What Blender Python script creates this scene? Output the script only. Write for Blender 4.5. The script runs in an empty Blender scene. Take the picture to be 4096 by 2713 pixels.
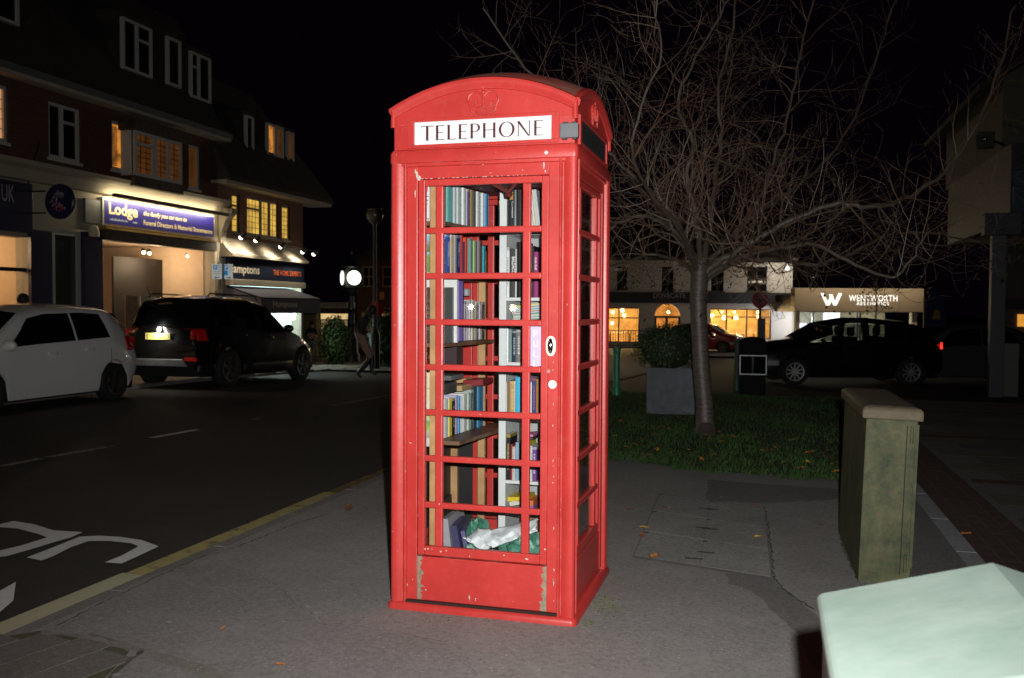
import bpy, bmesh, math, random
from math import radians, sin, cos, pi, sqrt, atan2
from mathutils import Vector, Matrix

sc = bpy.context.scene
col = sc.collection

# ------------------------------------------------------------------ camera
PW, PH = 4096.0, 2713.0
FPX = 3650.0
CAM = Vector((1.2865, -4.471, 1.4387))
YAW, PIT, ROL = radians(-15.745), -math.atan((1356.5 - 1235.0) / FPX), radians(.309)
FW = Vector((sin(YAW) * cos(PIT), cos(YAW) * cos(PIT), sin(PIT)))
_rt = Vector((cos(YAW), -sin(YAW), 0)); _up = _rt.cross(FW)
RT = _rt * cos(ROL) + _up * sin(ROL); UP = _up * cos(ROL) - _rt * sin(ROL)
cam_d = bpy.data.cameras.new('camera'); cam = bpy.data.objects.new('camera', cam_d); col.objects.link(cam)
cam_d.sensor_fit = 'HORIZONTAL'; cam_d.sensor_width = 23.6; cam_d.lens = 23.6 * FPX / PW
cam_d.clip_start = .05; cam_d.clip_end = 600
m = Matrix.Identity(4)
for i in range(3):
    m[i][0], m[i][1], m[i][2], m[i][3] = RT[i], UP[i], -FW[i], CAM[i]
cam.matrix_world = m
cam_d.dof.use_dof = True; cam_d.dof.focus_distance = 4.3; cam_d.dof.aperture_fstop = 3.5
sc.camera = cam
sc.render.resolution_x, sc.render.resolution_y = 1024, 678

# ------------------------------------------------------------------ night sky, camera flash, exposure
world = bpy.data.worlds.new('World'); sc.world = world; world.use_nodes = True
wn = world.node_tree; bg = wn.nodes['Background']
sky = wn.nodes.new('ShaderNodeTexSky'); sky.sky_type = 'NISHITA'; sky.sun_disc = False
sky.sun_elevation = radians(-6); sky.sun_rotation = radians(200)
mixc = wn.nodes.new('ShaderNodeMix'); mixc.data_type = 'RGBA'; mixc.inputs[0].default_value = .985
wn.links.new(sky.outputs[0], mixc.inputs[6]); mixc.inputs[7].default_value = (.031, .012, .045, 1)
wn.links.new(mixc.outputs[2], bg.inputs[0]); bg.inputs[1].default_value = .03

FLASH = 1230.0
fl_d = bpy.data.lights.new('camera_flash', 'SPOT'); fl_d.energy = FLASH; fl_d.color = (1, .985, .96)
fl_d.shadow_soft_size = .018; fl_d.spot_size = radians(94); fl_d.spot_blend = 1.0
fl = bpy.data.objects.new('camera_flash', fl_d); col.objects.link(fl)
fm = m.copy()
for i in range(3): fm[i][3] = (CAM + UP * .115 + RT * .085 + FW * .02)[i]
fl.matrix_world = fm

vs = sc.view_settings
vs.view_transform = 'Standard'; vs.look = 'None'; vs.exposure = 0; vs.gamma = 1; vs.use_curve_mapping = False
sc.cycles.use_denoising = True
sc.cycles.max_bounces = 8; sc.cycles.transparent_max_bounces = 24; sc.cycles.diffuse_bounces = 3
sc.cycles.glossy_bounces = 4; sc.cycles.sample_clamp_indirect = 4.0
sc.cycles.caustics_reflective = False; sc.cycles.caustics_refractive = False

# ------------------------------------------------------------------ picture point -> place
VS = 4096.0 / 2367.0            # points below are read off a 2367 pixel wide view of the photograph
def ray(u, v):
    return FW + RT * ((u * VS - PW / 2) / FPX) - UP * ((v * VS - PH / 2) / FPX)
def PL(u, v, ax, val):
    d = ray(u, v); return CAM + d * ((val - CAM[ax]) / d[ax])
def PX(u, v, X): return PL(u, v, 0, X)
def PY(u, v, Y): return PL(u, v, 1, Y)
def PZ(u, v, z=0.): return PL(u, v, 2, z)
def PD(u, v, t): return CAM + ray(u, v) * t
def slope(y):                   # the street falls away gently beyond the green
    if y < 9: return 0.
    if y < 15: return -.036 * (y - 9) ** 2 / 12
    if y < 31: return -.108 - .036 * (y - 15)
    return -.684
def PG(u, v, off=0.):           # a point standing on the (sloping) ground
    p = PZ(u, v, off)
    for _ in range(12): p = PZ(u, v, off + slope(p.y))
    return p

# ------------------------------------------------------------------ materials
def _new(name):
    mt = bpy.data.materials.new(name); mt.use_nodes = True
    return mt, mt.node_tree, mt.node_tree.nodes['Principled BSDF']
def NN(nt, typ, *ins, **props):
    n = nt.nodes.new('ShaderNode' + typ)
    for k, v in props.items(): setattr(n, k, v)
    for i, v in enumerate(ins):
        if v is None: continue
        if hasattr(v, 'node'): nt.links.new(v, n.inputs[i])
        else: n.inputs[i].default_value = v
    return n
def MT(nt, op, a, b=None, c=None): return NN(nt, 'Math', a, b, c, operation=op).outputs[0]
def noise(nt, vec, scale, detail=4, rough=.6):
    n = NN(nt, 'TexNoise'); nt.links.new(vec, n.inputs['Vector'])
    n.inputs['Scale'].default_value = scale; n.inputs['Detail'].default_value = detail; n.inputs['Roughness'].default_value = rough
    return n.outputs['Fac']
def ramp(nt, fac, a, b):
    n = NN(nt, 'MapRange', fac, a, b, 0., 1.); n.clamp = True; return n.outputs[0]
def mixcol(nt, fac, a, b):
    n = nt.nodes.new('ShaderNodeMix'); n.data_type = 'RGBA'
    for i, v in ((0, fac), (6, a), (7, b)):
        if hasattr(v, 'node'): nt.links.new(v, n.inputs[i])
        else: n.inputs[i].default_value = (*v, 1) if isinstance(v, tuple) and len(v) == 3 else v
    return n.outputs[2]
def c4(c): return (c[0], c[1], c[2], 1)
def sc_(c, k): return tuple(max(0, min(1, x * k)) for x in c)
MATS = {}
def M(name, base, rough=.6, metal=0., var=.2, scale=6., bump=0., bscale=80., spec=.5, coat=0., tint=None, tscale=None, tamt=.5, world=False):
    """colour varied by two noises, optional bump and a second colour in patches"""
    if name in MATS: return MATS[name]
    mt, nt, b = _new(name)
    tc = NN(nt, 'TexCoord') if not world else NN(nt, 'NewGeometry')
    vec = tc.outputs['Object'] if not world else tc.outputs['Position']
    colr = c4(base)
    if var > 0:
        f = noise(nt, vec, scale, 6)
        colr = mixcol(nt, ramp(nt, f, .25, .75), sc_(base, 1 - var), sc_(base, 1 + var))
    if tint is not None:
        g = noise(nt, vec, tscale or scale * .4, 5)
        colr = mixcol(nt, MT(nt, 'MULTIPLY', ramp(nt, g, .45, .65), tamt), colr, tint)
    if hasattr(colr, 'node'): nt.links.new(colr, b.inputs['Base Color'])
    else: b.inputs['Base Color'].default_value = colr
    b.inputs['Roughness'].default_value = rough; b.inputs['Metallic'].default_value = metal
    b.inputs['Specular IOR Level'].default_value = spec
    if coat: b.inputs['Coat Weight'].default_value = coat; b.inputs['Coat Roughness'].default_value = .04
    if bump:
        h = noise(nt, vec, bscale, 6, .7)
        bn = NN(nt, 'Bump'); bn.inputs['Strength'].default_value = bump; bn.inputs['Distance'].default_value = .01
        nt.links.new(h, bn.inputs['Height']); nt.links.new(bn.outputs[0], b.inputs['Normal'])
    MATS[name] = mt; return mt
def EM(name, colr, strength, var=0., scale=6.):
    if name in MATS: return MATS[name]
    mt, nt, b = _new(name)
    b.inputs['Base Color'].default_value = c4(sc_(colr, .5)); b.inputs['Emission Strength'].default_value = strength
    b.inputs['Emission Color'].default_value = c4(colr)
    if var:
        tc = NN(nt, 'TexCoord'); f = noise(nt, tc.outputs['Object'], scale, 3)
        nt.links.new(mixcol(nt, ramp(nt, f, .35, .65), sc_(colr, 1 - var), colr), b.inputs['Emission Color'])
    MATS[name] = mt; return mt
def GLASS(name='window_glass', tint=(.93, .96, .95), ior=1.5, dirt=.0):
    if name in MATS: return MATS[name]
    mt = bpy.data.materials.new(name); mt.use_nodes = True; nt = mt.node_tree; nt.nodes.clear()
    out = NN(nt, 'OutputMaterial'); tr = NN(nt, 'BsdfTransparent', c4(tint)); gl = NN(nt, 'BsdfGlossy', (1, 1, 1, 1), .02)
    lw = NN(nt, 'LayerWeight', .5); f0 = ((ior - 1) / (ior + 1)) ** 2
    fr = MT(nt, 'ADD', MT(nt, 'MULTIPLY', MT(nt, 'POWER', lw.outputs['Facing'], 5.), 1 - f0), f0); mx = NN(nt, 'MixShader', fr, tr.outputs[0], gl.outputs[0])
    last = mx
    if dirt:
        tc = NN(nt, 'TexCoord'); f = noise(nt, tc.outputs['Object'], 7, 6, .7)
        df = NN(nt, 'BsdfDiffuse', (.6, .62, .6, 1))
        last = NN(nt, 'MixShader', MT(nt, 'MULTIPLY', ramp(nt, f, .4, .8), dirt), mx.outputs[0], df.outputs[0])
    nt.links.new(last.outputs[0], out.inputs[0]); MATS[name] = mt; return mt

# ------------------------------------------------------------------ objects
def tag(o, label=None, cat=None, group=None, kind=None):
    if label: o['label'] = label
    if cat: o['category'] = cat
    if group: o['group'] = group
    if kind: o['kind'] = kind
    return o
def WL(o):
    p = Vector((0, 0, 0))
    while o is not None: p = p + o.location; o = o.parent
    return p
def thing(name, label, cat, loc=(0, 0, 0), rot=(0, 0, 0), group=None):
    o = bpy.data.objects.new(name, None); o.empty_display_size = .2; col.objects.link(o)
    o.location = loc; o.rotation_euler = rot
    return tag(o, label, cat, group)
class MB:
    def __init__(s): s.v = []; s.f = []; s.mi = []; s.cur = 0
    def add(s, vs_, fs):
        n = len(s.v); s.v += [tuple(p) for p in vs_]
        for f in fs: s.f.append([i + n for i in f]); s.mi.append(s.cur)
        return s
    def poly(s, pts): return s.add(pts, [list(range(len(pts)))])
    def box(s, x0, x1, y0, y1, z0, z1):
        if x0 > x1: x0, x1 = x1, x0
        if y0 > y1: y0, y1 = y1, y0
        if z0 > z1: z0, z1 = z1, z0
        return s.add([(x0, y0, z0), (x1, y0, z0), (x1, y1, z0), (x0, y1, z0), (x0, y0, z1), (x1, y0, z1), (x1, y1, z1), (x0, y1, z1)],
                     [[0, 3, 2, 1], [4, 5, 6, 7], [0, 1, 5, 4], [1, 2, 6, 5], [2, 3, 7, 6], [3, 0, 4, 7]])
    def mbox(s, mat, hx, hy, hz):
        c = [mat @ Vector((a * hx, b * hy, c_ * hz)) for c_ in (-1, 1) for a, b in ((-1, -1), (1, -1), (1, 1), (-1, 1))]
        return s.add(c, [[0, 3, 2, 1], [4, 5, 6, 7], [0, 1, 5, 4], [1, 2, 6, 5], [2, 3, 7, 6], [3, 0, 4, 7]])
    def prism(s, pts, d):                     # planar polygon swept by vector d
        n = len(pts); d = Vector(d); a = [Vector(p) for p in pts]; b = [p + d for p in a]
        s.add(a + b, [list(range(n))[::-1], list(range(n, 2 * n))] + [[i, (i + 1) % n, n + (i + 1) % n, n + i] for i in range(n)])
        return s
    def tube(s, pts, rad, n=6, caps=True):
        pts = [Vector(p) for p in pts]; k = len(pts)
        if not hasattr(rad, '__len__'): rad = [rad] * k
        t0 = (pts[1] - pts[0]).normalized(); ref = Vector((0, 0, 1)) if abs(t0.z) < .9 else Vector((1, 0, 0))
        a = t0.cross(ref).normalized(); rings = []
        for i in range(k):
            t = (pts[min(i + 1, k - 1)] - pts[max(i - 1, 0)]).normalized()
            a = (a - t * a.dot(t)); a = a.normalized() if a.length > 1e-6 else t.orthogonal().normalized(); b = t.cross(a)
            rings += [pts[i] + (a * cos(2 * pi * j / n) + b * sin(2 * pi * j / n)) * rad[i] for j in range(n)]
        fs = [[i * n + j, i * n + (j + 1) % n, (i + 1) * n + (j + 1) % n, (i + 1) * n + j] for i in range(k - 1) for j in range(n)]
        if caps: fs += [list(range(n))[::-1], [(k - 1) * n + j for j in range(n)]]
        return s.add(rings, fs)
    def cyl(s, p0, p1, r0, r1=None, n=16): return s.tube([p0, p1], [r0, r0 if r1 is None else r1], n)
    def lathe(s, prof, c=(0, 0, 0), n=24, ax='z', a0=0., a1=2 * pi):
        full = abs(a1 - a0 - 2 * pi) < 1e-6; m_ = n if full else n + 1; vs_ = []
        for r, h in prof:
            for j in range(m_):
                t = a0 + (a1 - a0) * j / n; x, y = r * cos(t), r * sin(t)
                p = (x, y, h) if ax == 'z' else ((h, x, y) if ax == 'x' else (x, h, y))
                vs_.append((c[0] + p[0], c[1] + p[1], c[2] + p[2]))
        k = len(prof)
        fs = [[i * m_ + j, i * m_ + (j + 1) % m_, (i + 1) * m_ + (j + 1) % m_, (i + 1) * m_ + j] for i in range(k - 1) for j in range(n)]
        return s.add(vs_, fs)
    def grid(s, fn, nu, nv, closeu=False):
        vs_ = [fn(i / nu, j / nv) for j in range(nv + 1) for i in range(nu + (0 if closeu else 1))]; w = nu + (0 if closeu else 1)
        return s.add(vs_, [[j * w + i, j * w + (i + 1) % w, (j + 1) * w + (i + 1) % w, (j + 1) * w + i] for j in range(nv) for i in range(nu)])
    def sphere(s, c, r, n=12, k=8):
        rx, ry, rz = (r, r, r) if not hasattr(r, '__len__') else r
        return s.grid(lambda a, b: (c[0] + rx * cos(2 * pi * a) * sin(pi * b), c[1] + ry * sin(2 * pi * a) * sin(pi * b), c[2] + rz * cos(pi * b)), n, k, True)
    def mesh(s, name, mats, smooth=False, off=(0, 0, 0)):
        me = bpy.data.meshes.new(name)
        me.from_pydata([(p[0] - off[0], p[1] - off[1], p[2] - off[2]) for p in s.v], [], s.f)
        for mt in (mats if isinstance(mats, (list, tuple)) else [mats]): me.materials.append(mt)
        if any(s.mi): me.polygons.foreach_set('material_index', s.mi)
        if smooth: me.polygons.foreach_set('use_smooth', [True] * len(me.polygons))
        me.update(); return me
    def build(s, name, mats, parent=None, smooth=False, bevel=0., seg=2, local=False, fixn=True, label=None, cat=None, group=None, kind=None):
        if parent is not None: off = (0, 0, 0) if local else WL(parent)
        elif local: off = (0, 0, 0)
        else:
            xs = [p[0] for p in s.v]; ys = [p[1] for p in s.v]; zs = [p[2] for p in s.v]
            off = ((min(xs) + max(xs)) / 2, (min(ys) + max(ys)) / 2, min(zs))
        me = s.mesh(name, mats, smooth, off)
        if fixn:
            bm = bmesh.new(); bm.from_mesh(me); bmesh.ops.recalc_face_normals(bm, faces=bm.faces); bm.to_mesh(me); bm.free()
        o = bpy.data.objects.new(name, me); col.objects.link(o)
        if parent is not None: o.parent = parent
        elif not local: o.location = off
        if bevel:
            md = o.modifiers.new('bevel', 'BEVEL'); md.width = bevel; md.segments = seg; md.limit_method = 'ANGLE'; md.angle_limit = radians(35)
        if smooth and bevel == 0:
            try: me.set_sharp_from_angle(angle=radians(40))
            except Exception: pass
        return tag(o, label, cat, group, kind)
def shared(name, me, parent, loc=(0, 0, 0), rot=(0, 0, 0)):
    o = bpy.data.objects.new(name, me); col.objects.link(o); o.parent = parent; o.location = loc; o.rotation_euler = rot; return o
def copy_tree(o, parent=None):
    c = o.copy(); col.objects.link(c); c.parent = parent
    for ch in list(o.children): copy_tree(ch, c)
    return c
_tx = {}
def text_raw(s, bold=0., shear=0., spacing=1.):
    """outline of a word in the built-in font, unit height, origin at its lower left"""
    k = (s, bold, shear, spacing)
    if k not in _tx:
        cu = bpy.data.curves.new('t', 'FONT'); cu.body = s; cu.size = 1; cu.offset = bold; cu.shear = shear; cu.space_character = spacing
        cu.resolution_u = 3; cu.fill_mode = 'FRONT'
        ob = bpy.data.objects.new('t', cu); col.objects.link(ob); bpy.context.view_layer.update()
        me = bpy.data.meshes.new_from_object(ob.evaluated_get(bpy.context.evaluated_depsgraph_get()))
        vv = [tuple(p.co) for p in me.vertices]; ff = [list(p.vertices) for p in me.polygons]
        bpy.data.objects.remove(ob); bpy.data.meshes.remove(me); bpy.data.curves.remove(cu)
        x0 = min(p[0] for p in vv); x1 = max(p[0] for p in vv); y0 = min(p[1] for p in vv); y1 = max(p[1] for p in vv)
        _tx[k] = ([(p[0] - x0, p[1] - y0) for p in vv], ff, x1 - x0, y1 - y0)
    return _tx[k]
def text_on(mb, s, org, ex, ey, width=None, height=None, bold=0., shear=0., spacing=1.):
    """lay a word with its lower left at org, along unit vectors ex and ey, stretched to width x height metres"""
    vv, ff, w, h = text_raw(s, bold, shear, spacing)
    if width is None: width = height * w / h
    if height is None: height = width * h / w
    org, ex, ey = Vector(org), Vector(ex), Vector(ey)
    mb.add([org + ex * (p[0] * width / w) + ey * (p[1] * height / h) for p in vv], ff); return mb
# ================================================================== ground, road, pavements
random.seed(7)
def asphalt(name, base, speck=.5, rough=.85, patch=.25, bump=.6):
    mt, nt, b = _new(name); g = NN(nt, 'NewGeometry'); vec = g.outputs['Position']
    big = noise(nt, vec, .9, 6); mid = noise(nt, vec, 9, 6, .7); fine = noise(nt, vec, 110, 4, .85)
    vo = NN(nt, 'TexVoronoi'); nt.links.new(vec, vo.inputs['Vector']); vo.inputs['Scale'].default_value = 90
    colr = mixcol(nt, ramp(nt, big, .3, .7), sc_(base, 1 - patch), sc_(base, 1 + patch))
    colr = mixcol(nt, MT(nt, 'MULTIPLY', ramp(nt, mid, .45, .7), .35), colr, sc_(base, .72))
    colr = mixcol(nt, MT(nt, 'MULTIPLY', ramp(nt, fine, .5, .75), speck), colr, sc_(base, 2.0))
    gr = noise(nt, vec, 34, 6, .85); colr = mixcol(nt, MT(nt, 'MULTIPLY', ramp(nt, gr, .44, .62), .6), colr, sc_(base, .42)); g3 = noise(nt, vec, 52, 5, .85); colr = mixcol(nt, MT(nt, 'MULTIPLY', ramp(nt, g3, .54, .68), .45), colr, sc_(base, 1.7)); st2 = noise(nt, vec, 2.7, 7, .7); colr = mixcol(nt, MT(nt, 'MULTIPLY', ramp(nt, st2, .5, .68), .38), colr, sc_(base, 1.35))
    st = NN(nt, 'SeparateColor'); nt.links.new(vo.outputs['Color'], st.inputs[0])
    chip = MT(nt, 'MULTIPLY', MT(nt, 'GREATER_THAN', st.outputs[0], .985), MT(nt, 'LESS_THAN', vo.outputs['Distance'], .35))
    colr = mixcol(nt, MT(nt, 'MULTIPLY', chip, .4), colr, sc_(base, 3.4))
    nt.links.new(colr, b.inputs['Base Color']); b.inputs['Roughness'].default_value = rough
    bn = NN(nt, 'Bump'); bn.inputs['Strength'].default_value = bump; bn.inputs['Distance'].default_value = .004
    nt.links.new(fine, bn.inputs['Height']); nt.links.new(bn.outputs[0], b.inputs['Normal'])
    MATS[name] = mt; return mt
def paint(name, base, under, lo=.42, hi=.55, scale=14, rough=.7):
    mt, nt, b = _new(name); g = NN(nt, 'NewGeometry'); vec = g.outputs['Position']
    f = noise(nt, vec, scale, 8, .75); s2 = noise(nt, vec, 120, 3, .7)
    fac = ramp(nt, MT(nt, 'ADD', f, MT(nt, 'MULTIPLY', s2, .25)), lo + .12, hi + .12)
    cc = mixcol(nt, noise(nt, vec, 5, 4), sc_(base, .82), base)
    nt.links.new(mixcol(nt, fac, under, cc), b.inputs['Base Color']); b.inputs['Roughness'].default_value = rough
    MATS[name] = mt; return mt
m_pave = asphalt('pavement_asphalt', (.245, .232, .222), .7, .9, .2, .8)
m_pave2 = asphalt('smooth_asphalt_patch', (.218, .208, .202), .55, .85, .1, .5)
m_pave3 = asphalt('trench_asphalt', (.155, .148, .143), .55, .85, .15, .5)
m_road = asphalt('road_asphalt', (.036, .031, .027), .45, .75, .3, .8)
m_farpave = asphalt('far_pavement', (.16, .13, .1), .3, .8, .2, .4)
m_conc = asphalt('concrete_cover', (.25, .242, .228), .6, .9, .28, .6)
m_kerb = asphalt('kerb_concrete', (.19, .175, .16), .5, .9, .25, .5)

def strip(name, x0, x1, y0, y1, off, mat, kind='structure', dy=1.5):
    mb = MB(); n = max(1, int((y1 - y0) / dy)); ys = [y0 + (y1 - y0) * i / n for i in range(n + 1)]
    v = []; [v.extend([(x0, y, slope(y) + off), (x1, y, slope(y) + off)]) for y in ys]
    mb.add(v, [[2 * i, 2 * i + 1, 2 * i + 3, 2 * i + 2] for i in range(n)])
    return mb.build(name, mat, local=True, kind=kind)
def sheet(mb, pts, z=0.): mb.poly([(p[0], p[1], z + slope(p[1])) for p in pts]); return mb

mb = MB(); ys = [-60, 0, 9, 12, 15, 31, 60, 400]
v = []; [v.extend([(-400, y, slope(y) - .16), (400, y, slope(y) - .16)]) for y in ys]
mb.add(v, [[2 * i, 2 * i + 1, 2 * i + 3, 2 * i + 2] for i in range(len(ys) - 1)])
mb.build('ground', m_road, local=True, kind='structure')
road = strip('road', -9.55, -2.0, -25, 46, -.02, m_road)
strip('side_road', -2.0, 46, 11.6, 46, -.044, m_road)
pav = strip('pavement', -1.84, 2.37, -9, 11.6, 0, m_pave)
strip('far_pavement', -13.6, -9.67, -10, 26, .03, m_farpave)
strip('far_corner_pavement', -9.66, -6.6, 16.6, 26, .03, m_farpave)
strip('shop_forecourt', -2.2, 46, 37.5, 52, .04, m_farpave)
# kerbs: single stones
def kerb(name, x0, x1, y0, y1, top, ln=.9):
    base = MB(); n = int((y1 - y0) / ln)
    base.box(x0 + .01, x1 - .01, y0, y1, -.3, top - .03) if y1 < 10 else base.box(x0 + .01, x1 - .01, y0, 9, -.3, top - .03)
    k = base.build(name, m_kerb, local=True, kind='structure')
    st = MB().box(x0, x1, -ln / 2 + .005, ln / 2 - .005, -.14, 0); me = st.mesh('kerb_stone', m_kerb)
    for i in range(n):
        y = y0 + (i + .5) * ln
        shared('kerb_stone', me, k, (0, y, top + slope(y) + random.uniform(-.0008, .0008)), (0, 0, 0))
    return k
kerb('kerb', -1.93, -1.838, -6, 11.4, -.001)
kerb('far_kerb', -9.68, -9.54, -3, 26, .035)

# painted lines
road_under = (.042, .038, .035)
m_yel = paint('yellow_paint', (.44, .37, .14), (.12, .1, .065), .36, .5, 9)
m_cream = paint('faded_yellow_paint', (.5, .47, .31), (.12, .11, .08), .26, .4, 9)
m_yel2 = paint('worn_yellow_paint', (.36, .2, .04), (.06, .05, .04), .46, .6, 16)
m_wht = paint('white_road_paint', (.78, .78, .78), road_under, .24, .4, 12)
m_wht2 = paint('worn_white_road_paint', (.36, .34, .32), road_under, .42, .56, 18)
strip('yellow_line', -2.07, -1.935, -.3, 2.0, -.012, m_yel)
strip('faded_yellow_line', -2.09, -1.935, -6, -.3, -.012, m_cream)
strip('worn_yellow_line', -2.05, -1.935, 2.0, 10, -.012, m_yel2)
def road_poly(name, pts, mat, kind='structure', z=-.014):
    mb = MB(); P = [PZ(u, v_, z) for u, v_ in pts]
    mb.poly([(p.x, p.y, z) for p in P]); return mb.build(name, mat, local=True, kind=kind)
def LZ(x, y): return ((x / 1.409) / VS, (1600 + y / 1.409) / VS)
road_poly('road_letter', [LZ(*p) for p in [(-60, 712), (0, 700), (75, 682), (190, 700), (300, 735), (465, 745), (400, 775), (310, 800), (180, 840), (40, 880), (-60, 890), (-60, 862), (120, 820), (265, 775), (220, 757), (100, 725)]], m_wht)
road_poly('road_letter', [LZ(*p) for p in [(150, 888), (300, 830), (450, 770), (560, 765), (680, 772), (800, 790), (895, 825), (800, 870), (685, 922), (590, 915), (690, 875), (780, 825), (740, 808), (620, 795), (500, 795), (400, 830), (300, 880), (235, 905)]], m_wht)
road_poly('road_letter', [LZ(*p) for p in [(-60, 1100), (0, 1075), (90, 1025), (75, 1130), (0, 1195), (-60, 1215)]], m_wht)
for a, b, mt in (((0, 1078), (95, 1060), m_wht2), ((110, 1057), (258, 1031), m_wht2), ((350, 1012), (457, 993), m_wht), ((583, 970), (603, 966), m_wht2), ((765, 938), (912, 911), m_wht2), ((-160, 1110), (-20, 1082), m_wht2)):
    A, B = PZ(*a, -.014), PZ(*b, -.014)
    mb = MB(); mb.poly([(A.x - .05, A.y, -.014 + slope(A.y)), (A.x + .05, A.y, -.014 + slope(A.y)), (B.x + .05, B.y, -.014 + slope(B.y)), (B.x - .05, B.y, -.014 + slope(B.y))])
    mb.build('centre_line', mt, local=True, kind='structure')
# repair patches in the pavement
def ragged(P, step=.05, amp=.012):
    rn = random.Random(len(P)); out = []
    for i, a in enumerate(P):
        b = P[(i + 1) % len(P)]; k = max(1, int((b - a).length / step))
        for j in range(k): q = a.lerp(b, j / k); out.append(Vector((q.x + rn.uniform(-amp, amp), q.y + rn.uniform(-amp, amp), q.z)))
    return out
def patch(name, pts, mat, z):
    mb = MB(); mb.poly([(p.x, p.y, z) for p in ragged([PZ(u, v_, z) for u, v_ in pts])]); return mb.build(name, mat, local=True, kind='structure')
patch('smooth_patch', [LZ(*p) for p in [(300, 1290), (600, 1130), (820, 1000), (1000, 945), (1180, 930), (1450, 990), (1600, 1085), (1700, 1190), (1850, 1265), (2254, 1320), (2600, 1390), (2700, 1568), (2600, 1700), (1300, 1640), (700, 1400)]], m_pave2, .0035)
def CZ(x, y): return ((2400 + x / 1.2925) / VS, (1500 + y / 1.2925) / VS)
patch('trench_patch', [CZ(*p) for p in [(650, 1020), (760, 1030), (895, 1058), (930, 1090), (1010, 1150), (1110, 1235), (1190, 1330), (1190, 1568), (1080, 1500), (1030, 1350), (960, 1280), (900, 1230), (820, 1140), (760, 1105), (660, 1080)]], m_pave3, .0035)
patch('trench_patch', [CZ(*p) for p in [(560, 540), (700, 555), (1250, 590), (1245, 640), (850, 665), (545, 650)]], m_pave3, .0035)
patch('trench_patch', [CZ(*p) for p in [(1625, 620), (1760, 770), (1960, 985), (2010, 1060), (1600, 1060), (1625, 800)]], m_pave3, .0035)
# cover plates of the chamber: separate slabs
cov = MB(); cov.poly([(p.x, p.y, .0052) for p in (PZ(*CZ(x, y), .0052) for x, y in [(165, 942), (900, 1060), (850, 690), (305, 610)])])
cov = cov.build('chamber_cover', m_pave3, local=True, kind='structure')
def bil(q, s, t):
    a = q[0].lerp(q[1], s); b = q[3].lerp(q[2], s); return a.lerp(b, t)
Q = [PZ(*CZ(x, y)) for x, y in [(175, 938), (885, 1050), (850, 695), (310, 617)]]
m_slot = M('slot_dark', (.008, .008, .008), .7, var=0)
for r in range(3):
    for c in range(2):
        s0, s1, t0, t1 = c / 2 + .003, (c + 1) / 2 - .003, r / 3 + .002, (r + 1) / 3 - .002
        P = [bil(Q, s0, t0), bil(Q, s1, t0), bil(Q, s1, t1), bil(Q, s0, t1)]
        mb = MB(); zz = random.uniform(.0058, .0064); mb.prism([(p.x, p.y, .0035) for p in P], (0, 0, zz - .0035))
        sl = mb.build('cover_slab', m_conc, cov)
        if c == 1:
            pass
        mb = MB()
        if c == 0: ctr = [(.95, .5)] if r else [(.9, .2)]
        else: ctr = [(.06, .5)]
        for a, b in ctr:
            p = bil(P, a, b); mb.box(p.x - .05, p.x + .05, p.y - .009, p.y + .009, zz + .001, zz + .0025)
        p = bil(P, .04 if c == 0 else .02, .93); mb.box(p.x - .014, p.x + .014, p.y - .01, p.y + .01, zz + .001, zz + .0025)
        mb.build('lifting_slot', m_slot, sl)
# block paving at the lower left
m_blk = asphalt('paving_block', (.15, .132, .118), .35, .9, .25, .5)
m_moss = M('mossy_joint', (.07, .068, .035), .95, var=.4, scale=30, world=True)
bp = [LZ(*p) for p in [(-500, 1420), (230, 1300), (480, 1325), (760, 1385), (600, 1560), (300, 1760), (-500, 1900)]]
mb = MB(); mb.poly([(p.x, p.y, .003) for p in (PZ(u, v_, .003) for u, v_ in bp)]); blk = mb.build('block_paving', m_moss, local=True, kind='structure')
O = PZ(*LZ(240, 1475)); e1 = (PZ(*LZ(490, 1385)) - O).normalized(); e1.z = 0; e2 = Vector((-e1.y, e1.x, 0))
def inside(p, poly):
    r = False; n = len(poly)
    for i in range(n):
        a, b = poly[i], poly[(i + 1) % n]
        if (a.y > p.y) != (b.y > p.y) and p.x < (b.x - a.x) * (p.y - a.y) / (b.y - a.y) + a.x: r = not r
    return r
bpoly = [PZ(u, v_) for u, v_ in bp]
pm = MB().box(-.097, .097, -.097, .097, 0, .003).mesh('paving_block', m_blk)
for i in range(-9, 7):
    for j in range(-8, 7):
        c = O + e1 * ((i + (.5 if j % 2 else 0)) * .2) + e2 * (j * .2)
        if inside(c, bpoly):
            shared('paving_block', pm, blk, (c.x, c.y, .002 + random.uniform(0, .001)), (random.uniform(-.003, .003), random.uniform(-.003, .003), atan2(e1.y, e1.x) + random.uniform(-.012, .012)))
# pale edging of that paving
m_mort = asphalt('mortar_edging', (.2, .185, .165), .6, .95, .3, .9)
patch('mortar_edging', [LZ(*p) for p in [(230, 1298), (480, 1322), (770, 1382), (1000, 1455), (1300, 1540), (1420, 1620), (1180, 1580), (950, 1490), (740, 1412), (470, 1345), (225, 1318)]], m_mort, .007)
patch('asphalt_strip', [LZ(*p) for p in [(770, 1405), (930, 1480), (1180, 1585), (900, 1700), (420, 1680), (600, 1570)]], m_pave2, .0045)

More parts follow.
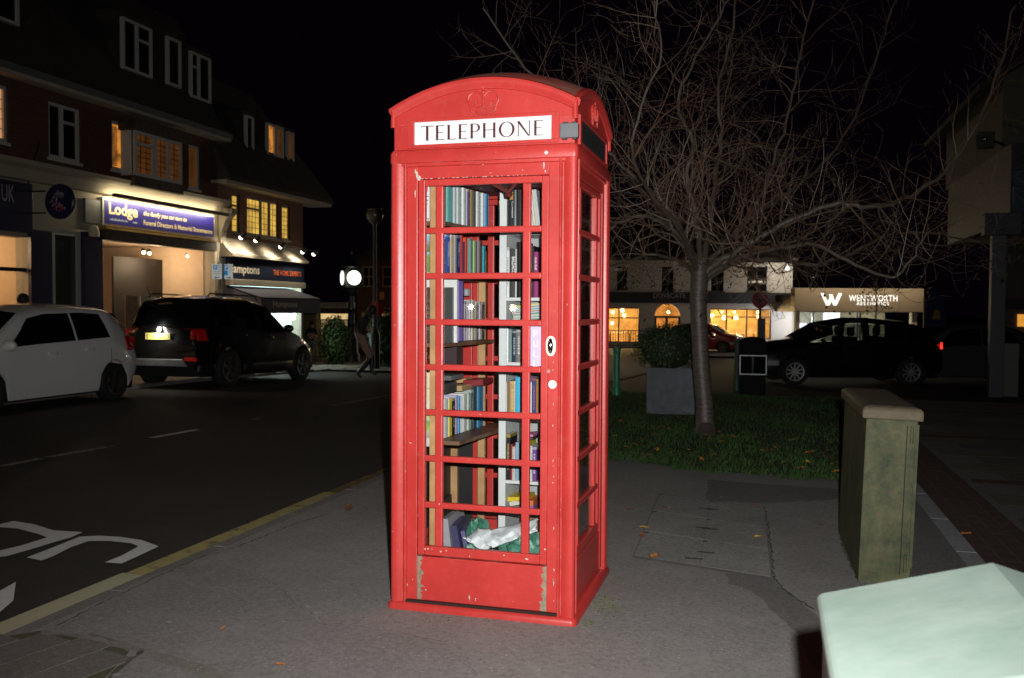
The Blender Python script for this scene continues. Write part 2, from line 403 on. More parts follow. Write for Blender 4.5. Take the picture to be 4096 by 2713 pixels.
# lawn
gx = [(-1.25, 4.45), (-.15, 4.09), (.9, 3.78), (1.95, 3.36), (2.3, 3.3), (2.34, 11.2), (-1.3, 11.2), (-1.4, 8)]
m_soil = M('turf_soil', (.014, .024, .007), .95, var=.5, scale=5, bump=.8, bscale=40, world=True, tint=(.05, .035, .015), tscale=3)
mb = MB()
NG = 14
mb.grid(lambda a, b: (lambda x, y: (x, y, .03 + slope(y) + .02 * sin(x * 3.1 + y * 2.3)))(-1.3 + 3.62 * a, (4.35 - a * 1.0) + (11.2 - (4.35 - a * 1.0)) * b), NG, 22)
mb.build('lawn', m_soil, smooth=True, local=True, kind='structure')
m_grass = M('grass_blades', (.026, .078, .011), .8, var=.6, scale=2.5, world=True, tint=(.05, .06, .014), tscale=6, tamt=.45)
mb = MB(); rnd = random.Random(3)
for i in range(26000):
    a = rnd.random(); b = rnd.random() ** 1.5
    x = -1.3 + 3.62 * a; y0 = 4.35 - a * 1.0 - .05 + .05 * sin(x * 7.3) + .04 * sin(x * 19 + 1) + rnd.uniform(-.05, .05); y = y0 + (11.2 - y0) * b
    if x < -1.2 and y < 4.5: continue
    h = rnd.uniform(.02, .048) * (1 + .6 * (noise_ := sin(x * 5) * sin(y * 4)) ** 2); t = rnd.uniform(0, 2 * pi); w = rnd.uniform(.003, .006)
    lx, ly = rnd.uniform(-.03, .03), rnd.uniform(-.03, .03); z = .025 + slope(y) + .02 * sin(x * 3.1 + y * 2.3)
    mb.add([(x - w * cos(t), y - w * sin(t), z), (x + w * cos(t), y + w * sin(t), z), (x + lx, y + ly, z + h)], [[0, 1, 2]])
mb.build('grass', m_grass, local=True, fixn=False, label='short green lawn grass under the bare tree', cat='grass', kind='stuff')
# fallen leaves
LEAFM = [M('leaf_orange', (.42, .15, .025), .7, var=.3, scale=30), M('leaf_brown', (.16, .065, .025), .8, var=.3, scale=30), M('leaf_yellow', (.45, .28, .05), .7, var=.3, scale=30), M('leaf_red', (.24, .05, .02), .7, var=.3, scale=30)]
def leaf_mesh(k, s=.05):
    mb = MB(); rn = random.Random(k); pr = [0, .55, .9, 1, .8, .42, 0]
    for j in range(6):
        for sd in (-1, 1):
            a, b = j / 6, (j + 1) / 6
            z = lambda t, e: .12 * s * rn.random() * e + .3 * s * abs(t - .5) * .6
            mb.add([(s * (a - .5), 0, .004), (s * (b - .5), 0, .004), (s * (b - .5), sd * s * .27 * pr[j + 1], .004 + z(b, 1)), (s * (a - .5), sd * s * .27 * pr[j], .004 + z(a, 1))], [[0, 1, 2, 3]])
    mb.tube([(s * .5, 0, .004), (s * .72, s * .05, .01)], [.0016, .001], 3)
    return mb.mesh('fallen_leaf', LEAFM[k % 4])
lme = [leaf_mesh(k) for k in range(8)]
def leaf(p, k, s, label, group=None, rz=None):
    o = bpy.data.objects.new('fallen_leaf', lme[k % 8]); col.objects.link(o); o.location = p; o.scale = (s, s, s)
    o.rotation_euler = (random.uniform(-.25, .25), random.uniform(-.25, .25), random.uniform(0, 6.28) if rz is None else rz)
    tag(o, label, 'leaf', group)
rnd = random.Random(11)
for i in range(62):
    a = rnd.random(); x = -1.1 + 3.2 * a; y0 = 4.4 - a; y = y0 + .1 + 4.2 * rnd.random() ** 1.4
    if abs(x - .6) < .12 and abs(y - 6.2) < .12: continue
    leaf((x, y, .06 + .02 * sin(x * 3.1 + y * 2.3)), rnd.choice([0, 0, 1, 1, 2, 3, 4, 5, 6]), rnd.uniform(.9, 1.7), 'small fallen leaf lying in the lawn grass', 'fallen leaves on the lawn')
for (u, v_), k, s, lb in (((1512, 1292), 0, 2.2, 'long orange fallen leaf at the near edge of the concrete cover'), ((1488, 1222), 2, 1.7, 'yellow fallen leaf on the left edge of the concrete cover'),
                          ((1752, 1242), 6, 1.0, 'small yellow fallen leaf on the right of the concrete cover'), ((1455, 1178), 1, 1.2, 'dark brown fallen leaf on the asphalt right of the phone box'),
                          ((1538, 1175), 5, 1.2, 'brown fallen leaf at the far left corner of the concrete cover'), ((1742, 1168), 3, 1.0, 'reddish leaf at the far right corner of the concrete cover'),
                          ((1898, 1215), 1, 1.0, 'small brown leaf beside the green street cabinet'), ((648, 1538), 0, .8, 'bright orange scrap of leaf low on the left pavement'),
                          ((2233, 1236), 0, 1.2, 'orange leaf on the pale edging strip'), ((805, 1178), 1, 2.2, 'dark wet leaf clump by the kerb left of the phone box'),
                          ((1482, 1240), 7, 1.2, 'brown curled leaf beside the yellow leaf on the cover'), ((515, 1455), 4, .9, 'orange leaf on the mossy edge of the block paving')):
    leaf(PZ(u, v_, .01), k, s, lb)

# pale strip, brick band and slabs on the right
m_strip = asphalt('pale_edging', (.3, .31, .33), .3, .8, .15, .3)
m_brick = M('brick_paver', (.062, .032, .024), .9, var=.35, scale=9, bump=.4, bscale=60)
m_slabs = [M('buff_slab_%d' % i, c, .85, var=.18, scale=7, bump=.3, bscale=90) for i, c in enumerate([(.11, .098, .082), (.095, .086, .073), (.125, .11, .09)])]
eb = strip('edging_base', 2.37, 12, -6, 11.6, .0033, m_pave3)
me = MB().box(-.055, .055, -.445, .445, -.01, 0).mesh('edging_stone', m_strip)
for i in range(18): shared('edging_stone', me, eb, (2.435, -4.4 + i * .9, .006 + slope(-4.4 + i * .9)))
bme = MB().box(-.0485, .0485, -.0985, .0985, -.006, 0).mesh('brick', m_brick)
cnt = 0
for i in range(60):
    y = -4.5 + i * .2
    for j in range(4):
        shared('brick', bme, eb, (2.545 + j * .1, y + (.1 if j % 2 else 0), .004 + slope(y) + random.uniform(-.0005, .0005)))
smesh = [MB().box(-.2985, .2985, -.2235, .2235, -.006, 0).mesh('slab', mm) for mm in m_slabs]
rnd = random.Random(5)
y = -4.4; row = 0
while y < 11:
    if row % 7 == 6:
        for i in range(40): shared('brick', bme, eb, (3.0 + i * .1, y - .12, .004 + slope(y)))
        y += .2
    else:
        for i in range(9): shared('slab', smesh[rnd.randrange(3)], eb, (3.25 + (i + (.5 if row % 2 else 0)) * .6, y, .004 + slope(y) + rnd.uniform(-.0006, .0006)))
        y += .45
    row += 1

# cracks, moss and gum on the asphalt
m_crack = M('mossy_crack', (.075, .07, .05), .95, var=.5, scale=25, world=True)
def crack(pts, w, amp=.008, z=.0085):
    rn = random.Random(int(pts[0][0] * 7)); P = [PZ(u, v_) for u, v_ in pts]; Q = []
    for a, b in zip(P, P[1:]):
        k = max(2, int((b - a).length / .03)); Q += [a.lerp(b, j / k) + Vector((rn.uniform(-amp, amp), rn.uniform(-amp, amp), 0)) for j in range(k)]
    Q.append(P[-1]); mb = MB(); vv = []
    for i, q in enumerate(Q):
        t = (Q[min(i + 1, len(Q) - 1)] - Q[max(i - 1, 0)]).normalized(); n_ = Vector((-t.y, t.x, 0)) * w * rn.uniform(.15, 1.) * .5; vv += [(q.x + n_.x, q.y + n_.y, z), (q.x - n_.x, q.y - n_.y, z)]
    mb.add(vv, [[2 * i, 2 * i + 1, 2 * i + 3, 2 * i + 2] for i in range(len(Q) - 1)]); mb.build('pavement_crack', m_crack, local=True, kind='structure')
crack([LZ(*p) for p in ((905, 995), (1130, 895), (1330, 838), (1500, 770), (1640, 712), (1850, 648))], .016)
crack([LZ(*p) for p in ((300, 1290), (620, 1130), (905, 995))], .014)
crack([LZ(*p) for p in ((560, 1640), (640, 1545), (740, 1475), (800, 1420))], .03)
crack([CZ(*p) for p in ((850, 690), (870, 800), (885, 930), (900, 1058), (960, 1130), (1110, 1222))], .016)
crack([LZ(*p) for p in ((1180, 930), (1450, 990), (1600, 1085), (1700, 1190), (1850, 1265), (2254, 1322), (2600, 1395))], .0035)
crack([CZ(*p) for p in ((1240, 830), (1270, 930), (1330, 1060))], .02)
rn = random.Random(31); mb = MB()
for cu, cv, su, sv, n_ in ((1405, 1398, 30, 22, 90), (1360, 1440, 14, 8, 20), (1432, 1345, 10, 14, 22), (700, 1183, 60, 12, 30), (930, 1388, 30, 6, 22), (1120, 1432, 120, 5, 30)):
    for _ in range(n_):
        p = PZ(cu + rn.gauss(0, su * .6), cv + rn.gauss(0, sv * .6)); r = rn.uniform(.003, .011); h = rn.uniform(.003, .008)
        if abs(p.x) < .47 and abs(p.y) < .47: continue
        mb.add([(p.x + r * cos(k * 2.1), p.y + r * sin(k * 2.1), .001) for k in range(3)] + [(p.x, p.y, h)], [[0, 1, 3], [1, 2, 3], [2, 0, 3]])
mb.build('moss', M('moss_green', (.06, .085, .02), .95, var=.4, scale=20), local=True, fixn=False, label='small tufts of moss on the pavement round the phone box', cat='moss', kind='stuff')
mb = MB()
for _ in range(70):
    p = Vector((rn.uniform(-1.7, 2.2), rn.uniform(-2.3, 3.2), .0075)); r = rn.uniform(.006, .016)
    if abs(p.x) < .5 and abs(p.y) < .5: continue
    mb.poly([(p.x + r * rn.uniform(.7, 1.2) * cos(k * pi / 4), p.y + r * rn.uniform(.7, 1.2) * sin(k * pi / 4), .0078) for k in range(8)])
mb.build('gum_spots', M('old_gum', (.3, .29, .27), .8, var=.4, scale=3, world=True), local=True, fixn=False, label='flattened pale gum spots scattered on the asphalt', cat='gum', kind='stuff')
# ================================================================== the red telephone box
def red_paint(name, rust=False):
    mt, nt, b = _new(name); tc = NN(nt, 'TexCoord'); vec = tc.outputs['Object']
    base = (.47, .035, .03)
    f = noise(nt, vec, 3.2, 6); colr = mixcol(nt, ramp(nt, f, .3, .7), sc_(base, .86), sc_(base, 1.1))
    g = noise(nt, vec, 26, 5, .7)                                                      # pale bloom of old paint
    colr = mixcol(nt, MT(nt, 'MULTIPLY', ramp(nt, g, .52, .8), .12), colr, (.55, .2, .17))
    ch = noise(nt, vec, 34, 4, .75); ch2 = noise(nt, vec, 4.5, 3)                       # chips down to undercoat
    chip = MT(nt, 'MULTIPLY', MT(nt, 'GREATER_THAN', ch, .70), MT(nt, 'GREATER_THAN', ch2, .52))
    colr = mixcol(nt, MT(nt, 'MULTIPLY', chip, .75), colr, (.55, .42, .36))
    bv = NN(nt, 'Bevel'); bv.samples = 3; bv.inputs['Radius'].default_value = .006; gm_ = NN(nt, 'NewGeometry')
    dt = NN(nt, 'VectorMath', bv.outputs[0], gm_.outputs['Normal'], operation='DOT_PRODUCT').outputs['Value']
    wear = MT(nt, 'MULTIPLY', ramp(nt, MT(nt, 'SUBTRACT', 1., dt), .02, .16), ramp(nt, noise(nt, vec, 11, 6, .75), .47, .62))
    colr = mixcol(nt, MT(nt, 'MULTIPLY', wear, .55), colr, (.58, .27, .22))
    if rust:
        sx = NN(nt, 'SeparateXYZ', vec); ax = MT(nt, 'ABSOLUTE', sx.outputs[0])
        st = NN(nt, 'CombineXYZ', MT(nt, 'MULTIPLY', sx.outputs[0], 16.), 0., MT(nt, 'MULTIPLY', sx.outputs[2], 42.))
        n1 = noise(nt, st.outputs[0], 1.0, 5, .7)
        d = MT(nt, 'SUBTRACT', ax, .292)
        msk = ramp(nt, MT(nt, 'ADD', MT(nt, 'MULTIPLY', d, 60.), MT(nt, 'MULTIPLY', MT(nt, 'SUBTRACT', n1, .5), 6.5)), .1, .32)
        low = ramp(nt, MT(nt, 'ADD', MT(nt, 'MULTIPLY', sx.outputs[2], -22.), MT(nt, 'MULTIPLY', n1, 2.2)), .2, .7)
        rc = mixcol(nt, noise(nt, vec, 45, 4), (.1, .085, .045), (.42, .35, .26))
        colr = mixcol(nt, msk, colr, rc)
        colr = mixcol(nt, MT(nt, 'MULTIPLY', low, .6), colr, (.13, .06, .03))
    nt.links.new(colr, b.inputs['Base Color'])
    nt.links.new(mixcol(nt, f, (.3, .3, .3), (.45, .45, .45)), b.inputs['Roughness']); b.inputs['Specular IOR Level'].default_value = .45
    bn = NN(nt, 'Bump'); bn.inputs['Strength'].default_value = .12; bn.inputs['Distance'].default_value = .004
    nt.links.new(noise(nt, vec, 60, 4), bn.inputs['Height']); nt.links.new(bn.outputs[0], b.inputs['Normal'])
    MATS[name] = mt; return mt
m_red = red_paint('red_gloss_paint'); m_redk = red_paint('red_kick_panel_paint', True)
m_pglass = GLASS('box_glass', (.985, .99, .985), 1.45, 0.)
m_gap = M('door_gap_dark', (.02, .008, .006), .9, var=0)
m_opal = M('opal_sign_glass', (.70, .73, .74), .25, var=.06, scale=12)
m_letter = M('maroon_lettering', (.075, .008, .012), .5, var=.2, scale=30)
m_chrome = M('chrome', (.78, .77, .75), .12, 1., var=.1, scale=20)
m_roofdirt = M('weathered_red_roof', (.36, .05, .035), .7, var=.3, scale=8, tint=(.2, .16, .11), tscale=5, tamt=.75, bump=.2)

S = .45
box = thing('telephone_box', 'red cast-iron telephone box full of books on the pavement', 'phone box')
FACES = [lambda u, w, z: (u, -S + w, z), lambda u, w, z: (S - w, u, z), lambda u, w, z: (-u, S - w, z), lambda u, w, z: (-S + w, -u, z)]
def fbox(mb, k, u0, u1, w0, w1, z0, z1):
    a = FACES[k](u0, w0, z0); b = FACES[k](u1, w1, z1); mb.box(a[0], b[0], a[1], b[1], z0, z1)
# plinth
def rsq(h, r, n=5):
    pts = []
    for cx, cy, a in ((h - r, h - r, 0), (-h + r, h - r, pi / 2), (-h + r, -h + r, pi), (h - r, -h + r, 1.5 * pi)):
        for i in range(n + 1): pts.append((cx + r * cos(a + i * pi / 2 / n), cy + r * sin(a + i * pi / 2 / n)))
    return pts
mb = MB(); prof = [(S + .014, -.01), (S + .014, .016), (S + .010, .026), (S + .002, .034), (S - .03, .038)]
rings = [[(x, y, z) for x, y in rsq(h, .03)] for h, z in prof]; n = len(rings[0])
mb.add(sum(rings, []), [[i * n + j, i * n + (j + 1) % n, (i + 1) * n + (j + 1) % n, (i + 1) * n + j] for i in range(len(rings) - 1) for j in range(n)] + [list(range((len(rings) - 1) * n, len(rings) * n))])
mb.build('plinth', m_red, box, smooth=True)
MB().box(-.4, .4, -.4, .4, .038, .07).build('floor_slab', m_conc, box)
# corner pillars with convex face and fillets
def pillar_profile():
    p = []                                               # in first quadrant, corner at (S,S); from inner end on +y face round to inner end on +x face
    P = [(S - .082, S - .045), (S - .082, S - .008), (S - .079, S - .003), (S - .075, S - .002), (S - .071, S - .005), (S - .069, S - .018), (S - .064, S - .020)]
    for i in range(9): t = i / 8; P.append((S - .062 + t * .036, S - .015 + .015 * sin(pi * (.06 + .44 * t))))
    for i in range(5): a = pi / 2 - i * pi / 8; P.append((S - .018 + .018 * cos(a), S - .018 + .018 * sin(a)))
    Q = [(y, x) for x, y in P[::-1]]
    for q in P + Q[5:]:
        if not p or (Vector((q[0] - p[-1][0], q[1] - p[-1][1]))).length > 1e-4: p.append(q)
    p.append((S - .05, S - .082)); p.append((S - .082, S - .05))
    return p
pp = pillar_profile()
for sx, sy in ((-1, -1), (1, -1), (1, 1), (-1, 1)):
    MB().prism([(sx * x, sy * y, .03) for x, y in pp], (0, 0, 2.125 - .03)).build('pillar', m_red, box, smooth=True)
# cornice
def ring_loft(mb, prof, r=.02):
    rings = [[(x, y, z) for x, y in rsq(h, r)] for h, z in prof]; n = len(rings[0])
    mb.add(sum(rings, []), [[i * n + j, i * n + (j + 1) % n, (i + 1) * n + (j + 1) % n, (i + 1) * n + j] for i in range(len(rings) - 1) for j in range(n)])
mb = MB(); ring_loft(mb, [(S - .06, 2.10), (S - .018, 2.10), (S - .008, 2.106), (S - .008, 2.118), (S + .002, 2.121), (S + .004, 2.13), (S + .003, 2.165), (S - .002, 2.178), (S - .014, 2.184), (S - .05, 2.186)])
mb.build('cornice', m_red, box, smooth=True)
# entablature body with sail-vault roof
RV, CZ_ = 1.0103, 1.592; HB = S - .013
mb = MB(); ring_loft(mb, [(HB, 2.18), (HB, 2.30), (HB - .002, 2.302), (HB - .002, 2.376)], .006); mb.build('fascia_body', m_red, box, smooth=True)
def arc(t, R=.906, zc=1.592): return zc + sqrt(R * R - t * t)
for k in range(4):
    # tympanum and arched moulding on each face
    NA = 28; mb = MB(); w = .437 if k % 2 == 0 else .4095
    xs_ = [-w + 2 * w * i / NA for i in range(NA + 1)]
    poly = [FACES[k](-w, .013, 2.30)] + [FACES[k](x, .013, arc(x) - .03) for x in xs_] + [FACES[k](w, .013, 2.30)]
    d = Vector(FACES[k](0, .04, 0)) - Vector(FACES[k](0, .013, 0)); mb.prism(poly, d); mb.build('pediment', m_red, box)
    mb = MB(); prof = [(-.052, .013), (-.049, .006), (-.042, .003), (-.03, -.007), (-.014, -.012), (-.002, -.008), (.004, .004), (.002, .03)]
    w2 = .446; rows = []
    for i in range(NA + 1):
        x = -w2 + 2 * w2 * i / NA; nx = x / .906; nz = sqrt(1 - nx * nx)
        for dr, dw in prof: rows.append(FACES[k](x + nx * dr * .8, dw, arc(x) + nz * dr))
    q = len(prof)
    mb.add(rows, [[i * q + j, i * q + j + 1, (i + 1) * q + j + 1, (i + 1) * q + j] for i in range(NA) for j in range(q - 1)] + [list(range(q)), [NA * q + j for j in range(q)]])
    mb.build('arched_moulding', m_red, box, smooth=True)
for sx, sy in ((-1, -1), (1, -1), (1, 1), (-1, 1)): MB().cyl((sx * .438, sy * .438, 2.29), (sx * .438, sy * .438, 2.385), .014, .012, 12).build('corner_bead', m_red, box, smooth=True)
mb = MB(); w = .45
mb.grid(lambda a, b: (-w + 2 * w * a, -w + 2 * w * b, CZ_ + sqrt(RV ** 2 - (-w + 2 * w * a) ** 2 - (-w + 2 * w * b) ** 2) - .004), 28, 28)
mb.build('roof', m_roofdirt, box, smooth=True)
# crowns
def crown(k, cx, cz, sc__=1.):
    mb = MB(); W_ = .062 * sc__
    def P(x, z, w=-.003 - .003): return FACES[k](cx + x * W_, .012 + w, cz + z * W_)
    def tb(pts, r): mb.tube([P(*p) for p in pts], r * W_, 6)
    bow = lambda a, zc, dz, n_=12: [(-a + 2 * a * i / n_, zc - dz * (1 - (2 * i / n_ - 1) ** 2)) for i in range(n_ + 1)]
    tb(bow(.72, -.62, .10), .07); tb(bow(.72, -.62, -.12), .05); tb(bow(.84, -.22, .12), .07)
    for s in (-1, 1):
        tb([(s * .72, -.62), (s * .84, -.2), (s * .98, .12)], .08)
        tb([(s * .98, .12), (s * .92, .38), (s * .70, .58), (s * .42, .62), (s * .18, .50), (s * .05, .36)], .085)
        tb([(s * .48, -.3), (s * .48, .10)], .07); tb([(s * .36, -.04), (s * .60, -.04)], .06)
    tb([(0, -.34), (0, .42)], .10); mb.sphere(P(0, .56), .14 * W_, 8, 6); tb([(0, .7), (0, 1.06)], .06); tb([(-.16, .9), (.16, .9)], .06)
    mb.build('crown_emblem', m_red, box, smooth=True)
crown(0, .008, 2.388, 1.22); crown(1, 0, 2.388, 1.22)
# TELEPHONE sign: letters drawn as thick and thin strokes with serifs
def serif_word(mb, word, org, ex, ez, H, width):
    st, th, sf = .135, .045, .1
    G = {}
    def R(x0, x1, z0, z1): return [(x0, z0), (x1, z0), (x1, z1), (x0, z1)]
    def stem(x): return [[(x - .03, 0), (x + st + .03, 0), (x + st, .06), (x + st, .94), (x + st + .03, 1), (x - .03, 1), (x, .94), (x, .06)]]
    G['T'] = (.74, [[(.30, .0), (.44, .0), (.42, .06), (.42, 1), (.28, 1), (.28, .06)][:6]] + [R(0, .72, .955, 1), [(0, .955), (.03, .955), (-.03, .87)], [(.69, .955), (.72, .955), (.75, .87)], R(.26, .46, 0, .02)])
    G['E'] = (.58, stem(.03) + [R(.1, .52, .955, 1), R(.1, .42, .49, .53), R(.1, .52, 0, .045), [(.5, .955), (.52, .955), (.55, .86)], [(.5, .045), (.52, .045), (.56, .14)], [(.4, .53), (.42, .59), (.42, .43), (.4, .49)]])
    G['L'] = (.56, stem(.03) + [R(.1, .5, 0, .045), [(.48, .045), (.5, .045), (.56, .14)]])
    def ringp(cx, cz, rx, rz, tx, tz, a0, a1, n=22):
        out = []
        for i in range(n):
            a, b = a0 + (a1 - a0) * i / n, a0 + (a1 - a0) * (i + 1) / n
            o = lambda t: (cx + rx * cos(t), cz + rz * sin(t)); q = lambda t: (cx + (rx - tx) * cos(t), cz + (rz - tz) * sin(t))
            out.append([o(a), o(b), q(b), q(a)])
        return out
    G['P'] = (.62, stem(.03) + ringp(.26, .715, .32, .285, .13, .045, -pi / 2, pi / 2) + [R(.1, .26, .955, 1), R(.1, .26, .43, .475)])
    G['H'] = (.82, stem(.03) + stem(.60) + [R(.1, .65, .5, .545)])
    G['O'] = (.92, ringp(.45, .5, .45, .52, .14, .045, 0, 2 * pi, 32))
    G['N'] = (.84, [R(.06, .11, 0, 1), R(.68, .73, 0, 1), [(.0, 1), (.16, 1), (.73, .0), (.68, 0), (.62, .02)], R(.0, .17, 0, .025), R(.6, .8, .975, 1)])
    tot = sum(G[c][0] for c in word) + .10 * (len(word) - 1); kx = width / tot; x = 0
    org, ex, ez = Vector(org), Vector(ex), Vector(ez)
    for c in word:
        for pl_ in G[c][1]: mb.poly([org + ex * ((x + p[0]) * kx) + ez * (p[1] * H) for p in pl_])
        x += G[c][0] + .10
m_dglass = M('dark_sign_glass', (.032, .034, .037), .4, var=.2, scale=14)  # darker sign panel for every face but the front
m_dlet = M('black_lettering', (.006, .006, .007), .6, var=0)
for k in range(4):
    mb = MB()
    fbox(mb, k, -.365, .365, .002, .015, 2.188, 2.204); fbox(mb, k, -.365, .365, .002, .015, 2.309, 2.326)
    fbox(mb, k, -.365, -.33, .002, .015, 2.204, 2.309); fbox(mb, k, .33, .365, .002, .015, 2.204, 2.309)
    fr = mb.build('sign_frame', m_red, box, bevel=.003)
    mb = MB(); fbox(mb, k, -.331, .331, .008, .016, 2.203, 2.310); pn = mb.build('sign_panel', m_opal if k in (0,) else m_dglass, fr)
    mb = MB(); ex = Vector(FACES[k](1, 0, 0)) - Vector(FACES[k](0, 0, 0))
    serif_word(mb, 'TELEPHONE', FACES[k](-.296, .0065, 2.222), ex, (0, 0, 1), .068, .592); mb.build('lettering', m_letter if k == 0 else m_dlet, fr, fixn=False)
# grey plastic unit on the front right corner of the sign
mb = MB(); mb.box(.372, .456, -.462, -.430, 2.203, 2.268); g = mb.build('sensor_box', M('grey_plastic', (.13, .135, .145), .45, var=.12, scale=20), box, bevel=.004)
for x0, x1, z0, z1 in ((.385, .408, 2.268, 2.274), (.425, .445, 2.268, 2.274), (.382, .402, 2.196, 2.203), (.428, .448, 2.196, 2.203)):
    MB().box(x0, x1, -.458, -.436, z0, z1).build('clip', M('black_plastic', (.03, .03, .032), .5, var=.1), g)
# glazed faces
ZB = [2.0126, 1.804, 1.5904, 1.3734, 1.1598, .945, .7255, .5031, .3057]
zc_ = [(ZB[0] + .014)] + ZB[1:8] + [ZB[8] - .014]
US = [(-.283, -.231), (-.193, .193), (.231, .283)]
def face(k, name, lab=None):
    dr = k == 0; w0 = .016 if dr else .020
    mb = MB(); U = .369
    fbox(mb, k, -U, -.318, w0, w0 + .04, .046, 2.105); fbox(mb, k, .318, U, w0, w0 + .04, .046, 2.105)
    fbox(mb, k, -.318, .318, w0, w0 + .04, 2.046, 2.105)
    leaf_ = mb.build(name, m_red, box, bevel=.003)
    mb = MB(); fbox(mb, k, -.318, .318, w0 + .004, w0 + .036, .046, .255); mb.build('kick_panel', m_redk if dr else m_red, leaf_, bevel=.002)
    # gap round the leaf
    mb = MB()
    for s in (-1, 1): fbox(mb, k, s * .369, s * .374, w0 + .012, w0 + .03, .046, 2.105)
    mb.build('gap_seal', m_gap, leaf_)
    mb = MB(); e = w0 + .006
    fbox(mb, k, -.316, -.283, e, e + .03, .262, 2.044); fbox(mb, k, .283, .316, e, e + .03, .262, 2.044)
    fbox(mb, k, -.283, .283, e, e + .03, 2.013, 2.044); fbox(mb, k, -.283, .283, e, e + .03, .262, .3055)
    mb.build('sash_frame', m_red, leaf_, bevel=.004)
    for s in (-1, 1):
        mb = MB(); fbox(mb, k, s * .193, s * .231, e + .002, e + .026, .3055, 2.013); mb.build('glazing_bar', m_red, leaf_, bevel=.006, seg=2)
    for z in ZB[1:8]:
        for u0, u1 in ((-.283, -.231), (-.193, .193), (.231, .283)):
            pass
        mb = MB(); fbox(mb, k, -.283, .283, e + .0005, e + .0245, z - .0145, z + .0145); mb.build('glazing_bar', m_red, leaf_, bevel=.006, seg=2)
    for r in range(8):
        z1 = ZB[r] - (.0145 if r else 0); z0 = ZB[r + 1] + (.0145 if r < 7 else 0)
        for u0, u1 in US:
            mb = MB(); fbox(mb, k, u0 - .003, u1 + .003, e + .017, e + .020, z0 - .003, z1 + .003); mb.build('pane', m_pglass, leaf_)
    return leaf_
door = face(0, 'door'); face(1, 'side_frame'); face(2, 'back_frame'); face(3, 'side_frame')
# threshold strip below the door
mb = MB(); mb.box(-.372, .372, -.449, -.43, .034, .045); mb.build('threshold', m_gap, box)
# door furniture
hp = PY(1273, 800, -.436)
mb = MB(); mb.prism([(hp.x + .024 * cos(t) * (1 if abs(cos(t)) < .8 else .98), -.435, hp.z + .047 * (abs(sin(t)) ** .6) * (1 if sin(t) > 0 else -1)) for t in [2 * pi * i / 28 for i in range(28)]], (0, -.005, 0))
h = mb.build('pull_plate', M('worn_chrome_plate', (.72, .68, .62), .42, .8, var=.35, scale=40), door, bevel=.002)
mb = MB(); mb.grid(lambda a, b: (hp.x + .014 * cos(2 * pi * a) * sin(pi / 2 * b), -.440 - .014 * cos(pi / 2 * b), hp.z + .036 * sin(2 * pi * a) * sin(pi / 2 * b)), 20, 8, True)
mb.build('pull_cup', m_chrome, h, smooth=True)
kp = PY(1277, 889, -.436); mb = MB(); mb.cyl((kp.x, -.434, kp.z), (kp.x, -.438, kp.z), .0195, n=24); mb.build('lock_cover', M('white_disc', (.74, .75, .75), .4, var=.05), door, bevel=.0015)
kp = PY(1268, 858, -.436); mb = MB(); mb.cyl((kp.x, -.434, kp.z), (kp.x, -.437, kp.z), .009, n=16); mb.build('keyhole', M('worn_pink_metal', (.45, .2, .18), .5, .3, var=.4, scale=60), door)
for z in (1.88, 1.35, .33):
    mb = MB()
    for i in range(5): mb.cyl((-.376, -.437, z + i * .026), (-.376, -.437, z + i * .026 + .022), .007, n=10)
    mb.build('hinge', m_red, door, smooth=True)
# PULL film on the narrow pane, row four
z1, z0 = ZB[3] - .016, ZB[4] + .016
mb = MB(); mb.box(.232, .282, -.4175, -.4165, z0, z1); pf = mb.build('pull_film', M('lavender_film', (.50, .44, .68), .35, var=.08), door)
mb = MB()
for i, ch in enumerate('PULL'): text_on(mb, ch, (.246, -.4180, z1 - .048 - i * .046), (1, 0, 0), (0, 0, 1), width=.021, height=.03)
mb.build('lettering', M('pale_print', (.8, .78, .85), .4, var=0), pf, fixn=False)
# door closer bracket and ceiling
mb = MB(); mb.tube([(.02, -.36, 2.03), (.10, -.34, 1.985), (.17, -.37, 2.05)], .011, 6); mb.tube([(.10, -.34, 1.985), (.10, -.33, 1.97)], .018, 8)
mb.build('door_closer', M('dark_red_iron', (.12, .02, .018), .5, var=.3), box)
MB().box(-.40, .40, -.40, .40, 2.06, 2.085).build('ceiling', M('soffit_dark', (.12, .03, .028), .7, var=.3), box)

# flaked paint on the door and cornice
rn = random.Random(12); mb = MB()
def chip(px, py, w, h, y=-.4346):
    c = PY(px / VS, py / VS, y); k = (c - CAM).length / FPX; n_ = rn.randint(6, 9)
    mb.poly([(c.x + w * k * .5 * rn.uniform(.45, 1.1) * cos(2 * pi * i / n_), y - .0002, c.z + h * k * .5 * rn.uniform(.45, 1.1) * sin(2 * pi * i / n_)) for i in range(n_)])
for px, py, w, h in ((1668, 700, 14, 36), (1676, 712, 20, 22), (1662, 688, 8, 30), (1661, 775, 6, 44), (1621, 725, 6, 36), (1624, 775, 5, 24), (1622, 870, 5, 14), (1621, 895, 6, 10), (1624, 940, 5, 18), (2176, 660, 8, 40), (2181, 685, 6, 14), (2090, 681, 6, 5), (2180, 2198, 8, 10),
                     (1700, 2196, 13, 8), (1712, 2196, 8, 8), (1728, 2197, 7, 6), (1763, 2206, 10, 9), (1785, 2203, 8, 5), (1878, 2226, 5, 6), (2016, 2222, 10, 6), (2106, 2237, 16, 8), (1757, 2016, 7, 7), (1624, 2195, 9, 16), (1622, 2250, 8, 14), (1622, 2290, 8, 34), (1628, 2340, 6, 16), (1878, 2392, 9, 24), (1902, 2396, 6, 8), (1902, 2402, 4, 5), (2216, 2280, 5, 16), (2214, 2330, 6, 30), (1703, 2360, 8, 7), (1920, 1658, 6, 6), (1651, 2318, 5, 5), (1640, 1772, 20, 4)):
    chip(px, py, w, h)
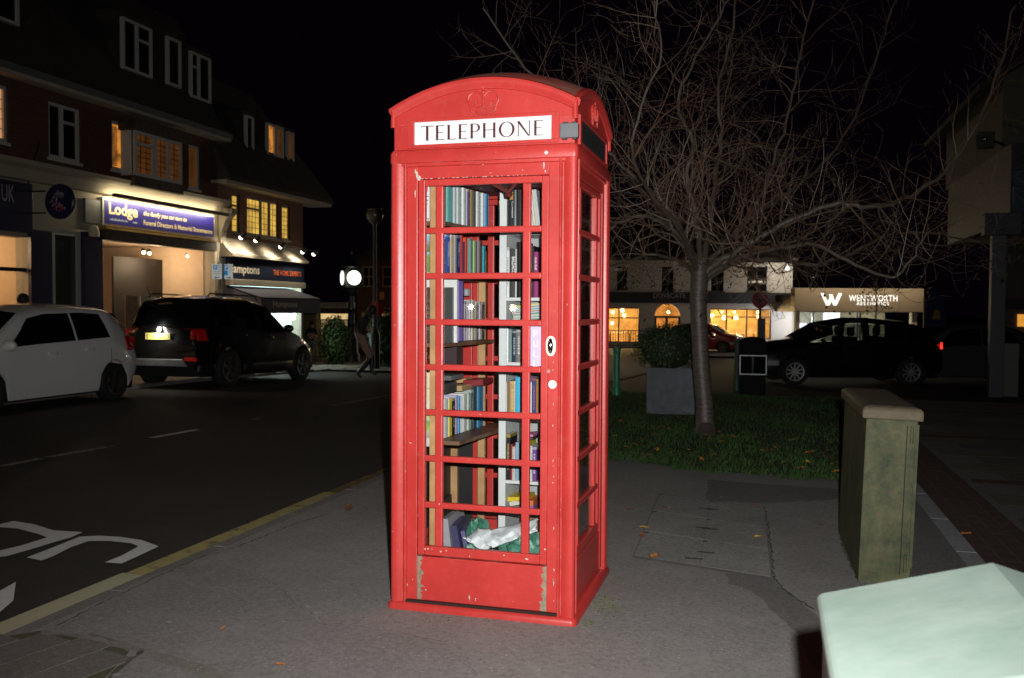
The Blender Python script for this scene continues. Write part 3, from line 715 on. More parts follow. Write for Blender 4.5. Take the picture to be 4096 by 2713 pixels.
for i in range(22): chip(1690 + i * 20 + rn.uniform(-6, 6), 716 - i * .75, rn.uniform(4, 18), 3.2)
for i in range(16): chip(1622 + rn.uniform(-3, 3), rn.uniform(800, 2250), rn.uniform(3, 6), rn.uniform(6, 24))
for i in range(14): chip(2213 + rn.uniform(-2, 2), rn.uniform(1400, 2440), rn.uniform(3, 5), rn.uniform(5, 18))
mb.build('flaked_paint', M('bare_undercoat', (.5, .44, .38), .8, var=.35, scale=60), door, fixn=False, kind='stuff')
kp = PY(1263, 353, -.4545); MB().cyl((kp.x, -.4535, kp.z), (kp.x, -.456, kp.z), .0085, n=14).build('pale_plug', M('pale_plug', (.6, .58, .56), .6, var=.2, scale=40), box)
# ================================================================== shelves and books inside the box
m_pine = M('pine_timber', (.46, .27, .12), .6, var=.25, scale=9, tint=(.3, .13, .05), tscale=5, tamt=.5)
m_dkwood = M('dark_stained_board', (.12, .055, .028), .5, var=.35, scale=12, tint=(.2, .12, .08), tscale=9)
m_whitewood = M('white_laminate', (.62, .65, .66), .4, var=.06, scale=6)
m_pages = M('book_pages', (.6, .56, .47), .8, var=.12, scale=40)
def ZA(x, y): return ((1650 + x / 3.733) / VS, (700 + y / 3.733) / VS)
def ZBk(x, y): return ((1650 + x / 2.614) / VS, (1100 + y / 2.614) / VS)
def ZC(x, y): return ((1650 + x / 2.45) / VS, (1640 + y / 2.45) / VS)
_bm = {}
def cover(c, acc, txt):
    """cover paint with a run of print down the middle of the spine"""
    k = (c, acc, txt)
    if k in _bm: return _bm[k]
    mt, nt, b = _new('book_cover'); tc = NN(nt, 'TexCoord'); g = tc.outputs['Generated']; o = tc.outputs['Object']
    colr = mixcol(nt, noise(nt, o, 14, 4), sc_(c, .85), sc_(c, 1.08))
    if txt:
        sx = NN(nt, 'SeparateXYZ', g); along = sx.outputs[2]
        t1 = noise(nt, NN(nt, 'CombineXYZ', 0., 0., MT(nt, 'MULTIPLY', NN(nt, 'SeparateXYZ', o).outputs[2], 190.)).outputs[0], 1., 2)
        msk = MT(nt, 'MULTIPLY', MT(nt, 'GREATER_THAN', t1, .5), MT(nt, 'MULTIPLY', MT(nt, 'GREATER_THAN', along, .22), MT(nt, 'LESS_THAN', along, .80)))
        ac = sx.outputs[1] if txt == 1 else sx.outputs[0]
        msk = MT(nt, 'MULTIPLY', msk, MT(nt, 'LESS_THAN', MT(nt, 'ABSOLUTE', MT(nt, 'SUBTRACT', ac, .5)), .2))
        band = MT(nt, 'GREATER_THAN', along, .93)
        colr = mixcol(nt, MT(nt, 'MULTIPLY', MT(nt, 'MAXIMUM', msk, MT(nt, 'MULTIPLY', band, .5)), .85), colr, acc)
    nt.links.new(colr, b.inputs['Base Color']); b.inputs['Roughness'].default_value = .38
    _bm[k] = mt; return mt
ORD = ['first', 'second', 'third', 'fourth', 'fifth', 'sixth', 'seventh', 'eighth', 'ninth', 'tenth', 'eleventh', 'twelfth', 'thirteenth', 'fourteenth', 'fifteenth', 'sixteenth', 'seventeenth', 'eighteenth', 'nineteenth', 'twentieth']
def book(name, x0, x1, y0, y1, z0, z1, c, acc, txt, spine, label, group, tilt=0.):
    """spine: 'x' faces +x, 'y' faces -y"""
    cx, cy = (x0 + x1) / 2, (y0 + y1) / 2; hx, hy, h = abs(x1 - x0) / 2, abs(y1 - y0) / 2, z1 - z0
    mb = MB(); hb = .003
    if spine == 'x':
        mb.box(-hx, hx, -hy, -hy + .0022, 0, h); mb.box(-hx, hx, hy - .0022, hy, 0, h)
        mb.add([(hx - .002, -hy, 0), (hx + .001, -hy * .5, 0), (hx + .001, hy * .5, 0), (hx - .002, hy, 0), (hx - .002, -hy, h), (hx + .001, -hy * .5, h), (hx + .001, hy * .5, h), (hx - .002, hy, h)], [[0, 1, 5, 4], [1, 2, 6, 5], [2, 3, 7, 6]])
        mb.cur = 1; mb.box(-hx + .004, hx - .003, -hy + .0023, hy - .0023, hb, h - hb)
    else:
        mb.box(-hx, -hx + .0022, -hy, hy, 0, h); mb.box(hx - .0022, hx, -hy, hy, 0, h)
        mb.add([(-hx, -hy + .002, 0), (-hx * .5, -hy - .001, 0), (hx * .5, -hy - .001, 0), (hx, -hy + .002, 0), (-hx, -hy + .002, h), (-hx * .5, -hy - .001, h), (hx * .5, -hy - .001, h), (hx, -hy + .002, h)], [[0, 1, 5, 4], [1, 2, 6, 5], [2, 3, 7, 6]])
        mb.cur = 1; mb.box(-hx + .0023, hx - .0023, -hy + .003, hy - .004, hb, h - hb)
    o = mb.build(name, [cover(c, acc, txt), m_pages], local=True)
    o.location = (cx, cy, z0)
    if tilt: o.rotation_euler = (tilt, 0, 0) if spine == 'x' else (0, tilt, 0)
    return tag(o, label, 'book', group)
# ---- timber unit on the left
unit = thing('timber_bookshelf', 'pine and dark board bookshelf inside the left of the phone box', 'bookshelf', (-.3, -.05, .07))
def lx(y): return -.237 + (y + .33) / .58 * .065            # line the spines stand on
SH = {'top': 1.858, 'second': 1.602, 'third': 1.273, 'bottom': .802}
for nm, z in SH.items():
    mb = MB(); e = .02 if nm != 'bottom' else .1; yb = .26 if nm != 'bottom' else .40
    mb.prism([(-.405, -.345, z - .022), (lx(-.34) + e, -.345, z - .022), (lx(yb) + e, yb, z - .022), (-.405, yb, z - .022)], (0, 0, .02))
    mb.build('shelf_board', m_dkwood, unit, bevel=.002)
for (x0, x1, y0, y1, z1) in ((-.279, -.240, -.372, -.347, 2.05), (-.405, -.36, .265, .29, 2.05)):
    MB().box(x0, x1, y0, y1, .07, z1).build('post', m_pine, unit, bevel=.002)
a = PY(*ZBk(693, 300), .275); b = PY(*ZBk(765, 300), .275)
MB().box(a.x, b.x, .265, .29, .07, 1.75).build('post', m_pine, unit, bevel=.002)
WHT, BLK, NAVY, TEAL = (.66, .68, .68), (.012, .012, .014), (.02, .022, .1), (.16, .5, .5)
def row_left(shelf, F, pL, pR, items, where, group, ya=-.33, yb=.255):
    n = len(items)
    for i, (x0, x1, top, c, acc, txt, words) in enumerate(items):
        y0 = ya + (x0 - pL) / (pR - pL) * (yb - ya); y1 = ya + (x1 - pL) / (pR - pL) * (yb - ya)
        fx = PY(*F((x0 + x1) / 2, top), (y0 + y1) / 2); X = fx.x; z1 = min(fx.z, 2.05)
        z0 = SH[shelf]; z1 = max(z1, z0 + .1)
        book('book', max(X - .15, -.404), X, y0 + .0008, y1 - .0008, z0, z1, c, acc, txt, 'x', '%s book, %s from the left on the %s' % (words, ORD[i], where), group)
row_left('top', ZA, 415, 1148, [
    (415, 470, 168, (.5, .49, .5), (.05, .04, .06), 1, 'grey-white'), (470, 508, 172, (.2, .12, .07), (.4, .3, .2), 0, 'brown thin'), (508, 624, 172, TEAL, (.6, .7, .7), 0, 'broad turquoise'),
    (624, 666, 178, (.5, .46, .47), (.2, .2, .2), 0, 'pale pinkish grey'), (666, 750, 180, (.5, .6, .62), WHT, 0, 'pale blue-white'), (750, 826, 178, WHT, (.1, .12, .3), 0, 'white'),
    (826, 870, 180, (.09, .07, .17), (.5, .4, .3), 1, 'dark violet'), (870, 906, 182, (.35, .22, .07), (.7, .5, .2), 0, 'thin mustard'), (906, 958, 185, (.05, .07, .07), (.3, .3, .3), 0, 'dark green-grey'),
    (958, 1042, 185, WHT, (.1, .3, .5), 0, 'tall white'), (1042, 1092, 185, (.6, .66, .7), (.2, .4, .6), 0, 'slim white'), (1092, 1148, 185, (.06, .25, .48), (.6, .7, .8), 0, 'bright blue')], 'top left shelf', 'books on the top left shelf', yb=.235)
row_left('second', ZA, 412, 1098, [
    (412, 440, 880, (.6, .5, .2), WHT, 0, 'pale yellow'), (440, 470, 955, (.62, .36, .02), WHT, 0, 'amber'), (470, 500, 960, NAVY, WHT, 0, 'dark navy'), (500, 570, 885, (.03, .1, .42), (.55, .65, .7), 1, 'royal blue lettered'),
    (570, 632, 893, (.55, .42, .25), WHT, 1, 'cream'), (632, 660, 905, (.3, .33, .36), WHT, 0, 'grey'), (660, 727, 905, NAVY, (.4, .4, .5), 1, 'navy lettered'), (727, 757, 885, (.5, .03, .03), WHT, 0, 'red'),
    (757, 786, 1000, (.03, .03, .09), WHT, 0, 'short navy'), (786, 832, 940, (.55, .07, .03), (.7, .5, .3), 0, 'orange-red'), (832, 853, 960, (.2, .3, .36), WHT, 0, 'thin slate blue'), (853, 916, 955, (.2, .38, .3), (.05, .1, .1), 1, 'sage green'),
    (916, 938, 985, (.35, .5, .12), WHT, 0, 'thin lime'), (938, 976, 985, (.16, .13, .16), WHT, 0, 'dusky grey'), (976, 1005, 985, (.3, .3, .32), WHT, 0, 'light grey'), (1005, 1054, 990, (.1, .05, .04), (.5, .4, .3), 0, 'dark brown pictorial'), (1054, 1098, 1065, (.04, .42, .5), (.02, .05, .08), 0, 'cyan lettered')], 'second left shelf', 'books on the second left shelf', yb=.235)
row_left('third', ZBk, 290, 762, [
    (466, 480, 58, (.04, .06, .3), (.5, .5, .6), 0, 'blue spiral-bound'), (480, 526, 62, (.25, .15, .5), (.5, .4, .2), 0, 'purple'), (526, 540, 70, NAVY, WHT, 0, 'thin navy'), (540, 570, 275, (.4, .4, .42), BLK, 1, 'short grey'), (570, 592, 280, (.5, .36, .5), WHT, 0, 'pink'),
    (592, 620, 262, WHT, BLK, 1, 'white lettered'), (620, 662, 262, (.55, .5, .38), BLK, 0, 'cream'), (662, 700, 290, (.2, .17, .18), WHT, 1, 'dim grey'), (700, 726, 280, (.5, .5, .52), BLK, 1, 'pale grey'), (726, 762, 282, (.07, .045, .04), (.5, .4, .3), 1, 'dark brown')], 'third left shelf', 'books on the third left shelf', yb=.25)
row_left('bottom', ZBk, 288, 752, [
    (288, 328, 1262, (.62, .52, .2), WHT, 0, 'pale yellow'), (328, 384, 1290, WHT, (.5, .04, .04), 0, 'white'), (384, 414, 1300, (.6, .46, .04), WHT, 0, 'yellow'), (414, 450, 1290, BLK, (.5, .5, .4), 1, 'black'), (450, 484, 1258, (.36, .34, .48), WHT, 0, 'lavender'),
    (484, 506, 1265, (.04, .3, .6), WHT, 0, 'sky blue'), (506, 528, 1258, WHT, BLK, 0, 'slim white'), (528, 582, 1238, (.6, .6, .58), (.2, .2, .2), 0, 'broad white'), (582, 608, 1230, (.4, .48, .42), (.1, .2, .15), 1, 'pale green'), (608, 640, 1205, (.08, .14, .15), WHT, 1, 'dark teal'),
    (640, 680, 1170, (.035, .04, .045), (.3, .3, .3), 0, 'charcoal'), (680, 752, 1162, (.06, .24, .42), (.6, .5, .1), 0, 'blue pictorial')], 'lowest left shelf', 'books on the lowest left shelf', yb=.245)
# large dark book and the white pad behind it, standing face out on the third shelf
def faceout(name, pts, y, th, c, label, cat, z0, acc=None, txt=0):
    A = PY(*pts[0], y); B = PY(*pts[1], y); mb = MB(); mb.box(A.x, B.x, y, y + th, z0, A.z)
    return mb.build(name, cover(c, acc or WHT, 0), label=label, cat=cat)
d = faceout('book', (ZBk(110, 130), ZBk(415, 725)), -.325, .022, (.045, .048, .05), 'large charcoal book standing face out on the third left shelf', 'book', SH['third'])
mb = MB(); A = PY(*ZBk(118, 240), -.327)
text_on(mb, 'BOOK', (-.338, -.3262, A.z - .02), (1, 0, 0), (0, 0, 1), height=.014)
for i in range(14):
    mb.box(-.338, -.338 + .05 * (.75 + .25 * sin(i * 2.1)), -.3262, -.3258, A.z - .045 - i * .0085, A.z - .0415 - i * .0085)
mb.build('cover_print', M('grey_print', (.2, .18, .16), .5, var=0), d, fixn=False, local=False)
faceout('note_pad', (ZBk(112, 50), ZBk(462, 728)), -.300, .02, (.62, .64, .64), 'white spiral pad standing behind the charcoal book', 'note pad', SH['third'])
# leaflets in the narrow left column
def card(pts, y, mat, label, z=None):
    A = PY(*pts[0], y); B = PY(*pts[1], y); mb = MB(); mb.box(A.x, B.x, y, y + .004, B.z, A.z); return mb.build('leaflet', mat, label=label, cat='leaflet')
l1 = card((ZA(128, 165), ZA(252, 645)), -.362, M('white_card', (.66, .67, .7), .6, var=.05), 'white leaflet with pink lettering in the top left pane')
mb = MB(); P0 = PY(*ZA(175, 262), -.3625); text_on(mb, 'U', P0, (1, 0, 0), (0, 0, 1), width=.019, height=.03, bold=.03)
mb.build('lettering', M('pink_print', (.75, .08, .45), .5, var=0), l1, fixn=False)
mb = MB()
for i, wl_ in enumerate((.006, .026, .014, .024, .016, .022)):
    q = PY(*ZA(165, 300 + i * 29), -.3625); mb.box(q.x, q.x + wl_, q.y, q.y + .0003, q.z, q.z + .0045)
mb.build('print_lines', M('blue_grey_print', (.1, .15, .22), .5, var=0), l1, fixn=False, kind='stuff')
def landscape(name, cols):
    mt, nt, b = _new(name); g = NN(nt, 'TexCoord'); sx = NN(nt, 'SeparateXYZ', g.outputs['Generated'])
    cr = NN(nt, 'ValToRGB', MT(nt, 'ADD', sx.outputs[2], MT(nt, 'MULTIPLY', noise(nt, g.outputs['Object'], 40, 4), .06))); el = cr.color_ramp.elements
    el[0].position, el[0].color = cols[0][0], c4(cols[0][1]); el[1].position, el[1].color = cols[-1][0], c4(cols[-1][1])
    for p, c in cols[1:-1]: e = el.new(p); e.color = c4(c)
    nt.links.new(cr.outputs[0], b.inputs['Base Color']); b.inputs['Roughness'].default_value = .4; return mt
card((ZA(128, 870), ZA(252, 1452)), -.362, landscape('printed_landscape', [(0, (.13, .22, .07)), (.45, (.16, .27, .08)), (.52, (.2, .5, .7)), (.56, (.1, .14, .06)), (.68, (.16, .2, .12)), (.8, (.25, .3, .36)), (.93, (.2, .5, .7)), (1, (.5, .6, .65))]), 'leaflet printed with a green landscape in the second left pane')
card((ZBk(108, 1020), ZBk(190, 1420)), -.362, landscape('cream_sheets', [(0, (.6, .6, .58)), (.28, (.6, .58, .5)), (.30, (.62, .55, .36)), (.6, (.62, .55, .36)), (.61, (.2, .17, .12)), (.63, (.62, .55, .38)), (1, (.62, .58, .44))]), 'cream notice in the fifth left pane')
card((ZC(102, 80), ZC(182, 360)), -.362, landscape('green_picture', [(0, (.5, .48, .46)), (.3, (.58, .56, .54)), (.36, (.3, .3, .26)), (.55, (.4, .42, .34)), (.65, (.3, .45, .1)), (.9, (.14, .35, .06)), (1, (.45, .55, .4))]), 'picture card of a green field in the sixth left pane')
# things lying on the lowest left shelf and the one above
def slab(name, pts, y0, y1, th, c, label, tilt=0., cat='book'):
    A = PY(*pts[0], (y0 + y1) / 2); B = PY(*pts[1], (y0 + y1) / 2); hx = abs(B.x - A.x) / 2
    mb = MB(); mb.box(-hx, hx, -(y1 - y0) / 2, (y1 - y0) / 2, -th / 2, th / 2); o = mb.build(name, cover(c, WHT, 0), local=True, label=label, cat=cat)
    o.location = ((A.x + B.x) / 2, (y0 + y1) / 2, (A.z + B.z) / 2); o.rotation_euler = (0, tilt, 0); return o
slab('book', (ZBk(290, 1035), ZBk(470, 1095)), -.30, -.12, .022, (.1, .1, .105), 'grey book lying on the row in the lowest left shelf')
slab('book', (ZBk(300, 1100), ZBk(415, 1250)), -.28, -.14, .05, (.02, .02, .022), 'black bundle lying on the pale yellow books', cat='book')
slab('book', (ZBk(410, 1140), ZBk(570, 1215)), -.1, .06, .028, (.4, .27, .13), 'tan book lying across the lowest left row', -.08)
slab('book', (ZBk(590, 1080), ZBk(790, 1150)), .02, .2, .03, (.2, .02, .025), 'maroon book lying on top of the lowest left row', -.05)
slab('book', (ZBk(420, 1075), ZBk(600, 1130)), .1, .22, .02, (.45, .3, .15), 'buff folder lying behind the maroon book', -.12)
p0 = PY(*ZBk(566, 185), .16); mb = MB(); mb.lathe([(0, -.018), (.017, -.018), (.02, -.012), (.02, .016), (.016, .02), (0, .02)], (p0.x, .16, p0.z), 16); mb.build('cup', M('grey_cup', (.25, .26, .29), .4, var=.1), label='small grey cup on the third left shelf books', cat='cup')
slab('board', (ZBk(300, 765), ZBk(495, 935)), -.05, .05, .12, (.05, .03, .035), 'dark brown box file below the third left shelf', cat='box file')
# ---- white bookcase on the right
YW = .06
case = thing('white_bookcase', 'white laminate bookcase inside the right of the phone box', 'bookcase', (.15, .2, .07))
xl0, xl1 = PY(1153, 900, YW).x, PY(1169, 900, YW).x
MB().box(xl0, xl1, YW, .33, .10, 2.055).build('side_panel', m_whitewood, case, bevel=.0015)
MB().box(.352, .366, YW, .33, .10, 2.055).build('side_panel', m_whitewood, case, bevel=.0015)
MB().box(.3665, .37, YW + .005, .325, .10, 2.05).build('added_dark_sheet', M('dark_red_sheet', (.035, .008, .007), .6, var=.4, scale=6), case)  # added sheet, its dark colour stands in for shade behind the right panes
MB().box(xl1, .352, .318, .33, .10, 2.055).build('back_panel', M('grey_hardboard', (.36, .37, .38), .6, var=.1), case)
SR = {'top': PY(1200, 536, YW).z, 'second': PY(1200, 688, YW).z, 'third': PY(1200, 838, YW).z, 'fourth': PY(1200, 967, YW).z, 'fifth': PY(1200, 1112, YW).z, 'base': .12}
for z in SR.values(): MB().box(xl1, .352, YW + .001, .318, z - .017, z).build('shelf_board', m_whitewood, case, bevel=.0015)
def row_right(shelf, F, items, where, group):
    for i, (x0, x1, top, c, acc, txt, words) in enumerate(items):
        a = PY(*F(x0, top), YW + .012); b = PY(*F(x1, top), YW + .012); z0 = SR[shelf]
        tl = -.13 if shelf == 'top' and i >= 5 else 0.
        if tl: a.x += .012; b.x += .012
        book('book', a.x + .0006, min(b.x, .351) - .0006, YW + .012 + .004 * (i % 3), YW + .15, z0, max(min(a.z, 2.05), z0 + .08), c, acc, txt, 'y', '%s book, %s from the left on the %s' % (words, ORD[i], where), group, tl)
row_right('top', ZA, [(1285, 1366, 150, BLK, (.5, .4, .1), 0, 'black gold-crested'), (1366, 1435, 165, (.016, .014, .014), WHT, 0, 'plain black'), (1435, 1552, 135, (.022, .026, .034), WHT, 0, 'thick charcoal lettered'), (1552, 1640, 160, (.02, .018, .018), WHT, 0, 'dull black'), (1640, 1712, 300, (.1, .02, .04), WHT, 0, 'dark maroon'),
    (1712, 1752, 150, (.12, .42, .58), WHT, 0, 'light blue'), (1752, 1785, 150, (.6, .56, .5), WHT, 0, 'off-white'), (1785, 1818, 150, (.62, .6, .56), (.5, .1, .1), 0, 'cream pamphlet-like'), (1818, 1856, 150, (.55, .52, .46), WHT, 0, 'beige'), (1856, 1892, 150, (.5, .53, .55), WHT, 0, 'pale grey')], 'top right shelf', 'books on the top right shelf')
row_right('second', ZA, [(1316, 1398, 1090, (.36, .52, .62), WHT, 0, 'pale blue'), (1398, 1446, 1080, WHT, BLK, 2, 'white'), (1446, 1560, 1105, (.05, .05, .048), WHT, 0, 'dark lettered'), (1560, 1700, 1000, (.014, .014, .016), (.4, .4, .4), 0, 'black'), (1700, 1764, 1060, (.06, .05, .2), (.6, .5, .7), 2, 'indigo'), (1764, 1812, 1060, (.02, .016, .02), WHT, 0, 'slim black'), (1812, 1878, 1150, (.3, .03, .16), WHT, 0, 'magenta lettered')], 'second right shelf', 'books on the second right shelf')
row_right('third', ZBk, [(944, 1005, 560, (.6, .63, .62), WHT, 0, 'white'), (1005, 1036, 570, (.2, .28, .28), WHT, 0, 'teal-grey'), (1036, 1086, 585, (.02, .03, .05), (.4, .5, .6), 2, 'midnight blue'), (1086, 1140, 575, (.2, .18, .18), WHT, 2, 'taupe')], 'third right shelf', 'books on the third right shelf')
row_right('fourth', ZBk, [(938, 990, 1112, (.6, .54, .46), (.6, .1, .05), 2, 'cream with red print'), (990, 1010, 1110, (.2, .14, .1), WHT, 0, 'thin brown'), (1010, 1074, 1112, (.48, .3, .12), (.6, .5, .3), 2, 'golden tan'), (1074, 1130, 1070, (.04, .42, .66), WHT, 0, 'cyan topped'), (1130, 1186, 1120, (.2, .2, .22), WHT, 0, 'hidden grey'), (1186, 1216, 1070, (.44, .4, .56), WHT, 0, 'lavender'), (1216, 1248, 1120, WHT, (.3, .3, .3), 0, 'white'), (1248, 1290, 1080, (.03, .06, .2), (.6, .1, .1), 2, 'navy'), (1290, 1312, 1090, (.4, .18, .06), WHT, 0, 'rust')], 'fourth right shelf', 'books on the fourth right shelf')
row_right('fifth', ZC, [(888, 915, 245, (.5, .54, .6), WHT, 0, 'pale grey-blue'), (915, 958, 240, BLK, (.6, .5, .1), 2, 'black and yellow lettered'), (958, 978, 340, (.3, .03, .05), WHT, 0, 'thin crimson'), (978, 1008, 360, (.55, .5, .48), (.7, .25, .1), 2, 'off-white'), (1008, 1040, 320, (.22, .4, .56), WHT, 0, 'light blue'), (1040, 1108, 330, (.05, .03, .03), WHT, 0, 'dark'), (1108, 1130, 310, (.08, .09, .05), WHT, 2, 'thin olive black'), (1130, 1150, 305, (.66, .55, .04), BLK, 0, 'yellow'), (1150, 1174, 355, (.55, .58, .58), (.2, .3, .5), 2, 'white and blue'), (1174, 1216, 365, (.16, .06, .26), WHT, 2, 'purple')], 'fifth right shelf', 'books on the fifth right shelf')
# real lettering on the spines that can be read
def spine_text(label_part, s, pA, pB, y, mat, down=True, bold=.02):
    A = PY(*pA, y); B = PY(*pB, y); o = [q for q in col.objects if q.get('label', '').startswith(label_part)][0]
    h = abs(B.x - A.x); L = abs(A.z - B.z); mb = MB()
    if down: text_on(mb, s, (min(A.x, B.x), y, max(A.z, B.z)), (0, 0, -1), (1, 0, 0), width=L, height=h, bold=bold)
    else: text_on(mb, s, (max(A.x, B.x), y, min(A.z, B.z)), (0, 0, 1), (-1, 0, 0), width=L, height=h, bold=bold)
    mb.build('lettering', mat, o, fixn=False)
m_wp = M('white_print', (.7, .7, .7), .5, var=0); m_gp = M('gold_print', (.6, .45, .15), .5, var=0); m_op = M('orange_print', (.75, .3, .03), .5, var=0); m_bp = M('black_print', (.01, .02, .03), .5, var=0)
yy = YW + .0125
spine_text('thick charcoal lettered', 'C. J. SANSOM', ZA(1478, 395), ZA(1500, 640), YW + .0175, m_wp)
spine_text('thick charcoal lettered', 'NOIR', ZA(1452, 260), ZA(1502, 375), YW + .0175, m_op)
spine_text('dark lettered', 'BALDACCI', ZA(1482, 1222), ZA(1535, 1480), YW + .0175, m_wp)
spine_text('magenta lettered', 'Arab Gulf', ZA(1825, 1225), ZA(1858, 1420), YW + .010, m_wp)
o = [q for q in col.objects if q.get('label', '').startswith('black gold-crested')][0]; mb = MB(); A = PY(*ZA(1325, 400), yy - .003)
mb.box(A.x - .011, A.x + .011, A.y, A.y + .0008, A.z - .012, A.z + .006); mb.box(A.x - .005, A.x + .006, A.y, A.y + .0008, A.z + .006, A.z + .013)
for i, wd in enumerate(('Mark', 'Arnold', 'Forster')): text_on(mb, wd, (A.x - .011, A.y, A.z - .022 - i * .0085), (1, 0, 0), (0, 0, 1), width=.022, height=.006, bold=.02)
mb.build('crest', m_gp, o, fixn=False)
def spine_text_left(lp, s, pA, pB, mat, bold=.02):
    o = [q for q in col.objects if q.get('label', '').startswith(lp)][0]; bx = max(v_.co.x for v_ in o.data.vertices) + o.location.x + .0015
    A = PX(*pA, bx); B = PX(*pB, bx); hy = max(v_.co.y for v_ in o.data.vertices); cy = o.location.y; h = hy * 1.1; L = abs(A.z - B.z); mb = MB()
    text_on(mb, s, (bx, cy + h / 2, min(A.z, B.z)), (0, 0, 1), (0, -1, 0), width=L, height=h, bold=bold) if mat is m_bp else text_on(mb, s, (bx, cy - h / 2 * -1, min(A.z, B.z)), (0, 0, 1), (0, -1, 0), width=L, height=h, bold=bold)
    mb.build('lettering', mat, o, fixn=False)
spine_text_left('cyan lettered', 'RUBY REDFORT', ZA(1075, 1085), ZA(1075, 1435), m_bp)
spine_text_left('royal blue lettered', 'Shattered', ZA(540, 1000), ZA(540, 1220), m_wp)
spine_text_left('navy lettered', 'Kenya', ZA(700, 1000), ZA(700, 1150), m_wp)
spine_text_left('grey-white', 'DISCOVERING', ZA(445, 240), ZA(445, 560), m_bp)
# magazines lying on the third right shelf
rnd = random.Random(2); zz = SR['third'] + .335 * 0
A = PY(*ZBk(1000, 465), YW + .01); z = SR['third'] + .32; z = PY(*ZBk(1000, 470), YW).z
mags = [(.3, .4, .36), (.55, .57, .5), (.2, .36, .38), (.6, .62, .6), (.42, .45, .3), (.1, .3, .3), (.6, .6, .62), (.35, .2, .2), (.5, .55, .56), (.25, .4, .42), (.62, .58, .5), (.2, .28, .34), (.55, .6, .55), (.64, .52, .06)]
zbase = SR['third']
hidden = z - zbase
nm = len(mags); th = (PY(*ZBk(1100, 300), YW).z - z) / nm
names = ['sage', 'stone', 'deep teal', 'white', 'olive', 'dark green', 'chalk', 'dull red', 'grey-blue', 'blue-green', 'ivory', 'slate', 'mint', 'yellow']
# the pile stands on two thick volumes so that it reaches the height seen
for i in range(nm):
    zc = SR['third'] + th * (i + .5)
    pass
pz = z
o = None
mb = MB(); mb.box(.06, .33, YW + .03, YW + .2, SR['third'], z - .012); mb.build('box_file', M('grey_board', (.4, .41, .42), .6, var=.1), label='grey box file under the sloping pile of magazines', cat='box file')
for i in range(nm):
    sl = -.07 - .004 * i; xa = .0 + .012 * (nm - i) / nm + rnd.uniform(-.006, .006); xb = .345
    hx = (xb - xa) / 2; mb = MB(); mb.box(-hx, hx, -.09, .09, -th * .46, th * .46)
    o = mb.build('magazine', cover(mags[i], WHT, 0), local=True); o.location = ((xa + xb) / 2, YW + .105 + rnd.uniform(-.006, .006), z + th * (i + .6) + .006); o.rotation_euler = (0, sl, rnd.uniform(-.03, .03))
    tag(o, '%s magazine, %s from the bottom of the sloping pile' % (names[i], ORD[i]), 'magazine', 'magazines in the white bookcase')
# books lying on the lowest right shelf
for pts, c, lb, tl in (((ZC(968, 835), ZC(1168, 862)), (.66, .5, .03), 'yellow and black book lying on the lowest right shelf', -.08), ((ZC(985, 862), ZC(1172, 905)), (.6, .58, .5), 'white book lying under the yellow one', -.2),
                       ((ZC(1108, 905), ZC(1216, 975)), (.3, .12, .4), 'purple book lying at the right of the lowest shelf', .03), ((ZC(1170, 875), ZC(1216, 905)), (.65, .16, .05), 'orange booklet lying on the purple book', .02)):
    slab('book', pts, YW + .03, YW + .17, .022 if 'purple' not in lb else .03, c, lb, tl)
mb = MB(); mb.box(.05, .34, YW + .03, YW + .18, SR['base'], PY(*ZC(1100, 985), YW).z - .004); mb.build('carton', M('brown_card', (.2, .13, .08), .8, var=.2), label='brown carton at the bottom of the white bookcase', cat='carton')
slab('book', (ZC(1112, 215), ZC(1216, 262)), YW + .0, YW + .15, .012, (.6, .2, .42), 'pink book lying tilted on the fifth right shelf row', -.14)
slab('book', (ZC(1112, 245), ZC(1216, 290)), YW + .0, YW + .15, .014, (.05, .04, .04), 'dark book lying tilted under the pink one', -.14)
# floor of the box: leaning books and carrier bags
fb = [(-.245, .030, .26, .30, (.66, .66, .62), 'white book leaning at the lower left of the box floor', .14), (-.19, .035, .28, .34, (.3, .3, .34), 'lavender-grey book leaning on the box floor', .2), (-.27, .03, .25, .40, (.03, .028, .028), 'tall black book leaning behind the white one', .1),
      (-.14, .03, .22, .31, (.03, .03, .1), 'navy book leaning on the box floor', .28), (-.105, .02, .18, .28, (.09, .07, .2), 'violet-blue book leaning beside the green bag', .35)]
for i, (x, t, dpt, h, c, lb, tl) in enumerate(fb):
    mb = MB(); mb.box(-t / 2, t / 2, -dpt / 2, dpt / 2, 0, h); o = mb.build('book', cover(c, WHT, 0), local=True, label=lb, cat='book', group='books on the box floor')
    o.location = (x, -.2 + .03 * (i % 3), .072 + abs(sin(tl)) * t / 2); o.rotation_euler = (0, -tl * .6 if i else -.05, .05 * i)
def bag(name, c, r, mat, label, seed, sq=.16):
    rn = random.Random(seed); ph = [(rn.uniform(3, 11), rn.uniform(3, 11), rn.uniform(0, 6.28), rn.uniform(0, 6.28)) for _ in range(9)]
    def f(a, b):
        t, p = 2 * pi * a, pi * b; k = 1
        for i, (q, w, e1_, e2_) in enumerate(ph): k += sq / (1 + .35 * i) * sin(round(q) * t + e1_ + 2 * sin(p * 3)) * sin(w * p + e2_) * sin(p)
        k = k - .12 * abs(sin(3 * t + 7 * p))
        x, y, z = r[0] * cos(t) * sin(p) * k, r[1] * sin(t) * sin(p) * k, r[2] * cos(p) * k
        return (c[0] + x, c[1] + y, max(c[2] + z, .073))
    mb = MB(); mb.grid(f, 44, 26, True); return mb.build(name, mat, smooth=True, label=label, cat='bag')
bag('carrier_bag', (.2, -.265, .22), (.17, .115, .15), M('green_polythene', (.05, .2, .14), .35, var=.25, scale=9, bump=.5, bscale=18), 'green plastic bag slumped on the box floor', 4)
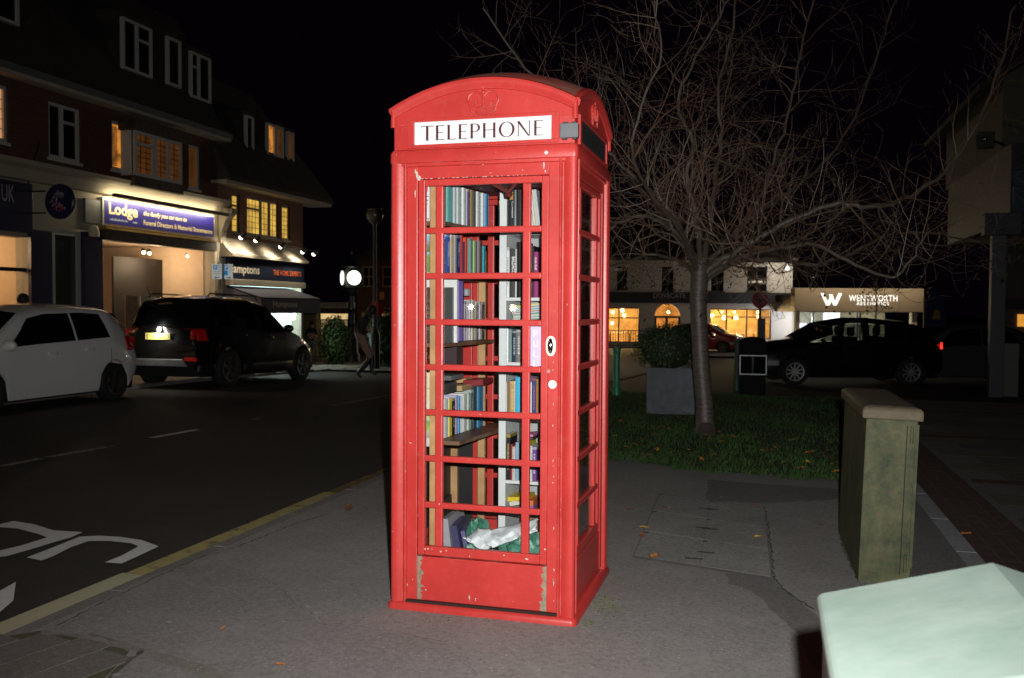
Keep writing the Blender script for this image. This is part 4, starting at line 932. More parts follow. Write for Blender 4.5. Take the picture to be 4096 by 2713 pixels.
bag('carrier_bag', (-.085, -.2, .24), (.08, .08, .17), M('dark_green_polythene', (.04, .17, .11), .35, var=.25, scale=9, bump=.5, bscale=18), 'smaller dark green bag behind the white bag', 8)
_lo = [(515, 1255), (690, 1385), (830, 1335), (1030, 1262), (1225, 1185)]; _hi = [(540, 1235), (640, 1158), (790, 1168), (1000, 1120), (1225, 1058)]
def _crv(P, a):
    t = a * (len(P) - 1); i = min(int(t), len(P) - 2); f = t - i; return (P[i][0] * (1 - f) + P[i + 1][0] * f, P[i][1] * (1 - f) + P[i + 1][1] * f)
def wbag(a, b):
    p = PY(*ZC(*_crv(_lo, a)), -.345); q = PY(*ZC(*_crv(_hi, a)), -.275); r = p.lerp(q, b)
    bulge = .03 * sin(pi * b) + .007 * sin(a * 31 + b * 5) + .006 * sin(a * 13 - b * 11) + .005 * sin(a * 47 + b * 3)
    return (r.x + .003 * sin(b * 20 + a * 9), r.y - bulge, r.z + .008 * sin(a * 23 + 4 * b) * sin(pi * b))
mb = MB(); mb.grid(wbag, 48, 18); o = mb.build('paper_bag', M('white_polythene', (.62, .67, .70), .45, var=.08, bump=.6, bscale=22), smooth=True, label='crumpled white bag draped over the green bag', cat='bag')
sd = o.modifiers.new('thick', 'SOLIDIFY'); sd.thickness = .004

A = PY(*ZC(265, 700), .30); B = PY(*ZC(588, 700), .30)
MB().box(-.40, B.x, .297, .303, .075, .775).build('back_board', M('black_board', (.008, .008, .009), .5, var=.2), box)
MB().box(-.402, -.397, -.30, .296, .075, .775).build('side_board', M('black_board', (.008, .008, .009), .5, var=.2), box)
# ================================================================== the bare cherry tree
TD = 10.51
m_bark = M('cherry_bark', (.115, .088, .066), .42, var=.35, scale=7, bump=.9, bscale=30, spec=.6)
def bark():
    mt, nt, b = _new('ringed_cherry_bark'); tc = NN(nt, 'TexCoord'); o = tc.outputs['Object']; sx = NN(nt, 'SeparateXYZ', o)
    v_ = NN(nt, 'CombineXYZ', MT(nt, 'MULTIPLY', sx.outputs[0], 6.), MT(nt, 'MULTIPLY', sx.outputs[1], 6.), MT(nt, 'MULTIPLY', sx.outputs[2], 38.)).outputs[0]
    r = noise(nt, v_, 1., 5, .65); g = noise(nt, o, 5, 5)
    c = mixcol(nt, ramp(nt, r, .35, .7), (.05, .04, .033), (.155, .125, .105)); c = mixcol(nt, MT(nt, 'MULTIPLY', ramp(nt, g, .5, .7), .5), c, (.09, .1, .07))
    nt.links.new(c, b.inputs['Base Color']); b.inputs['Roughness'].default_value = .38
    bn = NN(nt, 'Bump'); bn.inputs['Strength'].default_value = .7; bn.inputs['Distance'].default_value = .012; nt.links.new(r, bn.inputs['Height']); nt.links.new(bn.outputs[0], b.inputs['Normal']); return mt
m_trunk = bark()
m_twig = M('twig_bark', (.175, .125, .085), .5, var=.55, scale=1.6, tint=(.17, .065, .035), tscale=1.3, tamt=.7)
base = PG(1632, 1005, .03)
tree = thing('cherry_tree', 'bare spreading cherry tree on the lawn behind the phone box', 'tree', tuple(base))
def tp(u, v_, dz=0.): return PD(u, v_, TD + dz)
mb = MB(); pts = [base + Vector((0, 0, -.1)), tp(1631, 985), tp(1628, 930), tp(1621, 850), tp(1616, 760), tp(1614, 690), tp(1617, 640), tp(1620, 600)]
mb.tube(pts, [.15, .118, .1, .097, .094, .096, .105, .085], 16); mb.build('trunk', m_trunk, tree, smooth=True)
LIMBS = [
    [(1612, 640, 0), (1590, 575, -.15), (1556, 535, -.35), (1500, 502, -.5), (1440, 512, -.6), (1380, 545, -.7), (1310, 575, -.8)],
    [(1612, 632, 0), (1582, 548, .1), (1545, 478, .2), (1490, 430, .1), (1440, 385, 0), (1370, 320, -.1), (1290, 240, -.2), (1200, 140, -.3), (1120, 20, -.4)],
    [(1618, 625, 0), (1612, 520, -.3), (1588, 420, -.5), (1600, 330, -.6), (1570, 240, -.6), (1610, 130, -.7), (1690, -10, -.8)],
    [(1622, 620, 0), (1640, 520, .3), (1650, 430, .5), (1668, 320, .6), (1660, 215, .6), (1690, 90, .6), (1700, -20, .6)],
    [(1622, 625, 0), (1670, 570, .2), (1725, 510, .4), (1765, 440, .5), (1795, 350, .5), (1830, 240, .5), (1850, 110, .5), (1890, -20, .5)],
    [(1625, 632, 0), (1690, 588, -.2), (1770, 540, -.4), (1850, 500, -.55), (1930, 470, -.6), (2010, 478, -.65), (2090, 460, -.6), (2180, 400, -.5), (2250, 300, -.5), (2310, 160, -.4), (2345, 10, -.4)],
    [(1628, 642, 0), (1700, 608, .1), (1790, 598, .2), (1870, 612, .3), (1960, 590, .3), (2050, 545, .4), (2150, 540, .5), (2260, 560, .5)],
    [(1630, 640, 0), (1720, 592, -.4), (1800, 575, -.8), (1880, 565, -1.1), (1960, 600, -1.3), (2055, 642, -1.3), (2105, 600, -1.4), (2140, 540, -1.4)],
    [(1610, 640, 0), (1560, 600, .5), (1500, 590, .9), (1430, 610, 1.2), (1340, 620, 1.5)],
    [(1616, 630, 0), (1560, 540, .5), (1500, 460, .9), (1440, 400, 1.2), (1390, 310, 1.4), (1340, 200, 1.5), (1330, 60, 1.6)],
    [(1620, 625, 0), (1700, 540, .9), (1780, 470, 1.4), (1880, 400, 1.8), (1960, 300, 2.0), (2010, 180, 2.1), (2060, 30, 2.1)],
    [(1616, 630, 0), (1570, 530, -.8), (1500, 440, -1.3), (1460, 350, -1.7), (1490, 230, -1.9), (1530, 120, -2.), (1510, 0, -2.)],
]
RL = [.04, .036, .031, .034, .031, .04, .035, .03, .029, .025, .028, .025]
rt_ = random.Random(21)
def smooth_path(P, n=5):
    P = [Vector(p) for p in P]; out = []
    for i in range(len(P) - 1):
        a, b, c, d = P[max(i - 1, 0)], P[i], P[i + 1], P[min(i + 2, len(P) - 1)]
        for k in range(n):
            t = k / n; out.append(.5 * ((2 * b) + (c - a) * t + (2 * a - 5 * b + 4 * c - d) * t * t + (3 * b - a - 3 * c + d) * t ** 3))
    out.append(P[-1]); return out
crown_ = MB(); leaves = MB(); nseg = 0
def wig(s): return Vector((rt_.uniform(-s, s), rt_.uniform(-s, s), rt_.uniform(-s, s)))
def twig(p, d, L, r, depth):
    global nseg
    n = max(3, int(L / .11)); pts = [p]; rad = [r]; q = p.copy(); d = d.normalized(); kids = []
    up = rt_.uniform(-.06, .11) if depth < 2 else rt_.uniform(-.08, .13)
    for i in range(n):
        d = (d + wig(.21) + Vector((0, 0, up + (.12 if q.z < 2.1 else 0)))).normalized(); q = q + d * (L / n); pts.append(q); rad.append(r * (1 - .75 * (i + 1) / n)); 
        if i > 0 and depth < 3 and rt_.random() < (.66 if depth < 2 else .45): kids.append((q.copy(), d.copy(), i / n))
    crown_.tube(pts, rad, 4 if r > .008 else 3, False); nseg += n
    if depth >= 2 and pts[-1].z < 2.45 and rt_.random() < .3:
        for _ in range(2):
            c = pts[-1] + wig(.05); t = rt_.uniform(0, 6.28); s = rt_.uniform(.018, .035); e = Vector((cos(t), sin(t), -.8)) * s; f = Vector((-sin(t), cos(t), .1)) * s * .5
            leaves.add([c, c + e * .6 + f, c + e * 1.6, c + e * .6 - f], [[0, 1, 2, 3]])
    for k, kd, t in kids:
        side = kd.cross(wig(1).normalized()); nd = (kd * rt_.uniform(.3, .9) + side.normalized() * rt_.uniform(.4, .9) + Vector((0, 0, rt_.uniform(-.3, .32))))
        twig(k, nd, L * rt_.uniform(.38, .72) * (1 - .3 * t), max(r * (1 - .6 * t) * .6, .0023), depth + 1)
for li, (P, r0) in enumerate(zip(LIMBS, RL)):
    path = smooth_path([tp(u, v_, dz) for u, v_, dz in P]); path = [path[0]] + [p + wig(.018) for p in path[1:]]
    n = len(path); rad = [r0 * (1 - .86 * (i / (n - 1)) ** .8) + .004 for i in range(n)]
    MB().tube(path, rad, 8).build('limb', m_bark, tree, smooth=True)
    acc = 0.
    for i in range(3, n):
        seg = (path[i] - path[i - 1]); acc += seg.length
        if acc > .105:
            acc = 0; d = seg.normalized(); side = d.cross(wig(1).normalized()).normalized(); t = i / n
            for _ in range(1 if rt_.random() < .7 else 2):
                side = d.cross(wig(1).normalized()).normalized()
                nd = d * rt_.uniform(.2, .8) + side * rt_.uniform(.5, 1.) + Vector((0, 0, rt_.uniform(-.45, .45)))
                twig(path[i], nd, rt_.uniform(.5, 1.35) * (1.1 - .4 * t), max(.0045, rad[i] * rt_.uniform(.22, .42)), 0 if rt_.random() < .45 else 1)
crown_.build('crown', m_twig, tree, fixn=False, kind='stuff')
for i in range(500):
    u = rt_.choice([rt_.uniform(1425, 1605), rt_.uniform(1650, 1840)]); v_ = rt_.uniform(612, 668); c = tp(u, v_, rt_.uniform(-.2, 1.4)); t = rt_.uniform(0, 6.28); s = rt_.uniform(.012, .026)
    if rt_.random() < .5: continue
    e = Vector((cos(t), sin(t), -.8)) * s; f = Vector((-sin(t), cos(t), .1)) * s * .5
    leaves.add([c, c + e * .6 + f, c + e * 1.6, c + e * .6 - f], [[0, 1, 2, 3]])
    if i % 9 == 0: crown_.v and None
leaves.build('last_leaves', M('withered_leaf', (.06, .03, .012), .8, var=.4, scale=3), tree, fixn=False, kind='stuff')
# drooping twigs that carry the last leaves
dr = MB()
for i in range(46):
    u = rt_.choice([rt_.uniform(1425, 1605), rt_.uniform(1650, 1840)]); a = tp(u, 606, rt_.uniform(-.2, 1.2)); p = [a]; d = Vector((rt_.uniform(-.6, .6), rt_.uniform(-.4, .4), -.25))
    for k in range(6): d = (d + wig(.3) + Vector((0, 0, -.05))).normalized(); p.append(p[-1] + d * .07)
    dr.tube(p, [.004, .0035, .003, .003, .0025, .002, .002], 3, False)
dr.build('drooping_twigs', m_twig, tree, fixn=False, kind='stuff')

# ================================================================== clipped bush in a square planter
pl_l, pl_r = PG(1494, 953, .03), PG(1606, 960, .03)
pw = (pl_r - pl_l).length; pc = (pl_l + pl_r) / 2; pa = atan2(pl_r.y - pl_l.y, pl_r.x - pl_l.x)
planter = thing('square_planter', 'grey zinc square planter standing on the lawn', 'planter', tuple(pc), (0, 0, pa))
m_zinc = M('zinc_sheet', (.12, .14, .165), .5, .25, var=.25, scale=5, tint=(.2, .22, .25), tscale=9, tamt=.4)
hh = .60; hw = pw / 2
def wallp(x0, x1, y0, y1): return MB().box(x0, x1, y0, y1, -.02, hh)
wallp(-hw, hw, 0, .02).build('planter_wall', m_zinc, planter, local=True, bevel=.003)
wallp(-hw, hw, 2 * hw - .02, 2 * hw).build('planter_wall', m_zinc, planter, local=True, bevel=.003)
wallp(-hw, -hw + .02, .02, 2 * hw - .02).build('planter_wall', m_zinc, planter, local=True, bevel=.003)
wallp(hw - .02, hw, .02, 2 * hw - .02).build('planter_wall', m_zinc, planter, local=True, bevel=.003)
MB().box(-hw + .02, hw - .02, .02, 2 * hw - .02, hh - .1, hh - .05).build('soil', M('dark_soil', (.02, .014, .01), .95, var=.3), planter, local=True)
mb = MB(); mb.box(-hw - .012, hw + .012, -.012, .018, hh, hh + .015); mb.box(-hw - .012, hw + .012, 2 * hw - .018, 2 * hw + .012, hh, hh + .015); mb.box(-hw - .012, -hw + .018, .018, 2 * hw - .018, hh, hh + .015); mb.box(hw - .018, hw + .012, .018, 2 * hw - .018, hh, hh + .015)
mb.build('rim', m_zinc, planter, local=True)
def leafball(name, c, r, n, mat_leaf, mat_core, label, seed, ls=.03, parent_loc=None, group=None, stem=True, cut=-1.):
    t = thing(name, label, 'bush', (c[0], c[1], c[2] - r[2]), group=group); rn = random.Random(seed); mb = MB()
    for i in range(n):
        while True:
            d = Vector((rn.gauss(0, 1), rn.gauss(0, 1), rn.gauss(0, 1)))
            if d.length > .01: break
        d.normalize()
        if d.z < cut: continue
        k = rn.uniform(.78, 1.03) + .07 * sin(d.x * 5 + seed) * sin(d.y * 6 + d.z * 4)
        if rn.random() < .04: k += rn.uniform(.03, .12)
        p = Vector((c[0] + d.x * r[0] * k, c[1] + d.y * r[1] * k, c[2] + d.z * r[2] * k))
        a = Vector((rn.gauss(0, 1), rn.gauss(0, 1), rn.gauss(0, 1))).normalized(); b = a.cross(d + Vector((.01, 0, 0))).normalized(); s = ls * rn.uniform(.6, 1.3)
        mb.add([p, p + (a + b * .5) * s * .5, p + a * s, p + (a - b * .5) * s * .5], [[0, 1, 2, 3]])
    mb.build('foliage', mat_leaf, t, fixn=False, kind='stuff')
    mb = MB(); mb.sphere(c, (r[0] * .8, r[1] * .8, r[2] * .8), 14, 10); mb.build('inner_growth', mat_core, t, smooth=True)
    if stem: MB().cyl((c[0], c[1], c[2] - r[2] * 1.05), (c[0], c[1], c[2] - r[2] * .3), .03, n=8).build('stem', m_bark, t)
    return t
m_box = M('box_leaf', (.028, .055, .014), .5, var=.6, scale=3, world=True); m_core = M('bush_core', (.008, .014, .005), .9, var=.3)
bt = PD(1545, 745, 12.7); bb = PD(1545, 868, 12.7); bc = Vector((pc.x - hw * .35 * 0, pc.y, 0)) + Vector((-sin(pa), cos(pa), 0)) * hw
bl, br_ = PD(1466, 820, 12.8), PD(1625, 820, 12.8)
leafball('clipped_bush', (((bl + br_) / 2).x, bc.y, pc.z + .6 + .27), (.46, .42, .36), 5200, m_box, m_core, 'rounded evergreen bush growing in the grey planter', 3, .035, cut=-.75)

# ================================================================== street cabinets
def sheetmetal(name, a, b, c, rough=.55):
    mt, nt, bs = _new(name); tc = NN(nt, 'TexCoord'); o = tc.outputs['Object']
    n1 = noise(nt, o, 7, 8, .75); n2 = noise(nt, o, 34, 6, .8); sx = NN(nt, 'SeparateXYZ', o)
    cc = mixcol(nt, ramp(nt, n1, .35, .65), a, b); cc = mixcol(nt, MT(nt, 'MULTIPLY', ramp(nt, n2, .5, .68), .8), cc, c)
    nt.links.new(cc, bs.inputs['Base Color']); bs.inputs['Roughness'].default_value = rough; bs.inputs['Specular IOR Level'].default_value = .15
    bn = NN(nt, 'Bump'); bn.inputs['Strength'].default_value = .25; bn.inputs['Distance'].default_value = .006; nt.links.new(n2, bn.inputs['Height']); nt.links.new(bn.outputs[0], bs.inputs['Normal']); return mt
m_cab = sheetmetal('lichened_green_cabinet', (.036, .045, .03), (.13, .12, .062), (.055, .11, .042))
m_cabl = sheetmetal('rusty_cabinet_lid', (.11, .09, .06), (.15, .12, .08), (.075, .06, .038))
cn, cr2 = PZ(1983, 1345), PZ(2103, 1328)
ca = radians(1.)
cab = thing('street_cabinet', 'weathered green street cabinet with brown lid on the pavement', 'cabinet', (cn.x, cn.y, 0), (0, radians(1.8), ca))
CW, CL, CH = .255, 1.15, .875
MB().box(0, CW, 0, CL, -.02, CH).build('cabinet_body', m_cab, cab, local=True, bevel=.006)
mb = MB()
ringp = [(-.022, CH - .002), (-.022, CH + .045), (-.012, CH + .06), (.02, CH + .068)]
def lidring(e, z): return [(-.0 + e * 1 if False else e, e, z), (CW - e, e, z), (CW - e, CL - e, z), (e, CL - e, z)]
rs = [lidring(e, z) for e, z in ringp]; mb.add(sum(rs, []), [[i * 4 + j, i * 4 + (j + 1) % 4, (i + 1) * 4 + (j + 1) % 4, (i + 1) * 4 + j] for i in range(3) for j in range(4)] + [[12, 13, 14, 15], [0, 3, 2, 1]])
mb.build('lid', m_cabl, cab, local=True, bevel=.008)
MB().box(CW - .012, CW + .004, -.008, .0, .1, CH - .02).build('hinge_strip', m_cab, cab, local=True)
MB().box(CW - .055, CW - .05, -.003, .001, .06, CH - .03).build('door_seam', m_slot, cab, local=True)
for z in (.08, CH - .12):
    MB().cyl((CW - .03, -.010, z), (CW - .03, -.010, z + .09), .008, n=10).build('hinge', m_cab, cab, local=True, smooth=True)
# near cabinet with a ridged lid
Aq = PZ(1887, 1370, .9)
m_sage = M('sage_green_lid', (.185, .235, .205), .55, var=.16, scale=4, tint=(.14, .2, .17), tscale=7, tamt=.6, bump=.2, bscale=7)
nc = thing('utility_cabinet', 'pale sage green cabinet with ridged lid close to the camera', 'cabinet', (Aq.x + .3, Aq.y - .25, 0))
x0, x1, yb, yf = Aq.x, Aq.x + .60, Aq.y, Aq.y - .52
xm = (x0 + x1) / 2; zr = .985; ze = .90
mb = MB(); mb.add([(x0, yf, ze), (xm, yf, zr), (x1, yf, ze), (x0, yb, ze), (xm, yb, zr), (x1, yb, ze), (x0, yf, ze - .03), (x1, yf, ze - .03), (x0, yb, ze - .03), (x1, yb, ze - .03)],
                  [[0, 1, 4, 3], [1, 2, 5, 4], [0, 6, 7, 2, 1], [3, 4, 5, 9, 8], [0, 3, 8, 6], [2, 7, 9, 5], [6, 8, 9, 7]])
mb.build('lid', m_sage, nc, bevel=.012, seg=3)
MB().box(x0 + .012, x1 - .012, yf + .012, yb - .012, 0, ze - .03).build('cabinet_body', M('grey_green_cabinet', (.2, .22, .22), .45, .2, var=.15), nc, bevel=.006)

# ================================================================== bollards and litter bin
def bollard(p, label, colr, h=.82):
    t = thing('bollard', label, 'bollard', tuple(p), group='cast bollards round the lawn'); z = p[2]
    mb = MB(); mb.lathe([(.0, -.05), (.075, -.05), (.075, .1), (.068, .12), (.072, .15), (.068, .18), (.058, .2), (.054, h * .55), (.05, h - .12), (.05, h - .10)], tuple(p), 20); mb.build('shaft', colr, t, smooth=True)
    mb = MB(); mb.lathe([(.05, h - .10), (.063, h - .095), (.066, h - .08), (.058, h - .07), (.062, h - .05), (.062, h - .025), (.05, h - .005), (.0, h)], tuple(p), 20); mb.build('cap', colr, t, smooth=True)
m_gb = M('green_bollard_paint', (.02, .22, .11), .4, var=.15, scale=8); m_gb2 = M('dark_green_bollard_paint', (.012, .07, .03), .5, var=.15, scale=8)
bollard(PG(1425, 920), 'bright green bollard just right of the phone box', m_gb)
bp_ = PG(1703, 898); bollard(bp_, 'dark green bollard left of the litter bin', m_gb2, .95)
lb = PG(1738, 908)
bn_ = thing('litter_bin', 'black litter bin with silver edging beyond the tree', 'litter bin', tuple(lb), (0, 0, radians(4)))
BW = .27; m_binb = M('black_bin_plastic', (.01, .01, .013), .8, var=.1, spec=.12)
MB().box(-.22, .22, -.22, .22, -.03, .32).build('base', m_binb, bn_, local=True, bevel=.04)
MB().box(-.25, .25, -.25, .25, .32, .70).build('body', m_binb, bn_, local=True, bevel=.03)
m_al = M('brushed_steel', (.4, .42, .45), .5, .5, var=.2, scale=20)
for z in (.345, .672): MB().box(-.232, .232, -.262, -.250, z - .009, z + .009).build('edging_strip', m_al, bn_, local=True)
for x in (-.223, .223): MB().box(x - .009, x + .009, -.262, -.250, .354, .663).build('edging_strip', m_al, bn_, local=True)
mb = MB(); mb.grid(lambda a, b: (-.2 + .4 * a, -.252 - .09 * sin(pi * a), .36 + .3 * b), 12, 2); mb.build('front_panel', M('glossy_black_panel', (.008, .008, .01), .12, var=.05), bn_, local=True, smooth=True)
MB().box(-.24, .24, -.24, .24, .70, .90).build('hood', m_binb, bn_, local=True, bevel=.03)
mb = MB(); mb.lathe([(.25, .90), (.2, .96), (.1, .99), (0, 1.0)], (0, 0, 0), 24); mb.build('dome', m_binb, bn_, local=True, smooth=True)
# ================================================================== cars
m_tyre = M('tyre_rubber', (.012, .012, .012), .8, var=.2); m_under = M('underbody_black', (.006, .006, .006), .8, var=0)
m_alloy = M('alloy_rim', (.8, .8, .8), .4, 1., var=.1); m_dalloy = M('dark_alloy_rim', (.14, .13, .125), .4, .8, var=.1)
m_cglass = M('tinted_car_glass', (.004, .005, .006), .05, var=0, spec=.6)
m_ctrans = GLASS('clear_car_glass', (.72, .80, .80), 1.5)
m_smoke = GLASS('smoked_car_glass', (.42, .47, .48), 1.5)
m_black_trim = M('black_trim', (.01, .01, .011), .45, var=.1)
m_tail = M('red_lamp_lens', (.55, .012, .01), .15, var=.3, scale=40, coat=.6)
m_tail_glow = EM('glowing_tail_lens', (1., .04, .015), 2.2, .6, 30)  # emission stands in for the flash thrown back by the red lens
m_lamp = M('clear_lamp_lens', (.5, .5, .5), .12, .3, var=.3, scale=40)
m_plate = M('yellow_number_plate', (.85, .74, .2), .35, var=.03); m_pltx = M('plate_lettering', (.01, .01, .01), .5, var=0)
def interp(P, x):
    if x <= P[0][0]: return P[0][1]
    for (a, u), (b, v_) in zip(P, P[1:]):
        if x <= b:
            t = (x - a) / (b - a); t = t * t * (3 - 2 * t) if False else t; return u + (v_ - u) * t
    return P[-1][1]
def wheel(root, x, y, r, w, rim_mat, side, spokes=5, hub=None):
    tb = MB(); tb.lathe([(r * .62, -w / 2), (r * .9, -w / 2), (r * .985, -w * .36), (r, 0), (r * .985, w * .36), (r * .9, w / 2), (r * .62, w / 2), (r * .62, -w / 2)], (0, 0, 0), 28, 'y')
    wv = thing_part(root, tb, 'wheel', m_tyre, (x, y, r))
    rb = MB(); s = side * w / 2
    rb.lathe([(r * .63, s * .9), (r * .66, s * 1.02), (r * .60, s * 1.0), (r * .58, s * .3)], (0, 0, 0), 28, 'y')
    for k in range(spokes):
        a = 2 * pi * k / spokes + .3
        for da in ((-.11, .11) if spokes <= 6 else (0,)):
            d = Vector((cos(a + da), 0, sin(a + da))); q = Vector((-sin(a), 0, cos(a)))
            p0, p1 = d * r * .1, d * r * .62; wd = r * .045
            rb.add([p0 + q * wd * 1.3 + Vector((0, s * .92, 0)), p0 - q * wd * 1.3 + Vector((0, s * .92, 0)), p1 - q * wd + Vector((0, s * .95, 0)), p1 + q * wd + Vector((0, s * .95, 0)),
                    p0 + q * wd * 1.3 + Vector((0, s * .5, 0)), p0 - q * wd * 1.3 + Vector((0, s * .5, 0)), p1 - q * wd + Vector((0, s * .7, 0)), p1 + q * wd + Vector((0, s * .7, 0))], [[0, 1, 2, 3], [0, 3, 7, 4], [1, 5, 6, 2], [3, 2, 6, 7], [0, 4, 5, 1]])
    rb.lathe([(r * .15, s * .7), (r * .15, s * .86), (0, s * .88)], (0, 0, 0), 14, 'y')
    ro = rb.build('rim', rim_mat, wv, local=True)
    db = MB(); db.lathe([(0, s * .25), (r * .58, s * .25)], (0, 0, 0), 20, 'y'); db.build('brake_disc', m_under, wv, local=True)
def thing_part(root, mb, name, mat, loc, smooth=True):
    me = mb.mesh(name, mat, smooth); bm = bmesh.new(); bm.from_mesh(me); bmesh.ops.recalc_face_normals(bm, faces=bm.faces); bm.to_mesh(me); bm.free()
    return shared(name, me, root, loc)
def car(name, label, loc, rz, L, Wd, top, belt, paint, wx, wr, sidewins, rearwin, screen, rim, tumble=.34, zb=.2, spokes=5, cladding=False, handles=(), tail=None, plate=None, glass=None, mirror=None, crown=.05, lamps=True, group='parked cars', pitch=0.):
    root = thing(name, label, 'car', loc, (0, pitch, rz), group=group); hw = Wd / 2; glass = glass or m_cglass
    ws = lambda x: hw * (1 - .11 * (abs(x) / (L / 2)) ** 6 - .02 * (abs(x) / (L / 2)) ** 2)
    def arch(x):
        z = 0
        for xw in wx:
            ra = wr * 1.13
            if abs(x - xw) < ra: z = max(z, wr + sqrt(ra * ra - (x - xw) ** 2))
        return z
    def section(x):
        zt, zbelt, w = interp(top, x), min(interp(belt, x), interp(top, x) - .02), ws(x); e = abs(x) / (L / 2)
        zbt = zb + (.16 * max(0, (e - .86) / .14) ** 2); za = arch(x)
        cab = zt - zbelt; wt = w - tumble * cab if cab > .1 else w * .93
        P = [(w * .95, zbt), (w * .985, zbt + .1), (w, .46), (w * 1.0, .6), (w * .995, zbelt - .09), (w * .975, zbelt), (w * .975 + (wt - w * .975) * .5, zbelt + cab * .48), (wt, zt - min(.07, cab * .35)), (wt - min(.09, cab * .4), zt - min(.015, cab * .1)), (wt * .55, zt + crown * .6), (0, zt + crown)]
        return [(y, max(z, za + .004 * i) if i < 5 else max(z, za + .02)) for i, (y, z) in enumerate(P)]
    N = 96; xs_ = [-L / 2 + L * i / N for i in range(N + 1)]; mb = MB(); rows = [section(x) for x in xs_]; K = len(rows[0])
    vv = []
    for x, r in zip(xs_, rows): vv += [(x, y, z) for y, z in r] + [(x, -y, z) for y, z in r[:-1][::-1]]
    KK = 2 * K - 1
    mb.add(vv, [[i * KK + j, i * KK + j + 1, (i + 1) * KK + j + 1, (i + 1) * KK + j] for i in range(N) for j in range(KK - 1) if not (glass is not m_cglass and j in (5, 6, KK - 7, KK - 8) and any(w_[0] + .05 < (xs_[i] + xs_[i + 1]) / 2 < w_[1] - .04 and w_[2] - .02 < (xs_[i] + xs_[i + 1]) / 2 + (0 if j in (5, KK - 7) else 0) and (xs_[i] + xs_[i + 1]) / 2 < (w_[1] - .04 if j in (5, KK - 7) else w_[3] + .05) for w_ in sidewins))] + [list(range(KK)), [N * KK + j for j in range(KK)]])
    body = mb.build('body', paint, root, local=True, smooth=True)
    MB().box(-L / 2 + .12, L / 2 - .12, -hw + .09, hw - .09, zb - .02, .55).build('underbody', m_under, root, local=True)
    if glass is not m_cglass:
        for xs0 in (-.1, -1.0):
            for s in (-1, 1):
                mb = MB(); mb.box(xs0 - .08, xs0 + .08, s * .18, s * .62, .55, 1.08); mb.box(xs0 - .05, xs0 + .05, s * .28, s * .52, 1.1, 1.3); mb.box(xs0 - .015, xs0 + .015, s * .38, s * .42, 1.05, 1.12); mb.build('seat', m_under, root, local=True, bevel=.03)
    for xw in wx:
        for s in (-1, 1): wheel(root, xw, s * (hw - .11), wr, .2, rim, s, spokes)
    def sp(x, t, off=.006):          # t: 0 at the belt, 1 at the roof rail
        r = section(x); a, b, c = r[5], r[6], r[7]
        y, z = (a[0] + (b[0] - a[0]) * t * 2, a[1] + (b[1] - a[1]) * t * 2) if t < .5 else (b[0] + (c[0] - b[0]) * (t - .5) * 2, b[1] + (c[1] - b[1]) * (t - .5) * 2)
        return y + off, z + off * .4
    for (xb0, xb1, xt0, xt1) in sidewins:
        for s in (-1, 1):
            mb = MB()
            def f(a, b):
                t = .04 + .9 * b; x = (xb0 + (xt0 - xb0) * b) + ((xb1 + (xt1 - xb1) * b) - (xb0 + (xt0 - xb0) * b)) * a; y, z = sp(x, t); return (x, s * y, z)
            mb.grid(f, 10, 6); mb.build('side_window', glass, root, local=True, smooth=True)
    def roofpatch(nm, x0, x1, mat, inset=.07):
        mb = MB()
        def f(a, b):
            x = x0 + (x1 - x0) * b; r = section(x); wv = max(r[7][0] - inset, .2); y = (a * 2 - 1) * wv
            zt = interp(top, x) + crown * (1 - (abs(y) / max(r[7][0], .1)) ** 2); sl = (interp(top, x + .02) - interp(top, x - .02)) / .04; n_ = Vector((-sl, 0, 1)).normalized() * .008
            return (x + n_.x, y, zt + n_.z)
        mb.grid(f, 12, 8); return mb.build(nm, mat, root, local=True, smooth=True)
    if rearwin: roofpatch('rear_window', *rearwin, m_cglass)
    if screen: roofpatch('windscreen', *screen, m_cglass)
    def sidepatch(nm, x0, x1, z0, z1, mat, off=.012, both=True):
        for s in ((-1, 1) if both else (-1,)):
            mb = MB()
            def f(a, b):
                x = x0 + (x1 - x0) * a; z = z0 + (z1 - z0) * b; r = section(x)
                for (ya, za), (yb, zb_) in zip(r, r[1:]):
                    if za <= z <= zb_: y = ya + (yb - ya) * ((z - za) / max(zb_ - za, 1e-5)); break
                else: y = r[3][0]
                return (x, s * (y + off), z)
            mb.grid(f, 6, 4); o = mb.build(nm, mat, root, local=True, smooth=True); md = o.modifiers.new('t', 'SOLIDIFY'); md.thickness = .012
    if cladding:
        for xa, xc in ((-L / 2 + .05, wx[0] - wr * 1.2), (wx[0] + wr * 1.2, wx[1] - wr * 1.2), (wx[1] + wr * 1.2, L / 2 - .05)):
            if xc - xa > .1: sidepatch('sill_cladding', xa, xc, zb + .03, .44, m_black_trim)
    for x in handles: sidepatch('door_handle', x - .09, x + .09, interp(belt, x) - .14, interp(belt, x) - .105, paint, .03)
    # door seams
    for x in [w[0] for w in sidewins[:-1]]:
        sidepatch('door_seam', x - .004, x + .004, zb + .12, interp(belt, x) - .02, m_under, .002)
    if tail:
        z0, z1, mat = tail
        if mat is not m_tail_glow: sidepatch('tail_lamp', -L / 2 + .06, -L / 2 + .27, z0, z1, mat, .012)
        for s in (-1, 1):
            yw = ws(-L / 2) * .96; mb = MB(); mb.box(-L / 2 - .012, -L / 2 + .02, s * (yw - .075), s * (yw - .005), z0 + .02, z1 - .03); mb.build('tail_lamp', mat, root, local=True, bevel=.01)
    if lamps:
        zf = interp(top, L / 2 - .02) - .12
        sidepatch('head_lamp', L / 2 - .4, L / 2 - .06, zf - .06, zf + .06, m_lamp, .01)
